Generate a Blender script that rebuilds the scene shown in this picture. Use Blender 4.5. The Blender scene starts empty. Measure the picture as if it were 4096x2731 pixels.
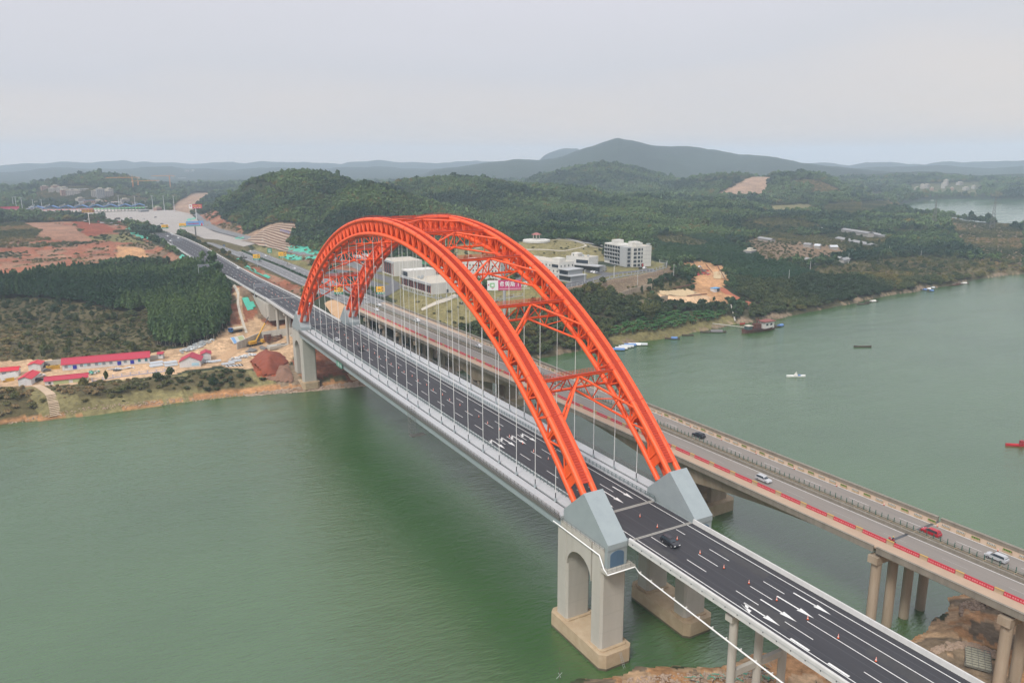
import bpy, math, random
import numpy as np
from mathutils import Matrix, Vector
random.seed(7); RNG=np.random.default_rng(11)
S=bpy.context.scene; COL=S.collection
# ---------------- camera ----------------
YAW,PITCH,ROLL,FPX=0.5125,0.2278,-0.0048,3110.25
ZD=31.0                                   # level of the new bridge deck above the water (z = 0)
CAM=np.array([-112.47,-154.737,84.2965+ZD])
def _axes():
    cy,sy=math.cos(YAW),math.sin(YAW); cp,sp=math.cos(PITCH),math.sin(PITCH); cr,sr=math.cos(ROLL),math.sin(ROLL)
    f0=np.array([sy,cy,0.]); r0=np.array([cy,-sy,0.]); u0=np.array([0,0,1.])
    f=f0*cp-u0*sp; u=f0*sp+u0*cp
    return r0*cr+u*sr, -r0*sr+u*cr, f
AR,AU,AF=_axes()
cd=bpy.data.cameras.new('camera'); cam=bpy.data.objects.new('camera',cd); COL.objects.link(cam)
cd.sensor_width=36; cd.lens=36*FPX/4096; cd.clip_start=1; cd.clip_end=60000
M=Matrix.Identity(4)
for i in range(3):
    M[i][0]=AR[i]; M[i][1]=AU[i]; M[i][2]=-AF[i]; M[i][3]=CAM[i]
cam.matrix_world=M; S.camera=cam
# ---------------- world, sun, exposure ----------------
SUN_EL,SUN_AZ=math.radians(50),math.radians(238)   # azimuth clockwise from +Y
w=bpy.data.worlds.new('World'); S.world=w; w.use_nodes=True
nt=w.node_tree; nt.nodes.clear()
wo=nt.nodes.new('ShaderNodeOutputWorld'); bg=nt.nodes.new('ShaderNodeBackground'); sk=nt.nodes.new('ShaderNodeTexSky')
sk.sky_type='NISHITA'; sk.sun_disc=False; sk.sun_elevation=SUN_EL; sk.sun_rotation=SUN_AZ; sk.air_density=1.6; sk.dust_density=6; sk.ozone_density=1
hs=nt.nodes.new('ShaderNodeHueSaturation'); hs.inputs['Saturation'].default_value=0.3
mx=nt.nodes.new('ShaderNodeMix'); mx.data_type='RGBA'; mx.inputs[0].default_value=0.86
tc=nt.nodes.new('ShaderNodeTexCoord'); sx=nt.nodes.new('ShaderNodeSeparateXYZ'); cr=nt.nodes.new('ShaderNodeValToRGB')
nz=nt.nodes.new('ShaderNodeTexNoise'); nz.inputs['Scale'].default_value=1.6; nz.inputs['Detail'].default_value=3
mp=nt.nodes.new('ShaderNodeMapping'); mp.inputs['Scale'].default_value=(1,1,5)
ad=nt.nodes.new('ShaderNodeMath'); ad.operation='MULTIPLY_ADD'; ad.inputs[1].default_value=0.16; 
nt.links.new(tc.outputs['Generated'],mp.inputs[0]); nt.links.new(mp.outputs[0],nz.inputs['Vector'])
nt.links.new(tc.outputs['Generated'],sx.inputs[0]); nt.links.new(nz.outputs[0],ad.inputs[0]); nt.links.new(sx.outputs[2],ad.inputs[2])
nt.links.new(ad.outputs[0],cr.inputs[0])
SKYK=9.5
e=cr.color_ramp.elements
e[0].position=0.06; e[0].color=(0.76*SKYK,0.60*SKYK,0.46*SKYK,1)
e[1].position=0.42; e[1].color=(0.62*SKYK,0.60*SKYK,0.68*SKYK,1)
k=e.new(0.13); k.color=(0.615*SKYK,0.555*SKYK,0.515*SKYK,1)
k=e.new(0.21); k.color=(0.515*SKYK,0.515*SKYK,0.55*SKYK,1)
k=e.new(0.9); k.color=(0.85*SKYK,0.84*SKYK,0.90*SKYK,1)
nt.links.new(sk.outputs[0],hs.inputs['Color']); nt.links.new(hs.outputs[0],mx.inputs[6]); nt.links.new(cr.outputs[0],mx.inputs[7])
nt.links.new(mx.outputs[2],bg.inputs[0]); bg.inputs[1].default_value=0.1
nt.links.new(bg.outputs[0],wo.inputs[0])
sd=bpy.data.lights.new('sun','SUN'); sd.energy=1.9; sd.angle=math.radians(14); sd.color=(1,0.96,0.9)
so=bpy.data.objects.new('sun',sd); COL.objects.link(so)
dsun=Vector((math.sin(SUN_AZ)*math.cos(SUN_EL),math.cos(SUN_AZ)*math.cos(SUN_EL),math.sin(SUN_EL)))
so.rotation_euler=dsun.to_track_quat('Z','Y').to_euler(); so.location=(0,0,400)
S.view_settings.view_transform='Standard'; S.view_settings.look='None'; S.view_settings.exposure=0.55; S.view_settings.gamma=1
try: S.view_settings.use_curve_mapping=False
except Exception: pass
cy_=S.cycles
cy_.use_denoising=True; cy_.volume_bounces=1; cy_.max_bounces=6; cy_.diffuse_bounces=3; cy_.glossy_bounces=3; cy_.caustics_reflective=False; cy_.caustics_refractive=False
cy_.sample_clamp_indirect=4
try: cy_.denoising_prefilter='ACCURATE'; cy_.denoising_input_passes='RGB_ALBEDO_NORMAL'
except Exception: pass
# ---------------- helpers ----------------
K=4096/2352.0       # the photograph measured on a 2352 px wide copy
def ray(px,py):
    return AF+AR*((px*K-2048)/FPX)-AU*((py*K-1365.5)/FPX)
def at(px,py,z=0.0):
    d=ray(px,py); t=(z-CAM[2])/d[2]; P=CAM+d*t
    return P
def topix(x,y,z):
    dx,dy,dz=x-CAM[0],y-CAM[1],z-CAM[2]
    w_=dx*AF[0]+dy*AF[1]+dz*AF[2]; w_=np.where(w_<1,1,w_) if hasattr(w_,'shape') else max(w_,1)
    u=dx*AR[0]+dy*AR[1]+dz*AR[2]; v=dx*AU[0]+dy*AU[1]+dz*AU[2]
    return (2048+FPX*u/w_)/K,(1365.5-FPX*v/w_)/K
def tag(o,label=None,cat=None,group=None,kind=None):
    if label: o['label']=label
    if cat: o['category']=cat
    if group: o['group']=group
    if kind: o['kind']=kind
    return o
def empty(name,loc=(0,0,0),rz=0,label=None,cat=None,group=None):
    o=bpy.data.objects.new(name,None); COL.objects.link(o); o.location=tuple(float(a) for a in loc); o.rotation_euler=(0,0,rz); o.empty_display_size=1
    return tag(o,label,cat,group)
class MB:
    def __init__(s): s.v=[]; s.f=[]; s.m=[]; s.s=[]
    def add(s,vs,fs,m=0,sm=False):
        b=len(s.v); s.v+= [tuple(map(float,p)) for p in vs]
        for q in fs: s.f.append([b+i for i in q]); s.m.append(m); s.s.append(sm)
        return s
    def box(s,x0,x1,y0,y1,z0,z1,m=0):
        return s.add([(x0,y0,z0),(x1,y0,z0),(x1,y1,z0),(x0,y1,z0),(x0,y0,z1),(x1,y0,z1),(x1,y1,z1),(x0,y1,z1)],
          [(3,2,1,0),(4,5,6,7),(0,1,5,4),(1,2,6,5),(2,3,7,6),(3,0,4,7)],m)
    def cbox(s,c,d,rz=0,m=0,rx=0):
        R=Matrix.Rotation(rz,3,'Z')@Matrix.Rotation(rx,3,'X'); vs=[]
        for z in(-1,1):
            for x,y in((-1,-1),(1,-1),(1,1),(-1,1)):
                p=R@Vector((x*d[0]/2,y*d[1]/2,z*d[2]/2)); vs.append((p[0]+c[0],p[1]+c[1],p[2]+c[2]))
        return s.add(vs,[(3,2,1,0),(4,5,6,7),(0,1,5,4),(1,2,6,5),(2,3,7,6),(3,0,4,7)],m)
    def tube(s,p,q,r,n=8,m=0,r2=None,caps=True):
        p=Vector(p);q=Vector(q);d=q-p
        if d.length<1e-6: return s
        d.normalize(); a=Vector((0,0,1)) if abs(d.z)<0.9 else Vector((1,0,0)); u=d.cross(a).normalized(); v=d.cross(u)
        r2=r if r2 is None else r2; vs=[]
        for c,rr in((p,r),(q,r2)):
            for i in range(n):
                t=2*math.pi*i/n; vs.append(c+u*(math.cos(t)*rr)+v*(math.sin(t)*rr))
        s.add(vs,[(i,(i+1)%n,n+(i+1)%n,n+i) for i in range(n)],m,n>5)
        if caps: s.add(vs,[tuple(range(n))[::-1],tuple(range(n,2*n))],m)
        return s
    def path(s,pts,r,n=8,m=0):
        pts=[Vector(p) for p in pts]; rings=[]; vs=[]
        for i,p in enumerate(pts):
            d=(pts[min(i+1,len(pts)-1)]-pts[max(i-1,0)]).normalized(); a=Vector((0,0,1)) if abs(d.z)<0.95 else Vector((1,0,0)); u=d.cross(a).normalized(); v=d.cross(u)
            for k in range(n):
                t=2*math.pi*k/n; vs.append(p+u*(math.cos(t)*r)+v*(math.sin(t)*r))
        fs=[(i*n+k,i*n+(k+1)%n,(i+1)*n+(k+1)%n,(i+1)*n+k) for i in range(len(pts)-1) for k in range(n)]
        s.add(vs,fs,m,True); s.add(vs,[tuple(range(n))[::-1],tuple(range(len(vs)-n,len(vs)))],m); return s
    def prism(s,poly,z0,z1,m=0):
        n=len(poly); ar=sum(poly[i][0]*poly[(i+1)%n][1]-poly[(i+1)%n][0]*poly[i][1] for i in range(n))
        if ar<0: poly=poly[::-1]
        vs=[(p[0],p[1],z0) for p in poly]+[(p[0],p[1],z1) for p in poly]
        return s.add(vs,[tuple(range(n))[::-1],tuple(range(n,2*n))]+[(i,(i+1)%n,n+(i+1)%n,n+i) for i in range(n)],m)
    def xprism(s,prof,x0,x1,m=0):     # profile in (y,z) pushed along x
        n=len(prof); vs=[(x0,p[0],p[1]) for p in prof]+[(x1,p[0],p[1]) for p in prof]
        return s.add(vs,[tuple(range(n))[::-1],tuple(range(n,2*n))]+[(i,(i+1)%n,n+(i+1)%n,n+i) for i in range(n)],m)
    def yprism(s,prof,y0,y1,m=0):     # profile in (x,z) pushed along y
        n=len(prof); vs=[(p[0],y0,p[1]) for p in prof]+[(p[0],y1,p[1]) for p in prof]
        return s.add(vs,[tuple(range(n)),tuple(range(n,2*n))[::-1]]+[(i,n+i,n+(i+1)%n,(i+1)%n) for i in range(n)],m)
    def ell(s,c,r,m=0,n=8,k=5):
        vs=[(c[0],c[1],c[2]-r[2])]
        for j in range(1,k):
            a=-math.pi/2+math.pi*j/k
            for i in range(n):
                t=2*math.pi*i/n; vs.append((c[0]+r[0]*math.cos(a)*math.cos(t),c[1]+r[1]*math.cos(a)*math.sin(t),c[2]+r[2]*math.sin(a)))
        vs.append((c[0],c[1],c[2]+r[2])); fs=[]
        for i in range(n): fs.append((0,1+(i+1)%n,1+i))
        for j in range(k-2):
            for i in range(n): fs.append((1+j*n+i,1+j*n+(i+1)%n,1+(j+1)*n+(i+1)%n,1+(j+1)*n+i))
        b=1+(k-2)*n
        for i in range(n): fs.append((b+i,b+(i+1)%n,len(vs)-1))
        return s.add(vs,fs,m,True)
    def mesh(s,name,mats):
        me=bpy.data.meshes.new(name); me.from_pydata(s.v,[],s.f)
        for m_ in (mats if isinstance(mats,(list,tuple)) else [mats]): me.materials.append(m_)
        me.polygons.foreach_set('material_index',s.m); me.polygons.foreach_set('use_smooth',s.s); me.update(); return me
    def build(s,name,mats,parent=None,**kw):
        o=bpy.data.objects.new(name,s.mesh(name,mats)); COL.objects.link(o)
        if parent is not None: o.parent=parent
        return tag(o,**kw)
def link_mesh(name,me,parent=None,loc=None,rz=None,**kw):
    o=bpy.data.objects.new(name,me); COL.objects.link(o)
    if parent is not None: o.parent=parent
    if loc is not None: o.location=tuple(float(a) for a in loc)
    if rz is not None: o.rotation_euler=(0,0,rz)
    return tag(o,**kw)
def kids(o): return [c for c in ALLC.get(o.name,[])]
ALLC={}
def dup(root,loc,rz,label=None,scale=None,group=None,cat=None):
    r=root.copy(); COL.objects.link(r); r.location=tuple(float(a) for a in loc); r.rotation_euler=(0,0,rz)
    if scale: r.scale=(scale,)*3 if not isinstance(scale,tuple) else scale
    if label: r['label']=label
    if group: r['group']=group
    if cat: r['category']=cat
    for ch in list(root.children):
        c=ch.copy(); COL.objects.link(c); c.parent=r
        for g in list(ch.children):
            d=g.copy(); COL.objects.link(d); d.parent=c
    return r
# ---------------- materials ----------------
def mat(name,col,rough=0.7,metal=0,noise=0.0,nscale=1.0,col2=None,bump=0.0,bscale=None,emit=None,spec=None,streak=False,obj=False):
    m=bpy.data.materials.new(name); m.use_nodes=True; n=m.node_tree.nodes; l=m.node_tree.links
    b=n['Principled BSDF']; b.inputs['Base Color'].default_value=(*col,1); b.inputs['Roughness'].default_value=rough; b.inputs['Metallic'].default_value=metal
    if spec is not None: b.inputs['Specular IOR Level'].default_value=spec
    if noise or bump:
        g=n.new('ShaderNodeTexCoord'); tx=n.new('ShaderNodeTexNoise'); tx.inputs['Scale'].default_value=nscale; tx.inputs['Detail'].default_value=6; tx.inputs['Roughness'].default_value=0.65
        src=g.outputs['Object'] 
        if streak:
            mpn=n.new('ShaderNodeMapping'); mpn.inputs['Scale'].default_value=(1,1,0.12) if streak==True else streak; l.new(src,mpn.inputs[0]); l.new(mpn.outputs[0],tx.inputs['Vector'])
        else: l.new(src,tx.inputs['Vector'])
        if noise:
            r=n.new('ShaderNodeValToRGB'); c2=col2 or tuple(c*0.55 for c in col)
            r.color_ramp.elements[0].position=0.5-noise*0.5; r.color_ramp.elements[0].color=(*c2,1); r.color_ramp.elements[1].position=0.5+noise*0.35; r.color_ramp.elements[1].color=(*col,1)
            l.new(tx.outputs[0],r.inputs[0]); l.new(r.outputs[0],b.inputs['Base Color'])
        if bump:
            t2=n.new('ShaderNodeTexNoise'); t2.inputs['Scale'].default_value=bscale or nscale*4; t2.inputs['Detail'].default_value=5; l.new(src,t2.inputs['Vector'])
            bp=n.new('ShaderNodeBump'); bp.inputs['Strength'].default_value=bump; bp.inputs['Distance'].default_value=0.3; l.new(t2.outputs[0],bp.inputs['Height']); l.new(bp.outputs[0],b.inputs['Normal'])
    if emit: b.inputs['Emission Color'].default_value=(*emit[:3],1); b.inputs['Emission Strength'].default_value=emit[3]
    return m
RED=mat('arch_paint',(0.90,0.110,0.016),0.5,noise=0.9,nscale=0.5,col2=(0.72,0.078,0.013),streak=True)
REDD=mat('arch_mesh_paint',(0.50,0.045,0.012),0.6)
CONC=mat('pier_concrete',(0.47,0.445,0.39),0.85,noise=0.8,nscale=0.35,col2=(0.34,0.32,0.275),bump=0.12,streak=True)
CONCO=mat('stained_concrete',(0.40,0.33,0.25),0.9,noise=0.8,nscale=0.5,col2=(0.22,0.16,0.10),bump=0.3,streak=True)
FOOT=mat('footing_concrete',(0.50,0.40,0.27),0.9,noise=0.9,nscale=0.35,col2=(0.30,0.20,0.11),bump=0.3)
STEELG=mat('steel_grey_paint',(0.30,0.345,0.35),0.5,noise=0.5,nscale=0.4,col2=(0.26,0.30,0.31))
WALK=mat('walkway_plate',(0.46,0.47,0.47),0.6,noise=0.7,nscale=1.3,col2=(0.34,0.36,0.37),bump=0.15,bscale=3)
WHITE=mat('white_paint',(0.78,0.78,0.76),0.5)
WHITED=mat('road_paint',(0.75,0.75,0.72),0.6,noise=0.5,nscale=2.5,col2=(0.5,0.5,0.48))
GALV=mat('galvanised_rail',(0.42,0.45,0.46),0.45,metal=0.3)
DARK=mat('dark_steel',(0.06,0.065,0.07),0.6)
RAILD=mat('rail_grey',(0.13,0.125,0.115),0.6)
RAILG=mat('guardrail_green_grey',(0.16,0.20,0.20),0.55)
ASPH=mat('fresh_asphalt',(0.040,0.039,0.043),0.75,noise=0.9,nscale=0.30,col2=(0.018,0.018,0.023),streak=(3,0.12,1),bump=0.1,bscale=6)
ASPHO=mat('old_asphalt',(0.235,0.205,0.175),0.85,noise=0.8,nscale=0.25,col2=(0.15,0.14,0.13),streak=(2.5,0.12,1))
ASPHF=mat('highway_asphalt',(0.17,0.17,0.17),0.85,noise=0.7,nscale=0.05,col2=(0.12,0.12,0.122))
ASPHC=mat('campus_asphalt',(0.11,0.11,0.115),0.85,noise=0.7,nscale=0.08,col2=(0.08,0.08,0.085))
PLAZ=mat('plaza_concrete',(0.34,0.31,0.28),0.9,noise=0.8,nscale=0.02,col2=(0.26,0.235,0.21))
PARAP=mat('parapet_concrete',(0.56,0.555,0.53),0.7,noise=0.5,nscale=0.5,col2=(0.46,0.455,0.44),streak=True)
PARO=mat('weathered_parapet',(0.26,0.235,0.19),0.9,noise=0.9,nscale=0.5,col2=(0.12,0.105,0.085),streak=True)
DUST=mat('dusty_walk',(0.42,0.31,0.22),0.95,noise=0.8,nscale=0.2,col2=(0.32,0.235,0.17))
BLUED=mat('blue_door',(0.07,0.13,0.20),0.5)
GREENP=mat('green_post',(0.03,0.10,0.07),0.6)
BLACK=mat('black_rubber',(0.02,0.02,0.02),0.8)
GLASS=mat('dark_glass',(0.03,0.04,0.05),0.12)
# ---------------- terrain functions ----------------
def vnoise(x,y,seed=0):
    xi=np.floor(x).astype(np.int64); yi=np.floor(y).astype(np.int64); fx=x-xi; fy=y-yi
    fx=fx*fx*(3-2*fx); fy=fy*fy*(3-2*fy)
    def h(a,b):
        n=(a*374761393+b*668265263+seed*144269504)&0x7fffffff; n=(n^(n>>13))*1274126177&0x7fffffff; n=n^(n>>16)
        return (n&0xffff)/65535.0
    return (h(xi,yi)*(1-fx)+h(xi+1,yi)*fx)*(1-fy)+(h(xi,yi+1)*(1-fx)+h(xi+1,yi+1)*fx)*fy
def fbm(x,y,o=4,seed=0):
    s=0;a=1;t=0
    for i in range(o): s=s+a*vnoise(x*2**i,y*2**i,seed+i); t+=a; a*=0.5
    return s/t*2-1
SHORE_FAR=[(-700,1100),(-300,1010),(0,975),(60,968),(130,962),(200,957),(300,942),(400,925),(480,915),(560,908),(620,904),(690,900),(760,890),(840,885),(1063,852),(1150,838),(1263,818),(1330,806),(1395,794),(1472,785),(1549,776),(1593,763),(1648,755),(1681,744),(1725,741),(1780,733),(1841,720.6),(1902,708.5),(1963,696),(2011,685),(2060,675.6),(2108,669.6),(2145,661),(2194,655),(2230,645),(2291,635.5),(2352,629),(2600,585)]
SHORE_NEAR=[(1100,1900),(1270,1640),(1300,1575),(1340,1560),(1430,1553),(1480,1537),(1560,1527),(1650,1527),(1740,1505),(1900,1480),(2010,1470),(2050,1475),(2100,1462),(2150,1420),(2185,1405),(2180,1378),(2230,1358),(2320,1372),(2420,1395),(2600,1330),(3000,1290)]
LAKE=[(2061,472),(2084,467.6),(2133,459),(2200,457),(2352,459),(2600,462),(3200,470),(3200,620),(2800,585),(2600,565),(2352,531),(2257,521),(2180,509),(2104,497),(2075,486)]
def P2(l): return np.array([at(a,b,0)[:2] for a,b in l])
sf=P2(SHORE_FAR); sn=P2(SHORE_NEAR)
RIVER=np.vstack([sf,[[sf[-1][0]+3000,sf[-1][1]+200]],[[sf[-1][0]+3000,-700]],[[sn[-1][0]+200,-200]],sn[::-1],[[-60,-900]],[[-1500,-900]],[[-1500,sf[0][1]]]])
LK=P2(LAKE)
def inpoly(px,py,poly):
    poly=np.asarray(poly,float); r=np.zeros(np.shape(px),bool); n=len(poly); j=n-1
    for i in range(n):
        xi,yi=poly[i]; xj,yj=poly[j]
        if yi!=yj: r^=((yi>py)!=(yj>py))&(px<(xj-xi)*(py-yi)/(yj-yi)+xi)
        j=i
    return r
def dseg(px,py,pl,closed=True):
    d=np.full(np.shape(px),1e9); n=len(pl)
    for i in range(n if closed else n-1):
        a=pl[i]; b=pl[(i+1)%n]; vx,vy=b-a; L=vx*vx+vy*vy+1e-9
        t=np.clip(((px-a[0])*vx+(py-a[1])*vy)/L,0,1); d=np.minimum(d,np.hypot(px-a[0]-t*vx,py-a[1]-t*vy))
    return d
def shore_d(x,y):   # + on land, - in water
    jx=x+fbm(x/9,y/9,3,5)*2.2; jy=y+fbm(x/9,y/9,3,9)*2.2
    a=dseg(jx,jy,RIVER); a=np.where(inpoly(jx,jy,RIVER),-a,a)
    b=dseg(jx,jy,LK); b=np.where(inpoly(jx,jy,LK),-b,b)
    return np.minimum(a,b)
# height controls: photo pixel + height of the ground there
CTRL=[(0,890,7),(100,880,7),(210,872,7),(300,845,7),(400,850,7),(480,840,7),(560,835,7.5),(100,845,7),(0,850,7),(350,805,7.2),(420,805,8),(480,800,8),(600,790,7),(650,800,7),(620,760,8.5),(540,780,8.5),
 (560,745,11),(620,722,13),(590,690,16),(545,700,16),(0,760,10),(150,770,9.5),(300,760,9),(100,690,15),(300,700,13),(450,760,10),(450,700,13),(300,640,18),(450,640,18),(520,650,18),(0,660,18),
 (0,600,23),(150,600,23),(300,600,22),(400,590,22),(60,545,29),(20,540,29),(130,530,32),(180,530,30),(260,530,26),(330,550,24),(80,505,27),(0,480,28),(120,490,29),(200,500,28),(300,500,27),(400,500,27),(430,480,28),
 (470,560,25),(560,580,24),(650,600,24),(700,640,23.5),(760,680,23),(800,620,25),(850,640,26),(900,640,26),(1000,690,23),(1040,670,26),(900,600,27),(780,600,27),(740,590,28),(700,560,33),(860,690,22),(950,760,12),(1040,790,6),(1130,800,6),(900,740,15),(1060,720,17),(1100,690,22),(1180,700,22),(1120,750,12),(1200,760,9),
 (980,560,33),(1100,590,31),(1130,640,28),(1200,640,30),(1100,560,35),(1180,555,39),(1232,550,42),(1290,552,39),(1340,570,35),(1390,600,31),(1450,615,31),(1500,612,31),(1400,640,30),(1300,645,30),(1350,660,29),(1460,640,29),(1530,615,29),(1240,650,30),(1300,590,32),(1050,540,38),(1250,530,41),(1340,530,38),
 (1390,680,20),(1440,670,20),(1500,650,20),(1540,630,23),(1350,720,12),(1450,720,12),(1280,720,14),(1250,780,7),(1400,765,4),(1500,760,4),(1600,740,5),(1480,690,15),(1560,680,14.5),(1620,640,15),(1560,640,17),(1600,615,16),(1650,625,15),(1700,700,8),(1660,680,12),(1650,660,15),
 (1540,590,24),(1600,575,25),(1700,590,20),(1700,640,16),(1800,640,14),(1800,560,22),(1900,640,12),(1950,600,14),(2000,640,9),(2000,560,13),(2100,560,10),(2100,620,8),(2200,600,7),(2250,560,6),(2300,600,6),(2350,610,5),(2200,530,6),(2330,560,6),(1900,500,18),(1750,500,24),(2000,470,18),(2050,500,11),(1850,470,24),
 (2100,440,14),(2200,430,18),(2350,430,16)]
WCT=[(0,236,3),(0,255,5),(0,275,8),(0,300,12),(0,330,16),(0,350,20),(60,240,3),(60,280,8),(60,320,15),(60,345,22),(30,320,16),(30,360,22),(-30,300,9),(-30,340,13),
 (0,-62,1.2),(60,-80,3),(0,-110,4),(60,-110,6),(-30,-110,4),(90,-120,6),(200,-150,6),(-25,400,20),(25,450,22),(25,600,24),(-40,500,21),(-50,700,22),(80,500,24),(80,650,25),(20,800,25),(60,900,27),(-60,900,26)]
_c=np.array([[*at(a,b,z)[:2],z] for a,b,z in CTRL]+[list(q) for q in WCT])
def base_h(x,y):
    num=np.zeros(np.shape(x)); den=np.zeros(np.shape(x))
    rr=np.hypot(x-CAM[0],y-CAM[1])
    for cx,cy,cz in _c:
        w_=1.0/((x-cx)**2+(y-cy)**2+30+(rr*0.02)**2)**1.7; num+=w_*cz; den+=w_
    return num/den
# ridge lines: (range, front width, back width, tree allowance, silhouette pixels)
RIDGES=[
 (1240,420,500,13,28,[(455,520),(475,468),(500,448),(530,420),(570,405),(600,396),(660,386),(700,384),(740,388),(770,394),(810,408),(850,430),(900,470),(960,520)]),
 (1050,300,350,13,30,[(700,520),(760,440),(800,412),(835,405),(870,408),(900,418),(960,440),(1040,470),(1150,500)]),
 (1500,520,600,13,28,[(800,460),(880,420),(930,410),(990,402),(1050,399),(1100,404),(1150,412),(1200,420),(1280,424),(1350,428),(1400,445),(1450,470),(1500,500)]),
 (1400,480,500,13,26,[(1250,490),(1350,452),(1420,448),(1500,450),(1580,462),(1640,459),(1700,465),(1740,474),(1780,492),(1810,520)]),
 (2500,500,700,10,28,[(1180,420),(1240,404),(1330,383),(1380,376),(1430,380),(1480,392),(1560,418),(1620,440)]),
 (2250,420,600,12,24,[(1440,440),(1500,434),(1560,415),(1600,406),(1660,397),(1720,396),(1780,397),(1850,396),(1890,402),(1930,420),(1975,446)]),
 (2500,600,700,10,28,[(-200,450),(0,442),(60,432),(150,412),(200,400),(230,398),(290,408),(340,420),(400,440),(450,455)]),
 (3300,700,900,8,28,[(400,440),(500,425),(580,428),(640,418),(720,425),(820,420),(900,424)]),
 (4600,1300,1500,8,28,[(950,395),(1080,377),(1140,368),(1190,362),(1240,365),(1290,356),(1320,347),(1360,336),(1395,325),(1420,318.5),(1450,322),(1490,331),(1540,334),(1580,333.5),(1630,341),(1680,348),(1730,353),(1780,358),(1840,371),(1900,381),(1960,386),(2060,398),(2160,410)]),
 (3600,700,900,8,20,[(1850,420),(1950,402),(2050,396),(2150,392),(2250,400),(2352,396),(2500,400)]),
 (6800,1200,1500,6,28,[(1200,375),(1260,352),(1290,343),(1325,339),(1345,343),(1380,360)]),
 (8200,1500,1200,5,28,[(-300,380),(0,378),(60,375.5),(100,377),(140,373),(200,375),(240,371),(282,368),(310,373),(335,370),(380,371),(440,375),(520,373),(560,376),(610,371),(660,375),(720,372),(780,374),(840,370),(870,368),(920,372),(965,371),(1000,373),(1060,368),(1100,366),(1160,372),(1400,374),(1800,372),(1880,374),(1950,378),(1990,370),(2040,371),(2090,375),(2125,376),(2150,370),(2185,366),(2210,371),(2250,373),(2290,372),(2352,368),(2500,374),(2800,376)]),
 (6000,1300,1200,5,28,[(-300,392),(0,394),(120,386),(260,390),(380,384),(520,388),(640,383),(760,386),(900,384),(1050,388),(1500,392),(1800,392),(1900,388),(2060,384),(2180,380),(2260,386),(2352,382),(2700,388)]),
]
_rd=[]
for (R0,wf,wb,tr,hb,pts) in RIDGES:
    a=[];z=[]
    for px,py in pts:
        d=ray(px,py); hh=math.hypot(d[0],d[1]); a.append(math.atan2(d[0],d[1])); z.append(CAM[2]+R0*d[2]/hh-tr)
    _rd.append((R0,wf,wb,hb,np.array(a),np.array(z)))
def hterr(x,y,shore=None):
    x=np.asarray(x,float); y=np.asarray(y,float)
    dx=x-CAM[0]; dy=y-CAM[1]; r=np.hypot(dx,dy); az=np.arctan2(dx,dy)
    h=base_h(x,y)
    far=np.clip((r-1100)/600,0,1)
    h=h*(1-far)+far*np.where(az>0.93,14,26)+ fbm(x/220,y/220,4,3)*np.clip((r-900)/900,0,1)*9
    nr=fbm(x/400,y/400,3,21); h0=h.copy()
    for R0,wf,wb,hb,a,z in _rd:
        H=np.interp(az,a,z,left=-50,right=-50)+(fbm(az*R0/260,az*0+R0,3,61)*R0*0.0022 if R0>3000 else 0)
        e_=np.clip(np.minimum(az-a[0],a[-1]-az)/0.03,0,1); e_=e_*e_*(3-2*e_); H=h0+(H-h0)*e_
        u=(r-R0*(1+0.0*nr)); t=np.where(u<0,-u/wf,u/wb); t=np.clip(t,0,1)
        # spurs and hollows on the flanks only
        sp=fbm(az*R0/(wf*0.38),r/(wf*0.9),4,31+int(R0))
        p=(1-t); p=p*p*(3-2*p)
        prof=p*(1+0.95*sp*t)
        h=np.maximum(h,h0+(H-h0)*np.clip(prof,0,1.05))
    sd=shore_d(x,y) if shore is None else shore
    rr=np.hypot(x,y)
    bank=np.where(sd>0,sd*0.42+0.25+fbm(x/5,y/5,3,2)*0.35*np.clip(sd/4,0,1),sd*0.35)
    h=h+fbm(x/14,y/14,3,8)*0.5*np.clip((sd-10)/20,0,1)
    k=2.5; h2=np.minimum(h,bank); bl=np.clip((h-bank)/k,-1,1)
    h=np.where(np.abs(h-bank)<k,(h+bank)/2-(k*0.25)*(1+(np.abs(h-bank)/k)**2)*0.5+0*bl,h2) if False else h2
    h=np.where(sd<0,np.maximum(np.minimum(h,-0.05),-4),np.maximum(h,0.05))
    # road corridors
    for cl,hw,zf in CORR:
        m=(x>cl[:,0].min()-80)&(x<cl[:,0].max()+80)&(y>cl[:,1].min()-60)&(y<cl[:,1].max()+60)
        if not m.any(): continue
        xs=x[m];ys=y[m]; d=np.full(xs.shape,1e9); zz=np.zeros(xs.shape); ww=np.zeros(xs.shape)
        for i in range(len(cl)-1):
            a=cl[i];b=cl[i+1]; vx,vy=b[0]-a[0],b[1]-a[1]; L=vx*vx+vy*vy
            t=np.clip(((xs-a[0])*vx+(ys-a[1])*vy)/L,0,1); dd=np.hypot(xs-a[0]-t*vx,ys-a[1]-t*vy)
            wv=a[3]+(b[3]-a[3])*t; q=(dd-wv)<(d-ww); d=np.where(q,dd,d); ww=np.where(q,wv,ww); zz=np.where(q,a[2]+(b[2]-a[2])*t,zz)
        e_=np.maximum(d-ww-1.5,0)*0.55; hm=h[m]; h[m]=np.clip(hm,zz-0.45-e_,zz-0.45+e_)
    for poly,zf,k in FLATS:
        m=(x>poly[:,0].min()-60)&(x<poly[:,0].max()+60)&(y>poly[:,1].min()-60)&(y<poly[:,1].max()+60)
        if not m.any(): continue
        xs=x[m];ys=y[m]; d=dseg(xs,ys,poly); d=np.where(inpoly(xs,ys,poly),0,d); e_=d*k
        h[m]=np.clip(h[m],zf-e_,zf+e_)
    return h
CORR=[]; FLATS=[]
def flat(z,k,pts): FLATS.append((np.array([at(a,b,z)[:2] for a,b in pts]),z-0.35,k)); return FLATS[-1][0]
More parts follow.
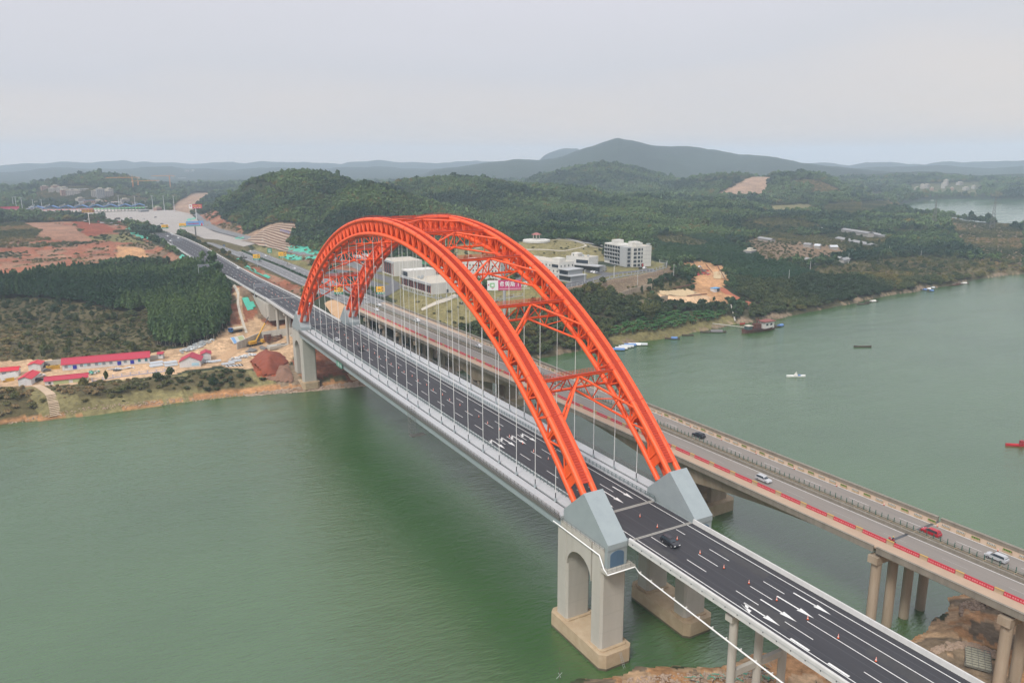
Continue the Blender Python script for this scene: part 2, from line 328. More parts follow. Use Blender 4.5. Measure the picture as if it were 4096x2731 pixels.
PLAZA_PX=[(396,536),(360,524),(322,514),(280,508),(240,502),(190,499),(150,496),(60,493),(60,478),(150,479),(330,481),(400,483),(436,491),(452,503),(466,520),(500,533),(560,548),(585,560),(560,566),(500,550),(470,548),(440,536)]
PLAZA_Z=28.4
PLAZA_W=flat(PLAZA_Z,0.5,PLAZA_PX)
flat(31.0,0.9,[(1195,650),(1290,655),(1400,640),(1460,627),(1528,612),(1535,604),(1500,596),(1390,590),(1330,585),(1240,590),(1195,600)])
flat(7.0,0.35,[(0,845),(140,838),(350,818),(470,812),(540,800),(600,790),(640,800),(600,838),(500,842),(400,855),(210,874),(100,884),(0,890)])
flat(27.5,0.5,[(850,600),(1050,640),(1060,672),(1000,682),(920,658),(855,640)])
def corridor(left,right,zs,pad=0.5):
    c=[]
    for (a,b,z) in zip(left,right,zs):
        A=at(*a,z);B=at(*b,z); c.append([(A[0]+B[0])/2,(A[1]+B[1])/2,z,math.hypot(A[0]-B[0],A[1]-B[1])/2+pad])
    CORR.append((np.array(c),0,0))
# traced road edges (left edge, right edge, level)
def mixl(p,q,t): return (p[0]+(q[0]-p[0])*t,p[1]+(q[1]-p[1])*t)
NR_Y=[352,400,443,500,600,700,815,930]
NR_XL=[-10.6,-12.0,-12.8,-15.5,-19.5,-21,-23.5,-27]; NR_XR=[9.4,7.5,5.6,5,5,4.2,2,-4]; NR_Z=[31,31,31,31,31,31,30,28.6]
CORR.append((np.array([[(a+b)/2,y_,z_-0.1,(b-a)/2+1.5] for y_,a,b,z_ in zip(NR_Y,NR_XL,NR_XR,NR_Z)]),0,0))
OR_Y=[330,462,552,631,706,784,919,1030]; OR_C=[53.2,49,48,44.5,42,38,29,21]
CORR.append((np.array([[c_,y_,24+max(0,(y_-700)/330*3.2),15.5] for y_,c_ in zip(OR_Y,OR_C)]),0,0))
def ground(px,py,zmin=-5,n=700):
    d=ray(px,py); h0=math.hypot(d[0],d[1])
    rs=np.geomspace(150,9000,n); P=CAM[None,:]+d[None,:]*(rs/h0)[:,None]
    hh=hterr(P[:,0],P[:,1]); b=np.where(P[:,2]<=np.maximum(hh,0))[0]
    if len(b)==0: return P[-1]
    i=b[0]
    if i>0:
        a0=P[i-1][2]-hh[i-1]; a1=P[i][2]-hh[i]; t=a0/(a0-a1+1e-9); q=P[i-1]+(P[i]-P[i-1])*t
    else: q=P[0]
    return np.array([q[0],q[1],max(float(hterr(np.array([q[0]]),np.array([q[1]]))[0]),0)])
def hz(x,y): return float(hterr(np.array([x]),np.array([y]))[0])
# ---------------- zones of ground cover, drawn as areas of ground ----------------
ZC=dict(F=(0.030,0.040,0.020),E=(0.050,0.040,0.022),S=(0.095,0.080,0.038),O=(0.035,0.045,0.02),T=(0.06,0.055,0.03),
 R=(0.26,0.100,0.055),R2=(0.23,0.060,0.028),N=(0.42,0.235,0.115),D=(0.48,0.325,0.195),G=(0.19,0.165,0.075),L=(0.16,0.145,0.06),B=(0.16,0.14,0.06),
 W=(0.36,0.19,0.09),C=(0.36,0.33,0.28),H=(0.20,0.15,0.10),V=(0.05,0.06,0.028),K=(0.30,0.20,0.135),Y=(0.11,0.10,0.05),X=(0.18,0.125,0.08),P=(0.27,0.145,0.09))
ZONES=[ # (code, polygon in photo pixels, rmin, rmax)
 ('Y',[(85,430),(200,428),(275,448),(345,458),(345,478),(200,482),(80,462)],0,2600),
 ('R',[(240,462),(335,466),(335,474),(240,474)],0,2600),
 ('S',[(0,490),(150,496),(280,508),(300,514),(0,514)],0,1400),
 ('V',[(0,470),(120,480),(190,500),(240,520),(330,500),(330,520),(240,506),(200,502),(60,498),(0,500)],0,1400),
 ('R',[(0,505),(60,512),(80,508),(165,507),(200,520),(240,515),(275,510),(330,548),(420,592),(430,600),(425,612),(380,606),(300,604),(180,622),(90,640),(0,650)],0,1400),
 ('R',[(0,560),(120,560),(240,570),(330,575),(400,590),(400,606),(300,604),(180,622),(0,650)],0,1400),
 ('P',[(5,525),(70,505),(120,512),(170,520),(200,545),(205,556),(130,552),(60,540),(5,530)],0,1400),
 ('R2',[(165,508),(240,514),(272,530),(200,544),(185,528)],0,1400),
 ('Y',[(0,515),(45,512),(95,530),(80,548),(0,548)],0,1400),
 ('N',[(270,565),(330,570),(340,590),(310,600),(270,590)],0,1400),
 ('L',[(195,545),(290,535),(330,550),(330,560),(220,552)],0,1400),
 ('R',[(405,590),(440,600),(470,615),(520,640),(560,690),(530,690),(505,640),(440,610)],0,1000),
 ('E',[(0,672),(60,655),(150,636),(250,640),(330,632),(400,634),(430,622),(480,630),(505,640),(525,670),(535,700),(525,750),(490,778),(430,797),(352,795),(345,715),(300,722),(200,698),(100,686),(0,695)],0,900),
 ('S',[(0,695),(100,686),(200,698),(300,722),(345,712),(352,795),(400,802),(350,808),(140,824),(0,838)],0,900),
 ('R',[(525,660),(560,655),(620,690),(690,735),(680,780),(600,740),(545,770),(530,750)],0,900),
 ('D',[(0,838),(140,824),(350,808),(400,802),(430,797),(490,778),(530,750),(600,725),(690,740),(680,830),(600,850),(500,840),(400,858),(260,872),(210,878),(100,888),(0,893)],0,900),
 ('D',[(535,655),(550,660),(553,690),(560,735),(550,735),(545,690)],0,900),
 ('G',[(0,893),(100,888),(210,880),(400,862),(500,846),(580,850),(650,880),(760,892),(560,915),(400,935),(200,965),(0,985)],0,900),
 ('S',[(0,893),(60,890),(95,960),(60,975),(0,985)],0,900),
 ('S',[(100,888),(280,875),(400,865),(480,868),(420,900),(330,895),(250,915),(140,905)],0,900),
 ('S',[(440,855),(560,850),(600,880),(500,905),(440,890)],0,900),
 ('R2',[(575,830),(600,812),(650,815),(668,850),(620,870),(590,862)],0,900),
 ('H',[(640,840),(900,840),(1000,880),(830,895),(690,900),(640,890)],0,900),
 ('R',[(560,700),(700,740),(760,800),(860,860),(840,880),(700,880),(670,830),(690,770),(600,740)],0,900),
 ('N',[(760,690),(800,700),(815,740),(790,745),(765,715)],0,900),
 ('S',[(440,520),(560,560),(700,640),(700,700),(600,660),(520,600),(440,560)],0,1400),
 ('R',[(560,600),(690,660),(700,690),(640,665),(560,625)],0,1000),
 ('L',[(560,540),(700,580),(760,640),(700,630),(600,590)],0,1200),
 ('R',[(445,480),(500,440),(520,435),(505,455),(490,480),(520,510),(555,520),(560,545),(470,520)],0,1500),
 ('K',[(385,484),(410,462),(440,446),(505,428),(492,448),(470,462),(452,484),(440,496)],0,2600),
 ('X',[(470,515),(540,515),(560,545),(520,552),(480,540)],0,1400),
 ('K',[(545,548),(600,525),(640,510),(690,515),(665,560),(650,575),(590,560)],0,1400),
 ('R',[(740,600),(870,610),(870,640),(800,640),(750,615)],0,1100),
 ('X',[(660,560),(740,585),(760,610),(700,600),(650,580)],0,1100),
 ('L',[(850,610),(1000,620),(1050,680),(1250,650),(1300,650),(1230,690),(1180,700),(1060,720),(930,700),(850,660)],0,900),
 ('G',[(930,680),(1040,690),(1180,670),(1250,680),(1240,735),(1130,735),(1060,760),(960,745),(900,700)],0,900),
 ('G',[(1050,560),(1120,552),(1190,545),(1290,545),(1340,556),(1395,575),(1395,600),(1340,600),(1280,600),(1180,590),(1080,610),(1040,590)],0,1000),
 ('L',[(1180,640),(1500,600),(1540,615),(1530,625),(1400,650),(1300,660),(1180,670)],0,900),
 ('H',[(1380,650),(1540,612),(1548,630),(1480,660),(1420,690),(1390,700)],0,900),
 ('S',[(1430,680),(1500,660),(1560,640),(1590,660),(1540,690),(1480,690)],0,900),
 ('T',[(1180,720),(1260,680),(1290,650),(1390,650),(1425,690),(1480,700),(1560,690),(1650,702),(1720,745),(1560,780),(1440,800),(1270,825),(1100,860),(1040,850),(960,790),(900,740),(1000,760),(1100,740)],0,900),
 ('D',[(1493,690),(1512,672),(1560,667),(1626,672),(1652,690),(1610,702),(1540,700)],0,900),
 ('N',[(1585,645),(1612,624),(1660,622),(1674,648),(1652,662),(1690,690),(1650,702),(1626,680),(1590,670)],0,900),
 ('N',[(1556,616),(1580,602),(1640,602),(1672,624),(1625,628)],0,900),
 ('B',[(1390,780),(1440,745),(1500,728),(1660,718),(1700,740),(1600,768),(1500,785),(1430,795)],0,900),
 ('O',[(1130,560),(1330,528),(1400,525),(1520,545),(1640,540),(1720,580),(1820,610),(1900,640),(1880,690),(1760,660),(1690,640),(1660,612),(1600,600),(1560,600),(1500,600),(1495,545),(1400,540)],0,1300),
 ('T',[(1690,645),(1780,650),(1850,640),(1950,640),(2352,600),(2352,640),(2100,680),(1780,742),(1720,745),(1700,700)],0,1600),
 ('S',[(1690,516),(1760,500),(1850,508),(1900,530),(1840,536),(1720,540)],0,2000),
 ('S',[(1860,545),(1990,528),(2050,556),(1990,590),(1880,572)],0,1600),
 ('L',[(1760,474),(1860,468),(1870,486),(1780,494)],0,2600), ('L',[(1990,440),(2050,436),(2060,448),(2000,456)],0,2600),
 ('S',[(1900,470),(2040,462),(2070,482),(1960,500),(1880,492)],0,2400), ('Y',[(1500,545),(1560,540),(1640,556),(1600,572),(1520,560)],0,1300),
 ('L',[(1060,470),(1130,462),(1180,480),(1100,492)],0,1), ('S',[(1960,600),(2130,588),(2250,600),(2352,610),(2352,625),(2200,640),(2040,640),(1950,630)],0,1600),
 ('X',[(1700,560),(1780,535),(1940,555),(1950,580),(1850,605),(1760,600)],0,1300),
 ('X',[(2170,500),(2352,530),(2352,610),(2250,590),(2200,560)],0,2200),
 ('K',[(1646,447),(1681,430),(1712,412),(1737,404),(1774,400),(1762,430),(1754,458),(1693,459)],0,2400),
 ('L',[(2090,424),(2255,418),(2255,447),(2090,447)],0,4200),
 ('K',[(1180,395),(1195,395),(1190,410),(1180,408)],0,1),
]
ZK=list(ZC.keys())
def zone_of(x,y,h,sd):
    px,py=topix(x,y,h); r=np.hypot(x-CAM[0],y-CAM[1])
    n1=fbm(x/11,y/11,3,41); n2=fbm(x/11+50,y/11,3,43)
    s_=np.clip(1800/r,0.5,6)*np.where(r>560,3.6,1.6)
    qx=px+n1*s_*1.3; qy=py+n2*s_*0.5
    z=np.full(np.shape(x),ZK.index('F'))
    for c,poly,r0,r1 in ZONES:
        pa=np.array(poly,float); pa[:,0]=np.where(pa[:,0]==0,-240,pa[:,0]); m=(r>=r0)&(r<=r1)&(qx>pa[:,0].min())&(qx<pa[:,0].max())
        if m.any():
            k=np.zeros(np.shape(x),bool); k[m]=inpoly(qx[m],qy[m],pa); z=np.where(k,ZK.index(c),z)
    fz=z==ZK.index('F'); z=np.where(fz&(r<3000)&(px>1420)&(fbm(x/150,y/110,4,47)>0.30),ZK.index('S'),z)
    rz_=z==ZK.index('R'); bb=fbm(x/45,y/28,4,49); z=np.where(rz_&(bb>0.22),ZK.index('X'),z); z=np.where(rz_&(bb<-0.22),ZK.index('P'),z); z=np.where(rz_&(fbm(x/18,y/14,3,50)>0.42),ZK.index('Y'),z)
    near=(y<150)&(r<500); z=np.where(near,ZK.index('D'),z)
    nn=near&(fbm(x/6,y/6,3,77)>0.0); z=np.where(nn,ZK.index('N'),z)
    z=np.where(near&(fbm(x/9+9,y/9,3,79)>0.25),ZK.index('H'),z); z=np.where(near&(fbm(x/7+3,y/7,4,80)>0.36),ZK.index('V'),z)
    z=np.where((sd>0)&(sd<3.2+5*n1)&(r<700)&~near&(x<30),ZK.index('W'),z)
    z=np.where((sd>0)&(sd<1.5+9*n1)&(r<1500)&~near&(x>=30),ZK.index('H'),z)
    return z
# ---------------- ground mesh: one sheet, finer near the camera ----------------
def make_ground():
    azs=np.radians(np.linspace(-22,82,1050)); rs=np.concatenate([np.geomspace(95,1500,430),np.geomspace(1506,10500,230)])
    A,R_=np.meshgrid(azs,rs,indexing='ij'); X=CAM[0]+np.sin(A)*R_; Y=CAM[1]+np.cos(A)*R_
    sd=shore_d(X.ravel(),Y.ravel()); x=X.ravel(); y=Y.ravel()
    h=hterr(x,y,sd); z=zone_of(x,y,h,sd)
    # roughness of open ground
    rough=np.isin(z,[ZK.index(c) for c in 'RXKNHSYR2'.replace('R2','')]+[ZK.index('R2')])
    rr=np.hypot(x-CAM[0],y-CAM[1])
    h2=h+np.where(rough&(sd>2),fbm(x/7,y/7,4,91)*0.9,0)+np.where(rr>2600,fbm(x/60,y/60,3,93)*6*np.clip((rr-2600)/1500,0,1),0)
    inroad=np.zeros(x.shape,bool)
    for cl,_,_ in CORR:
        inroad|=dseg(x,y,cl[:,:2],False)<cl[:,3].max()+2
    h=np.where(inroad,h,h2)
    na,nr=A.shape; idx=np.arange(na*nr).reshape(na,nr)
    f=np.stack([idx[:-1,:-1],idx[1:,:-1],idx[1:,1:],idx[:-1,1:]],-1).reshape(-1,4)[:,::-1]
    me=bpy.data.meshes.new('ground'); me.vertices.add(len(x)); me.vertices.foreach_set('co',np.stack([x,y,h],1).ravel().astype(np.float32))
    me.loops.add(f.size); me.loops.foreach_set('vertex_index',f.ravel().astype(np.int32)); me.polygons.add(len(f))
    me.polygons.foreach_set('loop_start',np.arange(0,f.size,4,dtype=np.int32)); me.polygons.foreach_set('use_smooth',np.ones(len(f),bool))
    me.update(calc_edges=True)
    cols=np.array([ZC[k] for k in ZK])[z]; v=1+0.35*fbm(x/25,y/25,4,55)+0.25*fbm(x/3,y/3,2,57)
    far=np.clip((rr-2400)/1200,0,1)[:,None]; ff=1+0.5*fbm(x/260,y/260,4,58)
    cols=cols*v[:,None]*(1-far)+np.array([0.022,0.035,0.018])[None,:]*ff[:,None]*far
    ca=me.color_attributes.new('cover','FLOAT_COLOR','POINT'); ca.data.foreach_set('color',np.concatenate([cols,np.ones((len(x),1))],1).ravel().astype(np.float32))
    m=bpy.data.materials.new('ground_cover'); m.use_nodes=True; n=m.node_tree.nodes; l=m.node_tree.links; b=n['Principled BSDF']; b.inputs['Roughness'].default_value=0.95; b.inputs['Specular IOR Level'].default_value=0.15
    at_=n.new('ShaderNodeVertexColor'); at_.layer_name='cover'; g=n.new('ShaderNodeTexCoord')
    t1=n.new('ShaderNodeTexNoise'); t1.inputs['Scale'].default_value=0.45; t1.inputs['Detail'].default_value=7; t1.inputs['Roughness'].default_value=0.7
    mr=n.new('ShaderNodeMapRange'); mr.inputs[1].default_value=0.3; mr.inputs[2].default_value=0.7; mr.inputs[3].default_value=0.55; mr.inputs[4].default_value=1.4
    mu=n.new('ShaderNodeVectorMath'); mu.operation='SCALE'
    l.new(g.outputs['Object'],t1.inputs['Vector']); l.new(t1.outputs[0],mr.inputs[0]); l.new(at_.outputs[0],mu.inputs[0]); l.new(mr.outputs[0],mu.inputs['Scale']); l.new(mu.outputs[0],b.inputs['Base Color'])
    t2=n.new('ShaderNodeTexNoise'); t2.inputs['Scale'].default_value=0.25; t2.inputs['Detail'].default_value=8; bp=n.new('ShaderNodeBump'); bp.inputs['Strength'].default_value=0.6; bp.inputs['Distance'].default_value=1.5
    l.new(g.outputs['Object'],t2.inputs['Vector']); l.new(t2.outputs[0],bp.inputs['Height']); l.new(bp.outputs[0],b.inputs['Normal'])
    me.materials.append(m); o=bpy.data.objects.new('ground',me); COL.objects.link(o); tag(o,kind='structure'); return o
make_ground()
# ---------------- water ----------------
def make_water(name,q):
    m=bpy.data.materials.new(name); m.use_nodes=True; n=m.node_tree.nodes; l=m.node_tree.links; b=n['Principled BSDF']
    b.inputs['Roughness'].default_value=0.13; b.inputs['IOR'].default_value=1.95
    g=n.new('ShaderNodeTexCoord'); mp=n.new('ShaderNodeMapping'); mp.inputs['Rotation'].default_value=(0,0,0.5); mp.inputs['Scale'].default_value=(0.35,1,1)
    t=n.new('ShaderNodeTexNoise'); t.inputs['Scale'].default_value=0.75; t.inputs['Detail'].default_value=5; t.inputs['Roughness'].default_value=0.6
    t3=n.new('ShaderNodeTexNoise'); t3.inputs['Scale'].default_value=0.09; t3.inputs['Detail'].default_value=2
    su=n.new('ShaderNodeMath'); su.operation='MULTIPLY_ADD'; su.inputs[1].default_value=1.6
    bp=n.new('ShaderNodeBump'); bp.inputs['Strength'].default_value=0.85 if name=='river_water' else 0.12; bp.inputs['Distance'].default_value=0.4
    l.new(g.outputs['Object'],mp.inputs[0]); l.new(mp.outputs[0],t.inputs['Vector']); l.new(mp.outputs[0],t3.inputs['Vector']); l.new(t3.outputs[0],su.inputs[0]); l.new(t.outputs[0],su.inputs[2]); l.new(su.outputs[0],bp.inputs['Height']); l.new(bp.outputs[0],b.inputs['Normal'])
    t4=n.new('ShaderNodeTexNoise'); t4.inputs['Scale'].default_value=0.012; t4.inputs['Detail'].default_value=4; r=n.new('ShaderNodeValToRGB')
    r.color_ramp.elements[0].position=0.35; r.color_ramp.elements[0].color=(0.030,0.080,0.020,1); r.color_ramp.elements[1].position=0.65; r.color_ramp.elements[1].color=(0.042,0.100,0.028,1)
    l.new(g.outputs['Object'],t4.inputs['Vector']); l.new(t4.outputs[0],r.inputs[0]); l.new(r.outputs[0],b.inputs['Base Color'])
    tw=n.new('ShaderNodeTexNoise'); tw.inputs['Scale'].default_value=0.02; tw.inputs['Detail'].default_value=3; l.new(mp.outputs[0],tw.inputs['Vector']); wr=n.new('ShaderNodeMapRange'); wr.inputs[1].default_value=.35; wr.inputs[2].default_value=.65; wr.inputs[3].default_value=.07; wr.inputs[4].default_value=.22; l.new(tw.outputs[0],wr.inputs[0]); l.new(wr.outputs[0],b.inputs['Roughness'])
    MB().add([(q[0],q[2],0),(q[1],q[2],0),(q[1],q[3],0),(q[0],q[3],0)],[(0,1,2,3)]).build(name,m,kind='structure')
make_water('river_water',(-3000,9000,-1200,500)); make_water('lake_water',(300,9000,500,3500))
# ---------------- the arch bridge ----------------
XA=12.92
TIDE=mat('tide_mark',(0.13,0.10,0.06),0.7,noise=0.8,nscale=0.8,col2=(0.06,0.06,0.03))
JNTS=mat('joint_shadow',(0.33,0.31,0.27),0.9)  # darker concrete tone of the pour joint bands on the shafts
br=empty('arch_bridge',(0,114,0),0,'orange red steel arch bridge with white hangers carrying a new black road across the river','bridge')
def BP(mb,name,mats,parent=None,**kw):
    # geometry is written in world coordinates; the parent empty sits at (0,114,0)
    o=mb.build(name,mats,parent if parent is not None else br,**kw)
    if parent is None: o.location=(0,-114,0)
    return o
YC=115.0
def uz(y): t=(y-YC)/130.0; return ZD+63.6-45*t*t-11*t**4
def uslope(y): t=(y-YC)/130.0; return (-90*t-44*t**3)/130.0
def upt(y): return np.array([y,uz(y)])
def nrm(y):
    s_=uslope(y); L=math.hypot(1,s_); return np.array([s_/L,-1/L])
DEP=5.2
def low(y): return upt(y)+nrm(y)*DEP
def solve_node(yh):
    a,b=yh-12,yh+12
    for _ in range(40):
        m_=(a+b)/2
        if (low(m_)+upt(m_))[0]/2<yh: a=m_
        else: b=m_
    return (a+b)/2
HY=[i*10.0 for i in range(24)]
NY=[solve_node(y) for y in HY]
allY=[]
for i in range(-1,24):
    if i==-1: allY+=[solve_node(-8.5)]
    else:
        allY.append(NY[i]); 
        if i<23: allY.append((NY[i]+NY[i+1])/2)
allY.append(solve_node(238.5))
RX=1.55; RT=0.75
for sgn in (-1,1):
    x0=sgn*XA
    rib=MB()
    ys=list(np.linspace(-15.3,245.3,90))
    # two upper chords, two lower chords as sub-parts of the rib
    body=MB()
    for k,yk in enumerate(allY):
        U=upt(yk); L=low(yk)
        hang=any(abs(yk-n_)<0.01 for n_ in NY)
        for sx in(-1,1):
            xx=x0+sx*RX
            body.tube((xx,U[0],U[1]),(xx,L[0],L[1]),0.32,6)
            if k+1<len(allY):
                U2=upt(allY[k+1]); L2=low(allY[k+1])
                mid=(allY[k]+allY[k+1])/2; Um=upt(mid)
                body.tube((xx,L[0],L[1]),(xx,Um[0],Um[1]),0.27,6); body.tube((xx,Um[0],Um[1]),(xx,L2[0],L2[1]),0.27,6)
        body.tube((x0-RX,L[0],L[1]),(x0+RX,L[0],L[1]),0.36,6); body.tube((x0-RX,U[0],U[1]),(x0+RX,U[0],U[1]),0.25,6)
        n_=nrm(yk); t_=np.array([-n_[1],n_[0]])*0.55; a=U+n_*0.3; b=L-n_*0.3
        if k in (0,len(allY)-1): body.xprism([tuple(U-t_*4.5),tuple(U+t_*4.5),tuple(L+t_*4.5),tuple(L-t_*4.5)],x0-RX-.05,x0-RX+.05); body.xprism([tuple(U-t_*4.5),tuple(U+t_*4.5),tuple(L+t_*4.5),tuple(L-t_*4.5)],x0+RX-.05,x0+RX+.05)
        elif not hang:
            for sx in(-1,1):
                xx=x0+sx*(RX+0.02); body.xprism([tuple(a-t_*1.4),tuple(a+t_*1.4),tuple(a+t_*.5+n_*.9),tuple(a-t_*.5+n_*.9)],xx-.05,xx+.05); body.xprism([tuple(b-t_*1.4),tuple(b+t_*1.4),tuple(b+t_*.5-n_*.9),tuple(b-t_*.5-n_*.9)],xx-.05,xx+.05)
        if hang:
            n_=nrm(yk); t_=np.array([-n_[1],n_[0]])*0.55
            a=U+n_*0.3; b=L-n_*0.3; prof=[tuple(a-t_*0.45),tuple(a+t_*0.45),tuple(b+t_*0.45),tuple(b-t_*0.45)]
            body.xprism(prof,x0-RX+0.1,x0+RX-0.1)
            for sx in(-1,1):   # gusset plates along the chord at each hanger
                xx=x0+sx*(RX+0.02); g=[tuple(a-t_*2.2),tuple(a+t_*2.2),tuple(a+t_*1.6+n_*1.1),tuple((a+b)/2+t_*1.15),tuple(b+t_*1.6-n_*1.1),tuple(b+t_*2.2),tuple(b-t_*2.2),tuple(b-t_*1.6-n_*1.1),tuple((a+b)/2-t_*1.15),tuple(a-t_*1.6+n_*1.1)]
                body.xprism(g,xx-0.05,xx+0.05)
    rb=empty('arch_rib',(0,0,0)); rb.parent=br; rb.location=(0,-114,0)
    def sub(mb,name,mats): o=mb.build(name,mats,rb); return o
    sub(body,'lattice',RED)
    for sx in(-1,1):
        m_=MB(); m_.path([(x0+sx*RX,*upt(y)) for y in ys],RT,12)
        for yk in allY[1::2]:
            p_=upt(yk+2.5); n_=nrm(yk+2.5); t_=np.array([-n_[1],n_[0]])*.09; m_.tube((x0+sx*RX,*(p_-t_)),(x0+sx*RX,*(p_+t_)),RT+.07,12,1)
        sub(m_,'upper_tube',[RED,REDD])
        m_=MB(); m_.path([(x0+sx*RX,*low(y)) for y in np.linspace(-14.5,244.5,90)],RT,12); sub(m_,'lower_tube',RED)
    wk=MB(); yy=np.linspace(-13,243,170)
    for a,b in zip(yy[:-1],yy[1:]):
        A=upt(a)-nrm(a)*0.35; B=upt(b)-nrm(b)*0.35
        for sx in (-0.75,0.75):
            wk.tube((x0+sx,*A),(x0+sx,*B),0.05,4)
        wk.add([(x0-1.15,*A),(x0+1.15,*A),(x0+1.15,*B),(x0-1.15,*B)],[(0,1,2,3)])
        for q in range(3):
            yq=a+(b-a)*q/3; Q=upt(yq)-nrm(yq)*0.42; wk.box(x0-0.7,x0+0.7,Q[0]-0.06,Q[0]+0.06,Q[1]-0.03,Q[1]+0.1)
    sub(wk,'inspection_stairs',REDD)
    hr=MB()
    for a,b in zip(yy[:-1],yy[1:]):
        for sx in (-0.95,0.95):
            for hh in (0.5,1.0):
                A=upt(a)-nrm(a)*(0.4+hh); B=upt(b)-nrm(b)*(0.4+hh); hr.tube((x0+sx,*A),(x0+sx,*B),0.022,3,caps=False)
            A=upt(a)-nrm(a)*0.3; B=upt(a)-nrm(a)*1.4; hr.tube((x0+sx,*A),(x0+sx,*B),0.025,3,caps=False)
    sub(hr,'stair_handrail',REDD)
    # hangers
    for i,yh in enumerate(HY):
        L=low(NY[i]); zt=float(np.interp(yh,[low(y)[0] for y in np.linspace(-12,242,300)],[low(y)[1] for y in np.linspace(-12,242,300)]))
        m_=MB(); m_.tube((x0,yh,ZD+2.2),(x0,yh,zt),0.085,8); m_.tube((x0,yh,ZD+0.9),(x0,yh,ZD+2.3),0.14,8,m=1); m_.tube((x0,yh,ZD),(x0,yh,ZD+0.95),0.42,8,m=2,r2=0.2); m_.tube((x0,yh,zt-0.8),(x0,yh,zt),0.16,8,m=1)
        BP(m_,'hanger',[WHITE,DARK,STEELG])
# cross braces between the ribs
def pl(x,y,lev,off=0.0):
    p=upt(y)+nrm(y)*(DEP*lev+off); return (x,p[0],p[1])
def brace(y0,dirs,walk=True):
    m_=MB(); xi=XA-RX
    for lev,rr in ((0,0.42),(1,0.36)):
        m_.tube(pl(-xi,y0,lev),pl(xi,y0,lev),rr,10)
        for dd in dirs:
            y1=y0+dd*10.2
            m_.tube(pl(0,y0,lev),pl(-xi,y1,lev),0.32,8); m_.tube(pl(0,y0,lev),pl(xi,y1,lev),0.32,8)
    n=6; xs=np.linspace(-xi,xi,n+1)
    for i in range(n+1):
        if 0<i<n: m_.tube(pl(xs[i],y0,0),pl(xs[i],y0,1),0.19,6)
        if i<n:
            if i%2==0: m_.tube(pl(xs[i],y0,0),pl(xs[i+1],y0,1),0.17,6)
            else: m_.tube(pl(xs[i],y0,1),pl(xs[i+1],y0,0),0.17,6)
    for dd in dirs:
        for s_ in(-1,1):
            for k in (0.35,0.7):
                y1=y0+dd*10.2*k; m_.tube(pl(s_*xi*k,y1,0),pl(s_*xi*k,y1,1),0.17,6)
            m_.tube(pl(0,y0,0),pl(s_*xi*0.35,y0+dd*10.2*.35,1),0.15,6); m_.tube(pl(s_*xi*0.35,y0+dd*10.2*.35,1),pl(s_*xi*0.7,y0+dd*10.2*.7,0),0.15,6); m_.tube(pl(s_*xi*0.7,y0+dd*10.2*.7,0),pl(s_*xi,y0+dd*10.2,1),0.15,6)
    b=BP(m_,'cross_brace',RED)
    if walk:
        h=MB()
        c=upt(y0)
        for sy in(-0.55,0.55):
            for hh in (0.75,1.15,1.55): h.tube((-xi,c[0]+sy,c[1]+hh),(xi,c[0]+sy,c[1]+hh),0.035,4)
            for x in np.linspace(-xi,xi,24): h.tube((x,c[0]+sy,c[1]+0.3),(x,c[0]+sy,c[1]+1.55),0.035,4)
        h.box(-xi,xi,c[0]-0.55,c[0]+0.55,c[1]+0.42,c[1]+0.46)
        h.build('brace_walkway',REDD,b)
for y0 in (9.2,33.8,58.8,84.0): brace(y0,[-1])
brace(112.0,[-1,1])
for y0 in (146,171.2,196.2,220.8): brace(y0,[1])
# arch feet, piers
def foot(sx,far):
    def Y(y): return 2*YC-y if far else y
    root=empty('arch_foot',(0,0,0)); root.parent=br; root.location=(0,-114,0)
    m_=MB(); x0=sx*XA; a,b=x0-2.75,x0+2.75
    prof=[(Y(p),ZD+q) for p,q in ((-26.2,0.15),(-16.3,9.0),(-8.0,1.7),(-8.0,-1.2),(-26.2,-1.2))]
    m_.xprism(prof,a,b); m_.build('sloping_block',STEELG,root)
    m_=MB(); m_.box(a,b,min(Y(-26.0),Y(-22)),max(Y(-26.0),Y(-22)),ZD-5.6,ZD-1.2); m_.build('block_base',STEELG,root)
    m_=MB(); yd=Y(-26.03); pts=[(x0-1.9,ZD-5.6),(x0+1.9,ZD-5.6),(x0+1.9,ZD-2.7)]+[(x0+1.9*math.cos(t),ZD-2.7+1.0*math.sin(t)) for t in np.linspace(0.2,math.pi-0.2,9)]+[(x0-1.9,ZD-2.7)]
    m_.yprism(pts,yd-0.05,yd+0.05); m_.box(x0-0.03,x0+0.03,yd-0.08,yd+0.08,ZD-5.6,ZD-1.9); m_.build('arched_door',BLUED,root)
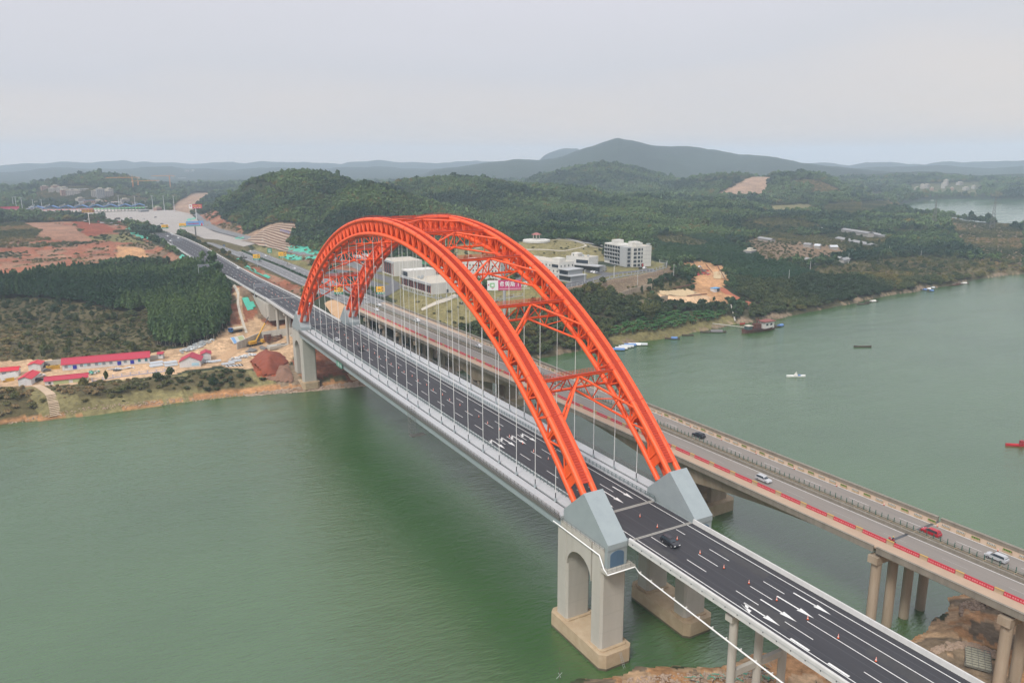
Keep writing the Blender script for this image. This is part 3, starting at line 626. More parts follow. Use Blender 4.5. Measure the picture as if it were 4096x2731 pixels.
def pier(sx,far):
    def Y(y): return 2*YC-y if far else y
    def yr(a,b): return (min(Y(a),Y(b)),max(Y(a),Y(b)))
    root=empty('main_pier',(0,0,0)); root.parent=br; root.location=(0,-114,0)
    xa,xb=sorted((sx*9.3,sx*16.3)); zb=4.0
    c=0.8
    def chprism(m_,xa,xb,ya,yb,z0,z1,c=0.8,mi=0): m_.prism([(xa+c,ya),(xb-c,ya),(xb,ya+c),(xb,yb-c),(xb-c,yb),(xa+c,yb),(xa,yb-c),(xa,ya+c)],z0,z1,mi)
    body=MB()
    # profile in (y,z) with an arched opening, pushed along x (outer corners rounded by slim fillets)
    yo0,yo1=-20.6,-10.6; sp=ZD-11.2; rr=(yo1-yo0)/2; N=14
    arc=[((yo0+yo1)/2-rr*math.cos(t),sp+rr*0.95*math.sin(t)) for t in np.linspace(0,math.pi,N)]
    for i in range(N-1):
        (ya,za),(yb,zb2)=arc[i],arc[i+1]
        body.xprism([(Y(ya),za),(Y(yb),zb2),(Y(yb),ZD-1.2),(Y(ya),ZD-1.2)],xa,xb)
    for ya,yb in ((-25.0,yo0),(yo1,-6.0)):
        y0_,y1_=yr(ya,yb); chprism(body,xa,xb,y0_,y1_,zb,ZD-1.2,0.55); 
    body.build('shaft',CONC,root)
    for zj in np.arange(zb+4.5,ZD-12,4.5):
        for ya,yb in ((-25.0,yo0),(yo1,-6.0)):
            jn=MB(); y0_,y1_=yr(ya,yb); chprism(jn,xa-0.02,xb+0.02,y0_-0.02,y1_+0.02,zj,zj+0.05,0.55); jn.build('pour_joint',JNTS,root)
    ft=MB(); y0_,y1_=yr(-27.2,-4.2); chprism(ft,xa-1.1,xb+1.1,y0_,y1_,-3,zb,1.3); chprism(ft,xa-0.2,xb+0.2,*yr(-25.8,-19.6),zb,zb+0.35,0.6); chprism(ft,xa-0.2,xb+0.2,*yr(-11.4,-5.2),zb,zb+0.35,0.6)
    ft.build('footing',FOOT,root)
    td=MB(); chprism(td,xa-1.12,xb+1.12,y0_-0.02,y1_+0.02,-1,0.55,1.3); td.build('tide_mark',TIDE,root)
    bal=MB(); y0_,y1_=yr(-27.6,-25); bal.box(xa-0.5,xb+0.5,y0_,y1_,ZD-6.3,ZD-5.65); bal.build('balcony',CONC,root)
    rl=MB(); yb=Y(-27.5)
    for z in (0.5,1.05): rl.tube((xa-0.4,yb,ZD-5.65+z),(xb+0.4,yb,ZD-5.65+z),0.04,4); rl.tube((xa-0.4,yb,ZD-5.65+z),(xa-0.4,Y(-25),ZD-5.65+z),0.04,4)
    for x in np.linspace(xa-0.4,xb+0.4,7): rl.tube((x,yb,ZD-5.65),(x,yb,ZD-4.6),0.04,4)
    # rail along the outside of the foot, at deck level
    xo=xa-0.2 if sx<0 else xb+0.2
    for z in (0.55,1.1): rl.tube((xo,Y(-26),ZD-1.2+z),(xo,Y(-5),ZD-1.2+z),0.05,4)
    for y in np.linspace(-26,-5,12): rl.tube((xo,Y(y),ZD-1.2),(xo,Y(y),ZD-0.1),0.05,4)
    rl.build('balcony_rail',RAILD,root)
for sx in(-1,1):
    for far in (False,True): foot(sx,far); pier(sx,far)
ld=MB()
for s_ in(-0.25,0.25): ld.tube((-12.2+s_,-27.35,3.6),(-11.6+s_,-28.6,-0.8),0.035,4)
for k in range(9): t=k/8; ld.tube((-12.45+0.6*t,-27.35-1.25*t,3.6-4.4*t),(-11.95+0.6*t,-27.35-1.25*t,3.6-4.4*t),0.03,4)
ld.build('ladder',GALV,label='small metal ladder leaning on the footing of the nearest pier above the water',cat='ladder')
# pipe running off the pier along the approach road
pp=MB(); pp.path([(-16.75,-5,ZD-2.4),(-16.75,-24.5,ZD-2.6),(-16.75,-26.3,ZD-5.2),(-16.9,-27.9,ZD-5.9),(-9.2,-27.9,ZD-5.9),(-9.6,-30,ZD-6.3),(-11,-62,ZD-6.3),(-12.5,-100,ZD-6.3)],0.17,8)
for y in range(-98,-28,4): pp.box(-12.7+(y+100)*0.045,-12.2+(y+100)*0.045,y-0.05,y+0.05,ZD-6.55,ZD-6.05)
pp.build("water_pipe",WHITE,label="long white pipe slung from the nearest pier beside the approach road",cat="pipe")
# deck of the arch span
Y0,Y1=-7.9,237.9
m_=MB(); m_.box(-9.25,9.25,-26,256,ZD-1.4,ZD-0.3,0); BP(m_,'road_slab',STEELG)
m_=MB()
for sx in(-1,1):
    a,b=sorted((sx*9.3,sx*12.55)); m_.box(a,b,Y0,Y1,ZD-0.6,ZD,0)
    a,b=sorted((sx*13.3,sx*16.5)); m_.box(a,b,Y0,Y1,ZD-0.6,ZD,0)
    o=BP(m_,'walkway',WALK); m_=MB()
m_=MB()
for sx in(-1,1):
    a,b=sorted((sx*12.55,sx*13.3)); m_.box(a,b,Y0,Y1,ZD-0.75,ZD-0.35); BP(m_,'hanger_channel',DARK); m_=MB()
m_=MB()
for sx in(-1,1):
    for xa,xb in ((15.4,16.5),(9.6,10.4)):
        a,b=sorted((sx*xa,sx*xb)); m_.box(a,b,Y0,Y1,ZD-3.1,ZD-0.62)
for y in np.arange(0,231,5): m_.box(-16.4,16.4,y-0.25,y+0.25,ZD-2.9,ZD-0.62)
BP(m_,'girder',STEELG)
m_=MB()
for sx in(-1,1):
    a,b=sorted((sx*16.5,sx*16.95)); m_.box(a,b,Y0,Y1,ZD-1.1,ZD-0.35,0)
    for y in np.arange(Y0,Y1,2.0): m_.box(sx*16.97-0.05,sx*16.97+0.05,y-0.06,y+0.06,ZD-0.9,ZD+1.15,0)
    for z in (0.45,0.8,1.15): m_.box(min(sx*16.93,sx*17.0),max(sx*16.93,sx*17.0),Y0,Y1,ZD+z-0.05,ZD+z+0.03,0)
    for y in np.arange(Y0,Y1,0.4): m_.box(sx*16.95-0.015,sx*16.95+0.015,y,y+0.03,ZD-0.3,ZD+0.8,0)
    BP(m_,'outer_railing',RAILD); m_=MB()
for sx in(-1,1):
    m_=MB(); a,b=sorted((sx*9.05,sx*9.5)); m_.box(a,b,Y0-4,Y1+4,ZD-0.3,ZD+0.06,1)
    for y in np.arange(Y0-4,Y1+4,1.8): m_.cbox((sx*9.32,y,ZD+0.6),(0.2,0.12,1.15),0,0)
    for z in (0.35,0.72,1.12): m_.box(min(sx*9.12,sx*9.25),max(sx*9.12,sx*9.25),Y0-4,Y1+4,ZD+z,ZD+z+0.12,0)
    BP(m_,'guardrail',[RAILG,WALK])
# road surface and markings run across both the approach and the arch span
def strip(mb,x0,x1,y0,y1,z,m=0): mb.add([(x0,y0,z),(x1,y0,z),(x1,y1,z),(x0,y1,z)],[(0,1,2,3)],m)
ZR=ZD-0.26
m_=MB(); m_.box(-9.0,9.0,-25.6,-12.4,ZR-0.1,ZR); m_.box(-9.0,9.0,-11.4,236.9,ZR-0.1,ZR); m_.box(-9,9,237.9,250.5,ZR-0.1,ZR)
for xs_ in (-5.9,-2.05,1.7,5.4):
    for ya,yb in ((-25.5,-12.5),(-11.3,236.8),(238,250.4)): m_.add([(xs_-.04,ya,ZR+.004),(xs_+.04,ya,ZR+.004),(xs_+.04,yb,ZR+.004),(xs_-.04,yb,ZR+.004)],[(0,1,2,3)],1)
BP(m_,'road_surface',[ASPH,DARK])
JNT=mat('joint_concrete',(0.34,0.33,0.29),0.85,noise=0.6,nscale=1.5,col2=(0.22,0.21,0.19))
for y,wd in ((-11.9,1.0),(-26.0,0.8),(237.4,1.0),(251,0.8)):
    m_=MB(); m_.box(-9.0,9.0,y-wd/2,y+wd/2,ZR-0.12,ZR+0.012); m_.box(-9.0,9.0,y-0.06,y+0.06,ZR,ZR+0.02,1)
    BP(m_,'expansion_joint',[JNT,DARK])
LX=[-7.65,-3.95,-0.2,3.55,7.35]
def arrow(mb,x,yt,z,L=9.0,turn=0,uturn=False):
    # straight arrow pointing towards -y, tail at yt
    strip(mb,x-0.17,x+0.17,yt-L*0.62,yt,z); a=yt-L*0.60
    mb.add([(x-0.62,a,z),(x+0.62,a,z),(x,yt-L,z)],[(0,2,1)])
    if turn:
        b=yt-L*0.02; s_=turn
        mb.add([(x,b,z),(x+s_*0.9,b-1.0,z),(x+s_*0.9,b-1.6,z),(x,b-1.3,z)],[(0,1,2,3)]); mb.add([(x+s_*0.85,b+0.2,z),(x+s_*0.85,b-2.6,z),(x+s_*1.75,b-2.9,z)],[(0,1,2)]); mb.add([(x+s_*0.85,b+0.2,z),(x+s_*0.85,b-0.8,z),(x+s_*1.35,b-2.4,z)],[(0,1,2)])
mk=MB(); z=ZR+0.012
for y0,y1 in ((-25.5,-12.5),(-11.3,236.8),(238,250.4)):
    for x in (LX[0],LX[4]): strip(mk,x-0.1,x+0.1,y0,y1,z)
d0=3.7
for j,x in enumerate(LX[1:4]):
    for k in range(-2,17):
        ya=d0+14.95*k+[ -1.0,0,0][j]*0; yb=ya+6
        if ya>-25 and yb<250 and not (yb>-12.6 and ya<-11.2) : strip(mk,x-0.09,x+0.09,ya-6,ya,z)
for i,x in enumerate(((LX[0]+LX[1])/2,(LX[1]+LX[2])/2,(LX[2]+LX[3])/2,(LX[3]+LX[4])/2)):
    arrow(mk,x,[-1.0,-1.0,-0.2,0.6][i],z,9.0); arrow(mk,x,48.6,z,9.0,turn=-1)
BP(mk,'lane_marking',WHITED)
# green name board on the girder
GSG=mat('sign_green',(0.01,0.22,0.13),0.5)
def glyph(mb,ch,x0,y0,w,h,f,t=0.09,m=0):
    for (a,b,c,d) in GL[ch]: f(mb,x0+a*w,y0+b*h,x0+c*w,y0+d*h,t,m)
GL={'六':[(.5,1,.55,.85),(.05,.72,.95,.72),(.38,.55,.1,.05),(.62,.55,.92,.05)],
 '景':[(.25,1,.75,1),(.25,1,.25,.74),(.75,1,.75,.74),(.25,.87,.75,.87),(.25,.74,.75,.74),(.05,.64,.95,.64),(.25,.54,.75,.54),(.25,.54,.25,.36),(.75,.54,.75,.36),(.25,.36,.75,.36),(.5,.36,.5,0),(.3,.25,.15,.05),(.7,.25,.85,.05)],
 '大':[(.05,.68,.95,.68),(.5,1,.5,.68),(.5,.68,.08,.02),(.5,.68,.94,.02)],
 '桥':[(.0,.72,.42,.72),(.2,1,.2,0),(.2,.65,.02,.3),(.2,.65,.4,.4),(.85,1,.5,.9),(.45,.7,1,.7),(.7,.92,.45,.42),(.7,.7,.98,.42),(.6,.42,.52,.02),(.82,.42,.82,.02)],
 '口':[(.1,.9,.9,.9),(.1,.9,.1,.1),(.9,.9,.9,.1),(.1,.1,.9,.1)],
 '奥':[(.45,1,.3,.9),(.12,.88,.88,.88),(.12,.88,.12,.4),(.88,.88,.88,.4),(.5,.82,.5,.42),(.25,.64,.75,.64),(.35,.76,.42,.7),(.65,.76,.58,.7),(.5,.6,.3,.45),(.5,.6,.7,.45),(.03,.36,.97,.36),(.5,.36,.1,0),(.5,.36,.92,0)],
 '斯':[(.0,.82,.55,.82),(.12,.98,.12,.3),(.42,.98,.42,.3),(.12,.66,.42,.66),(.12,.5,.42,.5),(.0,.3,.55,.3),(.15,.22,.03,.02),(.4,.22,.52,.05),(.95,.98,.65,.88),(.65,.88,.65,.4),(.65,.4,.56,.02),(.65,.6,1,.6),(.84,.6,.84,0)],
 '门':[(.12,1,.22,.86),(.12,.8,.12,0),(.3,.86,.9,.86),(.9,.86,.9,.05),(.9,.05,.76,.08)],
 '窗':[(.5,1,.5,.9),(.08,.88,.92,.88),(.08,.88,.08,.75),(.92,.88,.92,.75),(.35,.82,.2,.68),(.62,.82,.8,.7),(.5,.7,.4,.6),(.18,.6,.82,.6),(.18,.6,.18,0),(.82,.6,.82,0),(.18,0,.82,0),(.5,.58,.32,.36),(.38,.48,.66,.48),(.66,.48,.3,.1),(.42,.36,.64,.18)],
 '希':[(.8,1,.3,.8),(.25,1,.8,.8),(.05,.7,.95,.7),(.42,.78,.1,.4),(.25,.45,.25,.1),(.25,.45,.8,.45),(.8,.45,.8,.12),(.52,.6,.52,0)],
 '.':[(.4,.05,.6,.05)],'收':[(.12,.9,.12,.25),(.12,.3,.35,.4),(.38,1,.38,0),(.65,1,.52,.6),(.58,.78,1,.78),(.9,.78,.5,0),(.6,.5,.98,0)],
 '费':[(.1,.9,.8,.9),(.8,.9,.8,.78),(.15,.78,.8,.78),(.15,.78,.15,.64),(.15,.64,.9,.64),(.9,.64,.88,.52),(.38,1,.2,.48),(.62,1,.62,.48),(.22,.44,.78,.44),(.22,.44,.22,.12),(.78,.44,.78,.12),(.5,.36,.5,.2),(.5,.2,.12,0),(.55,.16,.9,0)],
 '站':[(.22,1,.26,.86),(.02,.78,.46,.78),(.12,.65,.16,.2),(.38,.68,.3,.2),(0,.15,.5,.2),(.7,1,.7,.45),(.7,.74,.98,.74),(.54,.45,.95,.45),(.54,.45,.54,0),(.95,.45,.95,0),(.54,0,.95,0)],
 '匝':[(.05,.95,.95,.95),(.05,.95,.05,.02),(.05,.02,.98,.02),(.52,.88,.52,.15),(.25,.7,.25,.32),(.25,.7,.8,.7),(.8,.7,.8,.35)],
 '道':[(.08,.9,.18,.78),(.02,.6,.2,.6),(.2,.6,.1,.2),(.02,.05,.3,.1),(.3,.06,1,.02),(.45,1,.5,.88),(.82,1,.76,.88),(.32,.85,1,.85),(.42,.74,.9,.74),(.42,.74,.42,.2),(.9,.74,.9,.2),(.42,.56,.9,.56),(.42,.38,.9,.38),(.42,.2,.9,.2)],
 '命':[(.5,1,.05,.62),(.5,1,.95,.62),(.3,.66,.7,.66),(.12,.5,.42,.5),(.12,.5,.12,.12),(.42,.5,.42,.12),(.12,.14,.42,.14),(.58,.5,.9,.5),(.58,.5,.58,0),(.9,.5,.9,.15)],
 '令':[(.5,1,.05,.55),(.5,1,.95,.55),(.4,.66,.55,.52),(.18,.42,.82,.42),(.82,.42,.5,.05)],'听':[(.05,.85,.05,.25),(.05,.85,.36,.85),(.36,.85,.36,.25),(.05,.27,.36,.27),(.95,.98,.55,.88),(.55,.88,.55,.4),(.55,.4,.42,.02),(.55,.58,1,.58),(.8,.58,.8,0)],
 '党':[(.5,1,.5,.76),(.2,.96,.28,.8),(.8,.96,.72,.8),(.05,.74,.95,.74),(.05,.74,.05,.6),(.95,.74,.95,.6),(.25,.62,.75,.62),(.25,.62,.25,.38),(.75,.62,.75,.38),(.25,.38,.75,.38),(.4,.36,.1,0),(.6,.36,.6,.05),(.6,.05,.95,.05)],
 '指':[(.2,1,.2,.05),(.02,.74,.4,.74),(.02,.38,.4,.48),(.52,1,.52,.66),(.52,.82,.95,.92),(.52,.66,.98,.66),(.52,.5,.95,.5),(.52,.5,.52,0),(.95,.5,.95,0),(.52,.26,.95,.26),(.52,0,.95,0)],
 '挥':[(.2,1,.2,.05),(.02,.74,.4,.74),(.02,.38,.4,.48),(.48,.92,1,.92),(.48,.92,.48,.78),(1,.92,1,.78),(.5,.72,.98,.72),(.72,.86,.55,.5),(.55,.5,.95,.5),(.45,.28,1,.28),(.76,.66,.76,0)],
 '能':[(.25,1,.05,.75),(.05,.75,.42,.78),(.35,.9,.45,.7),(.08,.6,.08,0),(.08,.6,.42,.6),(.42,.6,.42,.02),(.08,.4,.42,.4),(.08,.22,.42,.22),(.6,1,.6,.58),(.6,.58,.98,.62),(.92,.92,.6,.78),(.6,.48,.6,.04),(.6,.04,.98,.08),(.92,.4,.6,.26)],
 '打':[(.2,1,.2,.05),(.02,.74,.42,.74),(.02,.38,.42,.48),(.48,.84,1,.84),(.78,.84,.78,.02),(.78,.02,.62,.08)],
 '胜':[(.1,.95,.1,.2),(.1,.95,.38,.95),(.38,.95,.38,.02),(.1,.7,.38,.7),(.1,.45,.38,.45),(.58,.95,.46,.6),(.52,.74,.95,.74),(.74,1,.74,.04),(.54,.4,.94,.4),(.44,.03,1,.03)],
 '仗':[(.3,1,.05,.6),(.18,.75,.18,0),(.35,.76,1,.76),(.8,1,.35,0),(.5,.6,.98,0)]}
def xfront(x,sgn=-1):      # strokes on a board whose face is the plane x = const, seen from -x; u runs towards -y
    def f(mb,u0,v0,u1,v1,t,m): 
        y0,y1=-u0,-u1; dx,dz=y1-y0,v1-v0; L=math.hypot(dx,dz)+1e-9; nx,nz=-dz/L*t/2,dx/L*t/2
        mb.add([(x,y0+nx,v0+nz),(x,y0-nx,v0-nz),(x,y1-nx,v1-nz),(x,y1+nx,v1+nz)],[(0,1,2,3)],m)
    return f
sg=MB(); yb=172.0; sg.box(-17.3,-17.2,yb-7.6,yb+0.2,ZD-3.0,ZD-0.7,0)
sg.box(-17.2,-16.5,yb-6.5,yb-6.3,ZD-1,ZD-0.8,0); sg.box(-17.2,-16.5,yb-1.5,yb-1.3,ZD-1,ZD-0.8,0)
for i,ch in enumerate('六景大桥'): glyph(sg,ch,-yb+0.15+i*1.85,ZD-2.75,1.55,1.8,xfront(-17.32),0.2,1)
sg.build('name_board',[GSG,WHITE],label='green name board with white characters fixed to the bridge girder below the railing',cat='sign')
# inspection stair hanging beside the left walkway
st=MB(); xs0,ys0=-17.2,84.5
for dx in (-1.3,0.3):
    for dy in(-1.4,1.4):
        st.tube((xs0+dx,ys0+dy,ZD-8),(xs0+dx,ys0+dy,ZD+2.4),0.05,4)
for zz in np.arange(-8,2.5,1.0):
    for a,b in (((-1.3,-1.4),(.3,-1.4)),((.3,-1.4),(.3,1.4)),((.3,1.4),(-1.3,1.4)),((-1.3,1.4),(-1.3,-1.4))): st.tube((xs0+a[0],ys0+a[1],ZD+zz),(xs0+b[0],ys0+b[1],ZD+zz),0.04,4)
for k in range(4): st.tube((xs0-1.2,ys0-1.3,ZD-7.5+k*2),(xs0-1.2,ys0+1.3,ZD-6.5+k*2),0.06,4)
st.box(xs0-1.3,xs0+4,ys0-1.4,ys0+1.4,ZD-8.2,ZD-8.05)
st.build('access_ladder',RAILD,label='caged steel access ladder hanging from the left walkway of the arch bridge',cat='ladder')
# ---------------- approach viaducts of the new road ----------------
def approach(name,ya,yb,label,cols,zg,joints=()):
    r=empty(name,(0,(ya+yb)/2,0),0,label,'viaduct')
    def B(mb,n,ms): o=mb.build(n,ms,r); o.location=(0,-(ya+yb)/2,0); return o
    m_=MB(); m_.box(-10.0,9.6,ya,yb,ZD-0.85,ZD-0.36)
    for x in (-8,-4.2,-.2,3.8,7.6): m_.box(x-0.5,x+0.5,ya+0.3,yb-0.3,ZD-2.3,ZD-0.85)
    B(m_,'girder',CONC)
    m_=MB(); m_.box(-9.4,9.0,ya,yb,ZR-0.1,ZR)
    for xs_ in (-5.9,-2.05,1.7,5.4): m_.add([(xs_-.04,ya,ZR+.004),(xs_+.04,ya,ZR+.004),(xs_+.04,yb,ZR+.004),(xs_-.04,yb,ZR+.004)],[(0,1,2,3)],1)
    for ps in ((-4.5,-63,1.6,5),(5.6,-46,1.2,7),(2.2,-88,1.5,9),(-6.2,-34,1.0,4)):
        if ya<ps[1]<yb: m_.add([(ps[0]-ps[2],ps[1]-ps[3],ZR+.006),(ps[0]+ps[2],ps[1]-ps[3]+.4,ZR+.006),(ps[0]+ps[2]*.8,ps[1]+ps[3],ZR+.006),(ps[0]-ps[2]*.9,ps[1]+ps[3]-.6,ZR+.006)],[(0,1,2,3)],2)
    B(m_,'road_surface',[ASPH,DARK,mat('patched_asphalt',(0.055,0.053,0.052),.85,noise=.9,nscale=.6,col2=(.028,.028,.032)) if 'patched_asphalt' not in bpy.data.materials else bpy.data.materials['patched_asphalt']])
    for pr in ([(-9.42,-.36),(-9.5,.0),(-9.62,.72),(-9.92,.72),(-10.05,.55),(-10.15,-.95),(-10.0,-.95),(-9.98,-.36)],[(9.02,-.36),(9.1,0),(9.22,.72),(9.55,.72),(9.7,.5),(9.75,-.95),(9.62,-.95),(9.6,-.36)]):
        m_=MB(); m_.yprism([(a,ZD+b) for a,b in pr],ya,yb)
        sx=-1 if pr[0][0]<0 else 1; xo=-10.16 if sx<0 else 9.76
        m_.box(min(xo,xo-0.03*-sx),max(xo,xo-0.03*-sx),ya,yb,ZD-0.05,ZD+0.05,1)
        for y in np.arange(ya+1,yb,3.2): m_.box(xo-0.06,xo+0.06,y-0.08,y+0.08,ZD-0.3,ZD-0.12,2)
        B(m_,'parapet',[PARAP,GALV,DARK])
    for yc,zz in cols:
        p=MB(); p.box(-9.2,8.8,yc-0.9,yc+0.9,ZD-3.6,ZD-2.3)
        o=B(p,'pier_cap',CONC)
        for x in (-7.6,-0.2,7.2):
            p=MB(); p.tube((x,yc,zz-2),(x,yc,ZD-3.6),0.85,16,caps=True); B(p,'column',CONC)
        p=MB(); p.box(-7.6,7.2,yc-0.45,yc+0.45,ZD-16.5,ZD-15.1)
        if zz<8: B(p,'tie_beam',CONC)
    return r,B
r1,B1=approach('near_approach_viaduct',-125,-26.4,'concrete approach viaduct with pale parapets carrying the black road nearest the camera',[(-57,1),(-87,2),(-117,3)],0)
mk=MB()
for x in (LX[0],LX[4]): strip(mk,x-0.1,x+0.1,-125,-26.5,z)
for x,ys_ in ((LX[1],[(-26.9,-32.3),(-39,-45),(-53.5,-59.5),(-66.0,-72.5),(-83,-125)]),(LX[2],[(-38.5,-44.5),(-53.7,-59.5),(-68,-125)]),(LX[3],[(-26.9,-30),(-38,-44),(-53.7,-59.2),(-67.5,-125)])):
    for a,b in ys_: strip(mk,x-0.09,x+0.09,b,a,z)
for i,x in enumerate(((LX[0]+LX[1])/2,(LX[1]+LX[2])/2,(LX[2]+LX[3])/2,(LX[3]+LX[4])/2)): arrow(mk,x,[-57.5,-58.2,-59,-59.8][i],z,9.0,turn=-1 if i==0 else 0)
for y in (-70.2,-78.4): strip(mk,-7.45,-6.95,y-4.2,y,z+0.004)
B1(mk,'lane_marking',WHITED)
r2,B2=approach('far_approach_viaduct',251.5,345,'short concrete viaduct joining the far end of the arch bridge to the hillside road',[(279,9),(303,12),(327,15)],12)
mk=MB()
for x in (LX[0],LX[4]): strip(mk,x-0.1,x+0.1,251.5,345,z)
for j,x in enumerate(LX[1:4]):
    for k in range(17,24):
        ya=d0+14.95*k
        if ya-6>252 and ya<344: strip(mk,x-0.09,x+0.09,ya-6,ya,z)
strip(mk,-9,9,344.2,345,z+0.002)
B2(mk,'lane_marking',WHITED)
m_=MB(); m_.box(-10.2,9.8,338,372,ZD-13,ZD-2.3); m_.box(-10.6,-10.2,345,385,ZD-12,ZD-3.2); B2(m_,'abutment',CONC)
# ---------------- old concrete bridge beside the new one ----------------
OA=0.027; OZ=24.0
ob=empty('girder_bridge',(62.2,0,OZ),OA,'weathered concrete girder bridge carrying the dusty highway beside the red arch','bridge')
def oloc(x,y,z=0): c,s_=math.cos(OA),math.sin(OA); return (62.2+x*c-y*s_, x*s_+y*c, OZ+z)
E0,E1=-140,332
def OBP(mb,n,ms,p=None): return mb.build(n,ms,p or ob)
def depth(y):
    for a,b in ((27,-47.5),(27,94.5),(162,94.5),(162,222)):
        if min(a,b)<=y<=max(a,b): t=1-abs(y-a)/abs(b-a); return 2.6+6.6*t*t
    return 2.3
m_=MB(); ysx=sorted(set(list(np.arange(-47,222,4.5))+[222,27,162,-47.3]))
for a,b in zip(ysx[:-1],ysx[1:]):
    da,db=depth(a),depth(b)
    for x0,x1 in ((-12.6,-5.2),(1.6,9.2)):
        m_.add([(x0,a,-da),(x1,a,-da),(x1,b,-db),(x0,b,-db),(x0-1.2,a,-1.0),(x1+1.2,a,-1.0),(x1+1.2,b,-1.0),(x0-1.2,b,-1.0)],[(3,2,1,0),(0,1,5,4),(1,2,6,5),(2,3,7,6),(3,0,4,7)])
for (a,b) in ((E0,-47.8),(222.2,E1)):
    for x in np.arange(-13.5,11,2.4): m_.box(x-0.7,x+0.7,a,b,-2.2,-0.8)
m_.box(-14.6,11.4,E0,-47.8,-0.9,-0.35); m_.box(-14.6,11.4,-47.2,E1,-0.9,-0.35)
OBP(m_,'girder',CONCO)
m_=MB(); m_.box(-11.3,-2.3,E0,E1,-0.35,0); m_.box(0.9,8.2,E0,E1,-0.35,0); OBP(m_,'road_surface',ASPHO)
m_=MB(); m_.box(-15.2,-11.3,E0,E1,-0.35,0.02); m_.box(8.2,11.1,E0,E1,-0.35,0.02); OBP(m_,'dusty_shoulder',DUST)
for x0,x1,n in ((-15.55,-15.2,0.28),(11.1,11.75,1.05)):
    for a,b in ((E0,-47.9),(-47.1,E1)):
        m_=MB(); m_.box(x0,x1,a,b,-1.35,n); 
        m_.box(x0-0.12,x1+0.12,a,b,n-0.12,n+0.03); OBP(m_,'parapet',PARO)
m_=MB(); m_.box(-2.3,-1.75,E0,E1,-0.3,0.85); m_.box(0.45,0.9,E0,E1,-0.3,0.5); m_.box(-1.75,0.45,E0,E1,-0.45,-0.25,1)
OBP(m_,'median_wall',[PARO,DARK])
m_=MB()
for x in(-1.35,-0.45): m_.box(x-0.06,x+0.06,E0,E1,0.42,0.55,1)
for y in np.arange(E0,E1,3.4): m_.box(-1.75,0.45,y-0.07,y+0.07,0.36,0.46,1)
for i,y in enumerate(np.arange(E0,E1,1.75)): m_.cbox((0.35,y,0.9),(0.12,0.14,1.3 if i%3 else 1.7),0,0)
m_.box(0.33,0.37,E0,E1,0.85,0.9,0); OBP(m_,'median_rail',[GREENP,mat('rusty_rail',(0.30,0.24,0.16),0.8)])
mk=MB()
for x in (-2.95,8.0): strip(mk,x-0.1,x+0.1,E0,E1,0.03)
for y in np.arange(E0,E1,15):
    strip(mk,-6.9,-6.8,y,y+6,0.012,1); strip(mk,4.2,4.3,y+3,y+9,0.012)
OBP(mk,'lane_marking',[WHITED,mat('faded_paint',(0.34,0.33,0.31),0.8)])
m_=MB()
m_.box(-11.3,-2.35,-47.9,-47.1,0.005,0.03); m_.box(0.95,11.0,-47.9,-47.1,0.005,0.05); OBP(m_,'expansion_joint',DARK)
def bent(y,ground,r=1.2,xs=(-14.0,-7.0,0.2,7.4),tall=2.3):
    p=MB(); p.prism([(-15.9,y-1.3),(-14.5,y-1.3),(9.4,y-1.3),(9.4,y+1.3),(-15.9,y+1.3)],-tall-1.9,-tall,0); OBP(p,'pier_cap',CONCO)
    for x in xs:
        q=oloc(x,y); g=ground if ground is not None else hz(q[0],q[1])
        p=MB(); p.tube((x,y,g-OZ-2.5),(x,y,-tall-1.8),r,18); OBP(p,'column',CONCO)
for y in (-47.5,-78,-108,-136): bent(y,-1.5 if y==-47.5 else None)
for y in (224,249,274,299): bent(y,None,0.95,(-13.2,-6.2,1.0,8.2))
for yp in (27,162):
    for x0,x1 in ((-12.4,-5.4),(1.8,9.0)):
        for dy in (-3.2,3.2):
            p=MB(); p.box(x0,x1,yp+dy-1.0,yp+dy+1.0,-21,-depth(yp)+0.3); OBP(p,'wall_pier',CONCO)
    p=MB(); xa_,xb_=-15,11.6
    p.prism([(xa_+1.5,yp-6.5),(xb_-1.5,yp-6.5),(xb_,yp-5),(xb_,yp+5),(xb_-1.5,yp+6.5),(xa_+1.5,yp+6.5),(xa_,yp+5),(xa_,yp-5)],-25.5,-20.2); OBP(p,'pile_cap',FOOT)
    for x in (-11,-3.7,3.7,9): 
        for dy in(-4,4): p=MB(); p.tube((x,yp+dy,-30),(x,yp+dy,-25.4),1.2,12); OBP(p,'pile',FOOT)
# ---------------- roads on land ----------------
def ribbon(name,pts_l,pts_r,m,mark=None):
    mb=MB(); vs=[];n=len(pts_l)
    for a,b in zip(pts_l,pts_r): vs+=[a,b]
    mb.add(vs,[(2*i,2*i+1,2*i+3,2*i+2) for i in range(n-1)]); return mb.build(name,m,kind='structure')
def dense(ys,*cols,step=8):
    yy=np.unique(np.concatenate([np.arange(ys[0],ys[-1],step),ys])); 
    def sm(c):
        v=np.interp(yy,ys,c); k=np.ones(5)/5; p=np.concatenate([[2*v[0]-v[2],2*v[0]-v[1]],v,[2*v[-1]-v[-2],2*v[-1]-v[-3]]]); return np.convolve(p,k,'valid')
    return (yy,)+tuple(sm(c) for c in cols)
NR_Y[0]=345; NR_XL[0]=-10.2; NR_XR[0]=9.4
yy,xl,xr,zz=dense(NR_Y,NR_XL,NR_XR,NR_Z)
xl[0]=-10.2;xr[0]=9.4
new_road=ribbon('new_highway',[(a,y,c-0.26) for a,y,c in zip(xl+0.6,yy,zz)],[(b,y,c-0.26) for b,y,c in zip(xr-0.4,yy,zz)],ASPH)
_NY,_NL,_NR,_NZ=yy,xl,xr,zz
NRI=lambda y,t,dz=0: (float(np.interp(y,_NY,_NL)+0.8+(np.interp(y,_NY,_NR)-np.interp(y,_NY,_NL)-1.4)*t),y,float(np.interp(y,_NY,_NZ))-0.26+dz)
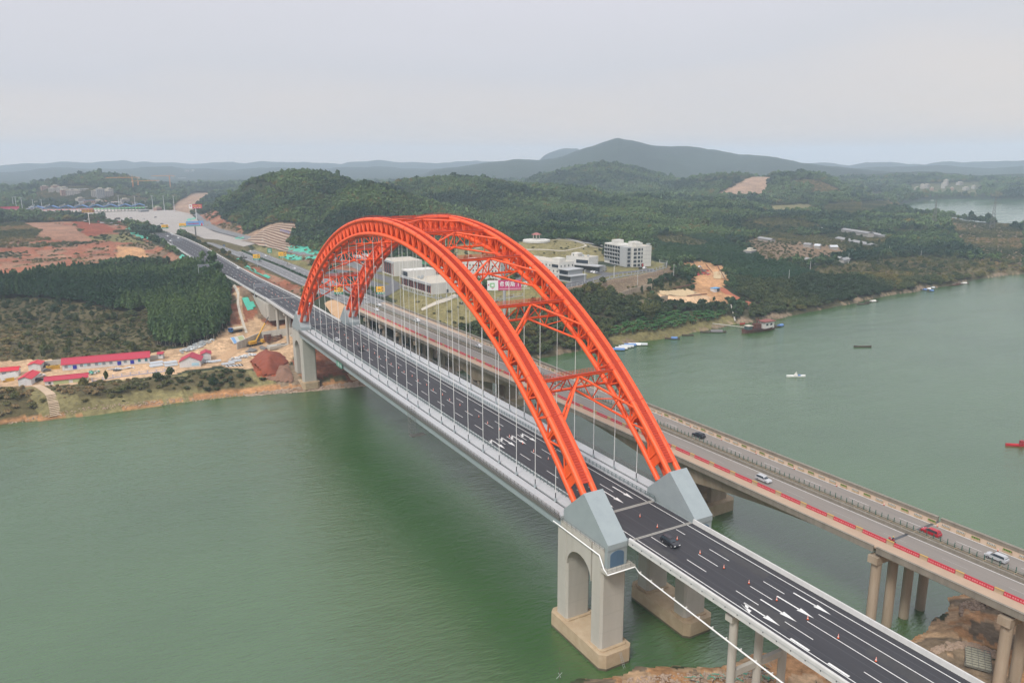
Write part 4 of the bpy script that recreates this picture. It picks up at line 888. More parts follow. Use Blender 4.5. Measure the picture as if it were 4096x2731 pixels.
def lineq(mb,P,Q,wd,m=0):
    dx,dy=Q[0]-P[0],Q[1]-P[1]; L=math.hypot(dx,dy)+1e-9; nx,ny=dy/L*wd/2,-dx/L*wd/2
    mb.add([(P[0]-nx,P[1]-ny,P[2]),(P[0]+nx,P[1]+ny,P[2]),(Q[0]+nx,Q[1]+ny,Q[2]),(Q[0]-nx,Q[1]-ny,Q[2])],[(0,1,2,3)],m)
mk=MB()
for t in (0.07,0.93):
    for y in np.arange(346,925,8): lineq(mk,NRI(y,t,.03),NRI(y+8,t,.03),0.25)
for t in (0.29,0.5,0.71):
    for y in np.arange(350,920,15): lineq(mk,NRI(y,t,.03),NRI(y+6,t,.03),0.22)
mk.build('lane_marking',WHITED,new_road)
for side in (0,1):
    mb=MB()
    for y in np.arange(346,922,8):
        P=NRI(y,-0.03 if side==0 else 1.03); Q=NRI(y+8,-0.03 if side==0 else 1.03); w_=0.3
        for o1,o2,z0,z1 in ((-w_,w_,-0.5,0.75),):
            mb.add([(P[0]+o1,P[1],P[2]+z0),(P[0]+o2,P[1],P[2]+z0),(Q[0]+o2,Q[1],Q[2]+z0),(Q[0]+o1,Q[1],Q[2]+z0),(P[0]+o1,P[1],P[2]+z1),(P[0]+o2,P[1],P[2]+z1),(Q[0]+o2,Q[1],Q[2]+z1),(Q[0]+o1,Q[1],Q[2]+z1)],[(4,5,6,7),(0,1,5,4),(1,2,6,5),(2,3,7,6),(3,0,4,7)])
    mb.build('roadside_barrier',PARAP,label=['pale concrete barrier along the left edge of the new black highway beyond the arch','pale concrete barrier along the right edge of the new black highway beyond the arch'][side],cat='barrier')
yo,xc,hw_=dense([332,380,462,552,631,706,784,919,1030],[53.2,51,49,48,44.5,42,38,29,21],[13.5,14,14.5,14.5,14.5,15,15,17,19])
zo=24+np.maximum(0,(yo-700)/330*3.6)
old_road=ribbon('old_highway',[(c-w_,y,z_) for c,w_,y,z_ in zip(xc,hw_,yo,zo)],[(c+w_,y,z_) for c,w_,y,z_ in zip(xc,hw_,yo,zo)],ASPHF)
ORI=lambda y,o,dz=0:(float(np.interp(y,yo,xc))+o,y,float(np.interp(y,yo,zo))+dz)
mk=MB()
for o in (-12.2,-3.2,2.2,11.6):
    for y in np.arange(334,990,8): lineq(mk,ORI(y,o,.03),ORI(y+8,o,.03),0.22)
for o in (-7.6,7):
    for y in np.arange(334,990,15): lineq(mk,ORI(y,o,.03),ORI(y+6,o,.03),0.18)
mk.build('lane_marking',WHITED,old_road)
m_=MB(); m_.prism([tuple(p) for p in PLAZA_W],PLAZA_Z-3,PLAZA_Z); 
plaza=m_.build('plaza',PLAZ,kind='structure')
# ramp to the right of the highway and the campus roads, laid on the ground
def sheet(name,pts,m,dz=0.12,width=None,kind='structure',parent=None,step=4,closed=False,lab=None,cat=None,grp=None):
    P=[np.array(p) for p in pts]; d=[P[0]]
    for a,b in zip(P[:-1],P[1:]):
        L=np.linalg.norm((b-a)[:2]); n=max(1,int(L/step))
        for i in range(1,n+1): d.append(a+(b-a)*i/n)
    if len(d)>4:
        for _ in range(2): d=[d[0]]+[(d[i-1]+2*d[i]+d[i+1])/4 for i in range(1,len(d)-1)]+[d[-1]]
    mb=MB(); vs=[]
    for i,p in enumerate(d):
        t=(d[min(i+1,len(d)-1)]-d[max(i-1,0)])[:2]; t=t/(np.linalg.norm(t)+1e-9); nx,ny=t[1],-t[0]
        w_=width if not hasattr(width,'__len__') else np.interp(i/(len(d)-1),np.linspace(0,1,len(width)),width)
        k=4
        for j in range(k+1):
            o=(j/k-0.5)*w_; x,y=p[0]+nx*o,p[1]+ny*o; vs.append((x,y,max(hz(x,y),0.1)+dz))
    k=4; fs=[(i*(k+1)+j,i*(k+1)+j+1,(i+1)*(k+1)+j+1,(i+1)*(k+1)+j) for i in range(len(d)-1) for j in range(k)]
    mb.add(vs,fs,0,True); return mb.build(name,m,parent,kind=kind,label=lab,cat=cat,group=grp)
G=lambda *l:[ground(a,b) for a,b in l]
sheet('slip_road',G((445,488),(462,505),(478,520),(500,531),(560,547),(640,570),(700,585),(750,592),(800,602),(880,625)),ASPHF,0.35,[9,9,10,10,9,9,9,10,16])
sheet('station_forecourt',G((740,620),(800,632),(860,650),(905,672)),ASPHC,0.4,[14,26,34,16])
CPATH=mat('pale_paving',(0.50,0.46,0.38),0.9,noise=0.6,nscale=0.2,col2=(0.38,0.34,0.28))
DIRT=mat('dirt_road',(0.50,0.33,0.19),0.95,noise=0.8,nscale=0.15,col2=(0.38,0.23,0.12))
PINK=mat('hoarding_earth',(0.42,0.28,0.19),0.95,noise=0.8,nscale=0.3,col2=(0.28,0.17,0.11))
sheet('campus_road',G((1240,652),(1300,655),(1350,645),(1390,633),(1420,627),(1460,624),(1500,618)),ASPHC,0.2,8)
sheet('campus_road',G((1240,652),(1180,640),(1120,632)),ASPHC,0.2,7)
sheet('car_park',G((1352,624),(1400,630)),ASPHC,0.24,12)
sheet('path',G((1186,556),(1140,561),(1090,572)),CPATH,0.25,2.2)
sheet('path',G((1250,551),(1300,553),(1335,558),(1350,564),(1330,570),(1300,577),(1180,577)),CPATH,0.25,2.0)
sheet('path',G((1350,564),(1385,571),(1410,578)),CPATH,0.25,2.2)
sheet('path',G((1225,562-14),(1280,548),(1330,556),(1390,566)),mat('grey_road',(0.33,0.33,0.33),0.9),0.25,5)
sheet('dirt_road',G((500,832),(545,800),(575,775),(610,760),(650,752),(690,748)),DIRT,0.15,7)
sheet('dirt_road',G((0,643),(90,634),(180,627),(270,622),(350,614),(400,606)),DIRT,0.3,5)
sheet('path',G((537,655),(548,675),(546,700),(556,735),(566,765)),CPATH,0.25,1.6)
sheet('path',G((968,712),(1000,700),(1030,688),(1048,678)),CPATH,0.3,3.0)
sheet('red_track',G((1655,662),(1680,680),(1705,692),(1725,700)),mat('red_track_earth',(0.32,0.10,0.05),0.95),0.3,6)
sheet('dirt_road',G((760,690),(775,712),(800,735)),DIRT,0.3,9)
# green netting laid over raw slopes
NET=mat('green_netting',(0.07,0.42,0.30),0.8,noise=0.7,nscale=0.35,col2=(0.045,0.30,0.21),bump=0.8,bscale=0.8)
def patch(name,px,m,dz=0.35,wr=0.5,step=2.0,lab=None,cat=None,kind=None,grp=None,top=None):
    W=np.array([ground(a,b)[:2] for a,b in px]); x0,y0=W.min(0); x1,y1=W.max(0); step=max(step,(x1-x0)/70,(y1-y0)/70)
    X,Y=np.meshgrid(np.arange(x0-step,x1+2*step,step),np.arange(y0-step,y1+2*step,step),indexing='ij'); H=hterr(X.ravel(),Y.ravel()).reshape(X.shape)
    wrn=fbm(X/3.1,Y/3.1,3,66)*wr; T=0 if top is None else top*np.clip(np.where(inpoly(X,Y,W),dseg(X.ravel(),Y.ravel(),W).reshape(X.shape),0)/8,0,1)**0.8
    Z=H+dz+wrn+T; ins=inpoly(X,Y,W).astype(int); mb=MB(); ids={}
    def vid(i,j):
        if (i,j) not in ids: ids[(i,j)]=len(vs); vs.append((X[i,j],Y[i,j],Z[i,j]))
        return ids[(i,j)]
    vs=[];fs=[]
    for i in range(X.shape[0]-1):
        for j in range(X.shape[1]-1):
            if ins[i,j]+ins[i+1,j]+ins[i,j+1]+ins[i+1,j+1]>=3: fs.append((vid(i,j),vid(i+1,j),vid(i+1,j+1),vid(i,j+1)))
    if not fs: return None
    mb.add(vs,fs,0,True); return mb.build(name,m,label=lab,cat=cat,kind=kind,group=grp)
NETS=(("green netting over the embankment below the road junction at upper left",[(283,528),(296,520),(330,535),(358,549),(330,550),(295,536)]),
 ("small green netting patch beside the end of the orange track",[(407,596),(418,584),(427,588),(417,600)]),
 ("large upper green netting below the terraced slope, above the slip road",[(648,577),(660,564),(742,572),(748,585),(700,583)]),
 ("lower green netting between the slip road and the highway",[(648,590),(660,583),(745,590),(735,600),(655,598)]),
 ("small green netting at the left foot of the terraced slope",[(536,549),(548,543),(562,544),(550,552)]),
 ("green netting strip between the two highways, nearer the arch",[(552,605),(575,612),(610,630),(625,637),(600,634),(560,615)]),
 ("small green netting between the two highways, farther strip",[(541,597),(548,592),(560,600),(552,604)]),
 ("torn green netting on the bank beside the concrete abutment",[(553,690),(562,678),(590,700),(583,715),(562,716)]),
 ("pale green sheet on the cut hillside under the small billboard",[(425,505),(445,500),(452,503),(432,509)]))
for lab,px in NETS: patch('green_netting',px,NET,0.4,0.7,lab=lab,cat='netting',grp='green netting on the raw slopes')
# ---------------- buildings ----------------
WALLW=mat('white_render',(0.60,0.585,0.54),0.85,noise=0.4,nscale=0.3,col2=(0.50,0.49,0.45),streak=True)
WALLG=mat('grey_render',(0.36,0.37,0.37),0.85)
ROOFG=mat('roof_screed',(0.48,0.44,0.36),0.9,noise=0.5,nscale=0.3,col2=(0.40,0.36,0.30))
REDR=mat('red_sheet_roof',(0.42,0.018,0.045),0.5,noise=0.5,nscale=0.9,col2=(0.36,0.03,0.06),streak=(0.2,1,1))
REDRR=mat('bright_red_sheet_roof',(0.52,0.012,0.03),0.5)
PANEL=mat('white_panel',(0.62,0.62,0.61),0.6,noise=0.4,nscale=1.0,col2=(0.52,0.52,0.52))
BLUEDR=mat('cobalt_door',(0.02,0.03,0.32),0.5)
GREYW=mat('window_grey',(0.20,0.23,0.27),0.3)
BRICKR=mat('red_column',(0.28,0.07,0.05),0.8)
YELG=mat('yellow_green_panel',(0.38,0.42,0.22),0.8)
BLUER=mat('blue_sheet_roof',(0.045,0.14,0.33),0.5)
STEP=mat('terrace_concrete',(0.42,0.33,0.24),0.9,noise=0.6,nscale=0.2,col2=(0.32,0.24,0.17))
def frame2(A,B):   # local frame: x along A->B seen left to right, y away from the camera
    rz=math.atan2(B[1]-A[1],B[0]-A[0]); return rz,math.hypot(B[0]-A[0],B[1]-A[1])
_win={}
def winmesh(w,h,mt=GLASS,fr=WHITE):
    k=(round(w,2),round(h,2),mt.name,fr.name)
    if k not in _win:
        m_=MB(); m_.box(-w/2,w/2,-0.03,0.06,0,h,1); m_.box(-w/2+0.07,-0.03,-0.06,0.0,0.07,h-0.07,0); m_.box(0.03,w/2-0.07,-0.06,0.0,0.07,h-0.07,0)
        _win[k]=m_.mesh('window',[mt,fr])
    return _win[k]
def addwin(root,x,y,z,w,h,rz=0,mt=GLASS,fr=WHITE,name='window'):
    return link_mesh(name,winmesh(w,h,mt,fr),root,(x,y,z),rz)
# six-storey dormitory block
zg=31.0
A=at(1388,602,zg); B=at(1424.3,609.5,zg); C_=at(1453.7,614,zg); D_=at(1495,611,zg)
rz,LA=frame2(B,A); 
def dorm():
    rzr,L=frame2(C_,D_)
    r=empty('dormitory_block',C_,rzr,'white five-storey dormitory block with rows of balconies and a rooftop tower, beside the campus wall','building')
    inv=Matrix.Rotation(-rzr,3,'Z')
    def lc(P): q=inv@Vector((P[0]-C_[0],P[1]-C_[1],0)); return q.x,q.y
    H=5*3.15; W_=7.5
    ax,ay=lc(A); bx,by=lc(B)
    m_=MB(); m_.box(0,L,0,13,0,H+0.9); m_.box(0.4,L-0.4,0.4,12.6,H+0.9,H+0.95,1); 
    m_.build('east_wing',[WALLW,ROOFG],r)
    d=math.hypot(bx-ax,by-ay); ux,uy=(bx-ax)/d,(by-ay)/d; nx,ny=-uy,ux
    if ny<0: nx,ny=-nx,-ny
    m_=MB(); q=[(ax,ay),(bx,by),(bx+nx*14,by+ny*14),(ax+nx*14,ay+ny*14)]; m_.prism(q,0,H+0.9); m_.build('west_wing',WALLW,r)
    m_=MB(); m_.box(-4.5,0.5,3,13,0,H+0.4); m_.build('stair_core',WALLG,r)
    for f in range(1,6):
        m_=MB(); m_.box(-0.08,L+0.08,-0.1,13.1,f*3.15-0.12,f*3.15+0.12); m_.build('floor_band',WALLG,r)
    m_=MB(); m_.box(0.8,8.5,3,9,H+0.9,H+4.4); m_.box(3,9.5,1.2,4,H+0.9,H+3.6); m_.build('roof_tower',WALLW,r)
    m_=MB(); cx,cy=(ax+bx)/2+nx*6,(ay+by)/2+ny*6; m_.prism([(cx-5,cy-3),(cx+3,cy-3),(cx+3,cy+3),(cx-5,cy+3)],H+0.9,H+4.2); m_.build('roof_tower',WALLW,r)
    # parapet rim
    rw=math.atan2(uy,ux)
    for f in range(5):
        z0=f*3.15
        for c in range(6):
            if f==0 and c<2: continue
            t=(c+0.5)/6*0.97+0.01; x,y=ax+(bx-ax)*t,ay+(by-ay)*t
            m_=MB(); w2=d/6*0.82/2; m_.box(-w2,w2,-0.06,0.05,0.35,2.85,0); m_.box(-w2,w2,-0.9,-0.82,0.1,1.1,1); m_.box(-w2,w2,-0.9,0,0.0,0.12,1)
            o=m_.build('balcony',[GLASS,WALLG],r); o.location=(x,y,z0); o.rotation_euler=(0,0,rw)
        for xx,w2,mt in ((1.6,3.0,GLASS),(5.4,2.6,GLASS),(8.2,1.4,GLASS)): addwin(r,xx+0.2,-0.05,z0+0.4,w2,2.1,0,mt,WALLG)
        addwin(r,-2.2,2.9,z0+0.4,2.8,2.2,0,GLASS,WALLG)
        addwin(r,-0.05,-0.0+2.0,z0+1.3,0.6,0.6,math.pi/2*3,GLASS,WALLG)
    addwin(r,9.3,-0.08,0.1,1.8,2.6,0,mat('red_doorway',(0.3,0.02,0.03),0.6),WALLG,'door')
dorm()
def slab_building(name,pa,pb,z,dep,H,label,floors,cols,cat='building',wallm=None,roofm=None,ww=1.1,wh=1.6,sx=None,band=True,side=0,wm=GLASS,parapet=0.9,group=None):
    P,Q=at(*pa,z),at(*pb,z); rz,L=frame2(P,Q); r=empty(name,P,rz,label,cat,group); wallm=wallm or WALLW; roofm=roofm or ROOFG
    m_=MB(); m_.box(0,L,0,dep,-1.5,H); m_.build('wall',wallm,r)
    m_=MB(); m_.box(0.25,L-0.25,0.25,dep-0.25,H,H+0.06,1)
    for q in ((0,L,0,.25),(0,L,dep-.25,dep),(0,.25,.25,dep-.25),(L-.25,L,.25,dep-.25)): m_.box(q[0],q[1],q[2],q[3],H,H+parapet)
    m_.build('roof',[wallm,roofm],r)
    fh=H/floors if floors else H
    for f in range(floors):
        for c in range(cols):
            x=(c+0.5)*L/cols; addwin(r,x,-0.04,f*fh+fh*0.28,min(ww,L/cols*0.7),min(wh,fh*0.55),0,wm,wallm)
        for c in range(side):
            y=(c+0.5)*dep/side; addwin(r,L+0.04,y,f*fh+fh*0.28,min(ww,dep/side*.7),min(wh,fh*.55),math.pi/2,wm,wallm)
            addwin(r,-0.04,y,f*fh+fh*0.28,min(ww,dep/side*.7),min(wh,fh*.55),-math.pi/2,wm,wallm)
        if band and f: 
            m_=MB(); m_.box(-0.06,L+0.06,-0.1,dep+0.06,f*fh-0.15,f*fh+0.15); m_.build('floor_band',WALLG,r)
    return r,L
def sub(r,n,ms,*boxes):
    m_=MB()
    for b in boxes: m_.box(*b)
    return m_.build(n,ms,r)
# office building with stepped terraces
r,L=slab_building('office_building',(1165,622),(1284,642),31,15,11.4,'long three-storey grey and white office building with terraces stepping down at its right end',3,15,side=4)
for i,(x0,x1,y0,y1,z0,z1) in enumerate(((L,L+10,0,14,0,7.6),(L+2,L+15,-2,13,0,3.9))):
    sub(r,'terrace_block',WALLG,(x0,x1,y0,y1,z0-1,z1)); sub(r,'terrace_slab',WALLG,(x0-1,x1+1.2,y0-1.4,y1,z1,z1+0.5)); sub(r,'glass_front',GLASS,(x0+0.6,x1-0.6,y0-0.06,y0,z0+0.6+(3.6 if i==0 else 0),z1-0.5))
sub(r,'glass_front',GLASS,(L-8,L-1,-0.1,-0.02,8.4,10.6))
sub(r,'roof_tower',WALLW,(L-12,L-4,4,10,11.4,14.6)); sub(r,'roof_tower',WALLW,(2,7,8,13,11.4,14.2))
sg=MB(); sg.box(-14,3,12.0,12.3,13.4,17,0)
def yfront(y):
    def f(mb,u0,v0,u1,v1,t,m):
        dx,dz=u1-u0,v1-v0; L_=math.hypot(dx,dz)+1e-9; nx,nz=-dz/L_*t/2,dx/L_*t/2
        mb.add([(u0+nx,y,v0+nz),(u0-nx,y,v0-nz),(u1-nx,y,v1-nz),(u1+nx,y,v1+nz)],[(0,1,2,3)],m)
    return f
for i,ch in enumerate('听党指挥能打胜仗'[-4:]+'命令'): pass
for i,ch in enumerate('听党命令'): glyph(sg,ch,-9.5+i*3.1,13.8,2.5,2.7,yfront(11.95),0.35,1)
sg.build('roof_sign',[mat('pale_blue_board',(0.25,0.45,0.68),0.6),BLUEDR],r)
r,L=slab_building('canteen_building',(1300,617),(1352,622),31,14,9.5,'white canteen building with glazed ground floor and broad terrace beside the parked minibus',0,0)
sub(r,'terrace_slab',WALLG,(L*0.35,L+12,-5,3,4.3,5.0)); sub(r,'glass_front',GLASS,(L*0.4,L+10,-0.5,-0.1,0.6,4.0)); sub(r,'lower_block',WALLG,(L*0.4,L+10.5,-0.1,8,-1,4.3))
sub(r,'glass_front',GLASS,(L*0.45,L-0.6,-0.12,-0.02,5.4,8.2)); sub(r,'roof_tower',WALLW,(3,9,3,10,9.5,12.6)); addwin(r,5,2.95,10.2,0.9,1.8)
r,L=slab_building('barracks_building',(1062,636),(1150,641),31,14,11.0,'grey and white three-storey dormitory seen through the red arch above the pink billboard',3,12,side=3)
sub(r,'roof_tower',WALLW,(2,12,4,11,11,13.4))
# white halls by the highway
def hall(pa,pb,z,dep,H,label,ncol,up=None):
    P,Q=at(*pa,z),at(*pb,z); rz,L=frame2(P,Q); r=empty('white_hall',P,rz,label,'building',None)
    sub(r,'wall',WALLW,(0,L,0,dep,-2,H)); m_=MB(); m_.box(.3,L-.3,.3,dep-.3,H,H+.05,1)
    for q in ((0,L,0,.3),(0,L,dep-.3,dep),(0,.3,.3,dep-.3),(L-.3,L,.3,dep-.3)): m_.box(*q,H,H+.7)
    m_.build('roof',[WALLW,ROOFG],r)
    m_=MB(); m_.box(1.0,L-1.0,-0.05,0.05,0.7,H-1.1); m_.build('glass_front',GLASS,r)
    for c in range(ncol):
        x=1.0+(L-2)*c/(ncol-1); m_=MB(); m_.box(x-0.22,x+0.22,-0.3,-0.05,0.4,H-1.0); m_.build('column',BRICKR,r)
    m_=MB(); m_.box(0,L,-0.8,0,H-0.9,H+0.7); m_.build('eave',WALLG,r)
    return r,L
r,L=hall((922,654),(991,676),27.5,24,6.6,'long low white hall with dark red columns beside the highway, nearest the camera',17)
sub(r,'upper_block',WALLW,(0,12,0.3,22,6.6,11.5)); sub(r,'glass_front',GLASS,(1,11,0.15,0.3,7.4,10.6)); addwin(r,L+0.1,12,0.1,1.8,2.4,math.pi/2,GLASS,WALLW,'door')
r,L=hall((878,624),(905,634),27.5,24,10.5,'taller white hall behind the long low hall, beside the highway',6)
r,L=hall((812,600),(862,614),27.5,14,5,'farthest low white hall partly hidden behind the red arch',9)
r,L=slab_building('gate_house',(1010,620),(1028,622),30,6,4,'small white guard house near the green sports pitch',1,3)
for o_h in [o for o in bpy.data.objects if o.parent is None and o.name.split('.')[0] in ('white_hall','office_building','barracks_building','canteen_building','dormitory_block')]:
    hb_=dict(white_hall=7.2,office_building=12.3,barracks_building=12,canteen_building=10.2,dormitory_block=17)[o_h.name.split('.')[0]]; Rr_=random.Random(len(o_h.name)*7)
    for k in range(4):
        xk,yk_=Rr_.uniform(14,24) if 'hall' in o_h.name else Rr_.uniform(3,20),Rr_.uniform(3,10); m_=MB(); m_.cbox((xk,yk_,hb_+.3),(1.6,1.1,1.3),Rr_.random()); m_.tube((xk,yk_,hb_+.9),(xk,yk_,hb_+1.15),.4,8); m_.build('roof_unit',GALV,o_h)
# sports pitch with fence, pavilion on its round terrace
TURF=mat('turf_pitch',(0.02,0.16,0.07),0.9,noise=0.4,nscale=0.3,col2=(0.015,0.12,0.05))
patch('sports_pitch',[(925,594),(975,598),(1045,605),(1060,620),(1030,618),(960,606)],TURF,0.4,0,lab='bright green sports pitch behind the white halls',cat='sports pitch')
patch('sports_court',[(985,622),(1040,624),(1052,634),(1010,632)],mat('red_court',(0.25,0.06,0.06),0.8),0.4,0,lab='dull red sports court beyond the white halls',cat='sports court')
P=ground(1232,553); r=empty('pavilion',P,0.3,'small hilltop pavilion with pink roof on a round white terrace','pavilion')
m_=MB(); m_.tube((0,0,-1),(0,0,0.9),13,32); m_.tube((0,0,0.9),(0,0,1.4),8,32); m_.build('terrace',WALLW,r)
for x in(-2,2):
    for y in(-2,2): m_=MB(); m_.box(x-.35,x+.35,y-.35,y+.35,1.3,5.8); m_.build('pillar',CONC,r)
m_=MB(); m_.add([(-3.6,-3.6,5.8),(3.6,-3.6,5.8),(3.6,3.6,5.8),(-3.6,3.6,5.8),(-.8,-.8,7.6),(.8,-.8,7.6),(.8,.8,7.6),(-.8,.8,7.6)],[(0,1,5,4),(1,2,6,5),(2,3,7,6),(3,0,4,7),(4,5,6,7),(3,2,1,0)]); m_.build('roof',mat('pink_tile',(0.34,0.13,0.12),0.8),r)
# campus perimeter wall fences and retaining walls
def fence(name,px,h,every,m,lab,cat='fence',zoff=0.0,grp=None,panel=None):
    P=[ground(a,b) for a,b in px]; r=empty(name,P[0],0,lab,cat,grp); pm=MB(); posts=[]
    d=[P[0]]
    for a,b in zip(P[:-1],P[1:]):
        n=max(1,int(np.linalg.norm((b-a)[:2])/every)); d+=[a+(b-a)*i/n for i in range(1,n+1)]
    d=[np.array([p[0],p[1],hz(p[0],p[1])+zoff]) for p in d]
    for i,p in enumerate(d):
        q=p-d[0]; m_=MB(); m_.box(-.22,.22,-.22,.22,-0.5,h+0.2)
        if i<100: o=m_.build('post',m,r); o.location=(P[0][0]*0+q[0],q[1],q[2]+d[0][2]-P[0][2])
    for a,b in zip(d[:-1],d[1:]):
        a=a-P[0]; b=b-P[0]
        for z0,z1,t in ((0,0.45,0.15),(h-0.12,h,0.05),(h*0.55,h*0.55+.06,0.04)):
            dx,dy=(b-a)[:2]; L_=math.hypot(dx,dy)+1e-9; nx,ny=dy/L_*t,-dx/L_*t
            pm.add([(a[0]-nx,a[1]-ny,a[2]+z0-0.4*(z0==0)),(a[0]+nx,a[1]+ny,a[2]+z0-0.4*(z0==0)),(b[0]+nx,b[1]+ny,b[2]+z0-0.4*(z0==0)),(b[0]-nx,b[1]-ny,b[2]+z0-0.4*(z0==0)),(a[0]-nx,a[1]-ny,a[2]+z1),(a[0]+nx,a[1]+ny,a[2]+z1),(b[0]+nx,b[1]+ny,b[2]+z1),(b[0]-nx,b[1]-ny,b[2]+z1)],[(4,5,6,7),(0,1,5,4),(1,2,6,5),(2,3,7,6),(3,0,4,7)])
    pm.build('rail',panel or m,r); return r
fence('perimeter_fence',[(1248,668),(1300,664),(1350,652),(1400,641),(1450,632),(1500,624),(1530,615),(1532,606),(1515,603)],2.4,5,WALLG,'grey campus fence on stone posts running above the retaining wall below the dormitory')
fence('perimeter_fence',[(1060,700),(1110,694),(1160,685),(1200,680)],2.0,5,WALLG,'grey post fence along the grass slope behind the pink billboard')
fence('perimeter_fence',[(925,664),(960,676),(1000,686),(1050,684)],2.0,4,WALLG,'grey post fence in front of the long low white hall')
fence('hill_fence',[(1100,566),(1160,555),(1222,549),(1262,545)],2.2,6,WALLG,'grey fence on the hilltop lawn beside the pavilion')
def rwall(px,H,lab,m=None,th=0.6):
    P=[ground(a,b) for a,b in px]; m_=MB()
    for a,b in zip(P[:-1],P[1:]):
        dx,dy=(b-a)[:2]; L_=math.hypot(dx,dy); nx,ny=dy/L_*th/2,-dx/L_*th/2
        m_.add([(a[0]-nx,a[1]-ny,a[2]-2),(a[0]+nx,a[1]+ny,a[2]-2),(b[0]+nx,b[1]+ny,b[2]-2),(b[0]-nx,b[1]-ny,b[2]-2),(a[0]-nx,a[1]-ny,a[2]+H),(a[0]+nx,a[1]+ny,a[2]+H),(b[0]+nx,b[1]+ny,b[2]+H),(b[0]-nx,b[1]-ny,b[2]+H)],[(4,5,6,7),(0,1,5,4),(1,2,6,5),(2,3,7,6),(3,0,4,7)])
        n=max(2,int(L_/3))
        for i in range(n): p=a+(b-a)*i/n; m_.box(p[0]-.25,p[0]+.25,p[1]-.45,p[1]-.2,p[2]-1,p[2]+H-.3)
    return m_.build('retaining_wall',m or CONCO,label=lab,cat='wall')
rwall([(1425,684),(1460,672),(1497,664)],4.0,'upper pale concrete retaining wall stepped below the campus fence')
rwall([(1465,704),(1500,698),(1533,691)],4.2,'lower pale concrete retaining wall above the bamboo')
rwall([(1290,672),(1340,662),(1400,652),(1460,642),(1522,628)],2.6,'long earth stained retaining wall under the campus fence',DUST)
rwall([(1000,770),(1040,764),(1090,757),(1140,752)],3.0,'low brown concrete wall below the grass slope behind the hangers',DUST)
rwall([(545,803),(600,779),(660,770),(690,766)],4.5,'grey retaining wall behind the yellow mobile crane',CONC)
# terraced slope above the highway
def terrace():
    c=[ground(*p) for p in ((552,553),(660,580),(686,515),(640,515))]
    r=empty('terraced_slope',c[0],0,'terraced cut slope with beige ledges and brown planted bands above the slip road','terrace')
    tops=[np.array(q) for q in (c[0],c[1],c[2],c[3])]; n=11
    for i in range(n):
        for k,(t0,t1) in enumerate(((i/n,(i+0.42)/n),((i+0.42)/n,(i+1)/n))):
            def Pt(u,t):
                a=tops[0]+(tops[3]-tops[0])*t; b=tops[1]+(tops[2]-tops[1])*t; p=a+(b-a)*u; return (p[0]-c[0][0],p[1]-c[0][1],hz(p[0],p[1])-c[0][2]+0.5+(0.5 if k==0 else 0))
            vs=[];m_=MB(); N=14
            for j in range(N+1): vs+=[Pt(j/N,t0),Pt(j/N,t1)]
            m_.add(vs,[(2*j,2*j+2,2*j+3,2*j+1) for j in range(N)]); m_.build('ledge' if k==0 else 'planted_band',STEP if k==0 else mat('planted_soil',(0.16,0.085,0.055),0.95) if i==0 else bpy.data.materials['planted_soil'] if k else STEP,r)
terrace()
# ---------------- works camp ----------------
def gable(pa,pb,z,dep,H,rise,label,wins=(),wallm=None,roofm=None,axis='x',over=0.5,name='site_hut',grp='red roofed site huts of the works camp'):
    P,Q=at(*pa,z),at(*pb,z); rz,L=frame2(P,Q); r=empty(name,P,rz,label,'hut',grp); wallm=wallm or PANEL; roofm=roofm or REDR
    m_=MB()
    if axis=='x': m_.xprism([(0,-.5),(dep,-.5),(dep,H),(dep/2,H+rise-.1),(0,H)],0,L)
    else: m_.yprism([(0,-.5),(0,H),(L/2,H+rise-.1),(L,H),(L,-.5)],0,dep)
    m_.build('wall',wallm,r); m_=MB(); o=over
    if axis=='x':
        s_=rise/(dep/2)
        for a,b in ((-o,dep/2),(dep+o,dep/2)):
            za=H-s_*o; m_.add([(-o,a,za),(L+o,a,za),(L+o,b,H+rise),(-o,b,H+rise),(-o,a,za+.15),(L+o,a,za+.15),(L+o,b,H+rise+.15),(-o,b,H+rise+.15)],[(0,1,2,3),(4,5,6,7),(0,1,5,4),(1,2,6,5),(2,3,7,6),(3,0,4,7)])
        m_.box(-o,L+o,dep/2-.2,dep/2+.2,H+rise+.12,H+rise+.25)
    else:
        s_=rise/(L/2)
        for a,b in ((-o,L/2),(L+o,L/2)):
            za=H-s_*o; m_.add([(a,-o,za),(a,dep+o,za),(b,dep+o,H+rise),(b,-o,H+rise),(a,-o,za+.15),(a,dep+o,za+.15),(b,dep+o,H+rise+.15),(b,-o,H+rise+.15)],[(0,1,2,3),(4,5,6,7),(0,1,5,4),(1,2,6,5),(2,3,7,6),(3,0,4,7)])
        m_.box(L/2-.2,L/2+.2,-o,dep+o,H+rise+.12,H+rise+.25)
    m_.build('roof',roofm,r)
    for (n,t,w_,h_,z0,mt) in wins:
        m_=MB(); x=t*L; m_.box(x-w_/2,x+w_/2,-0.12,0.0,z0,z0+h_); m_.build(n,mt,r)
    return r,L
W=('window',);gw=lambda t:('window',t,1.5,1.5,1.0,GREYW)
BNR=mat('red_banner',(0.55,0.04,0.02),0.6); CY=mat('cyan_notice',(0.35,0.55,0.65),0.6); TEAL=mat('teal_poster',(0.03,0.16,0.20),0.5)
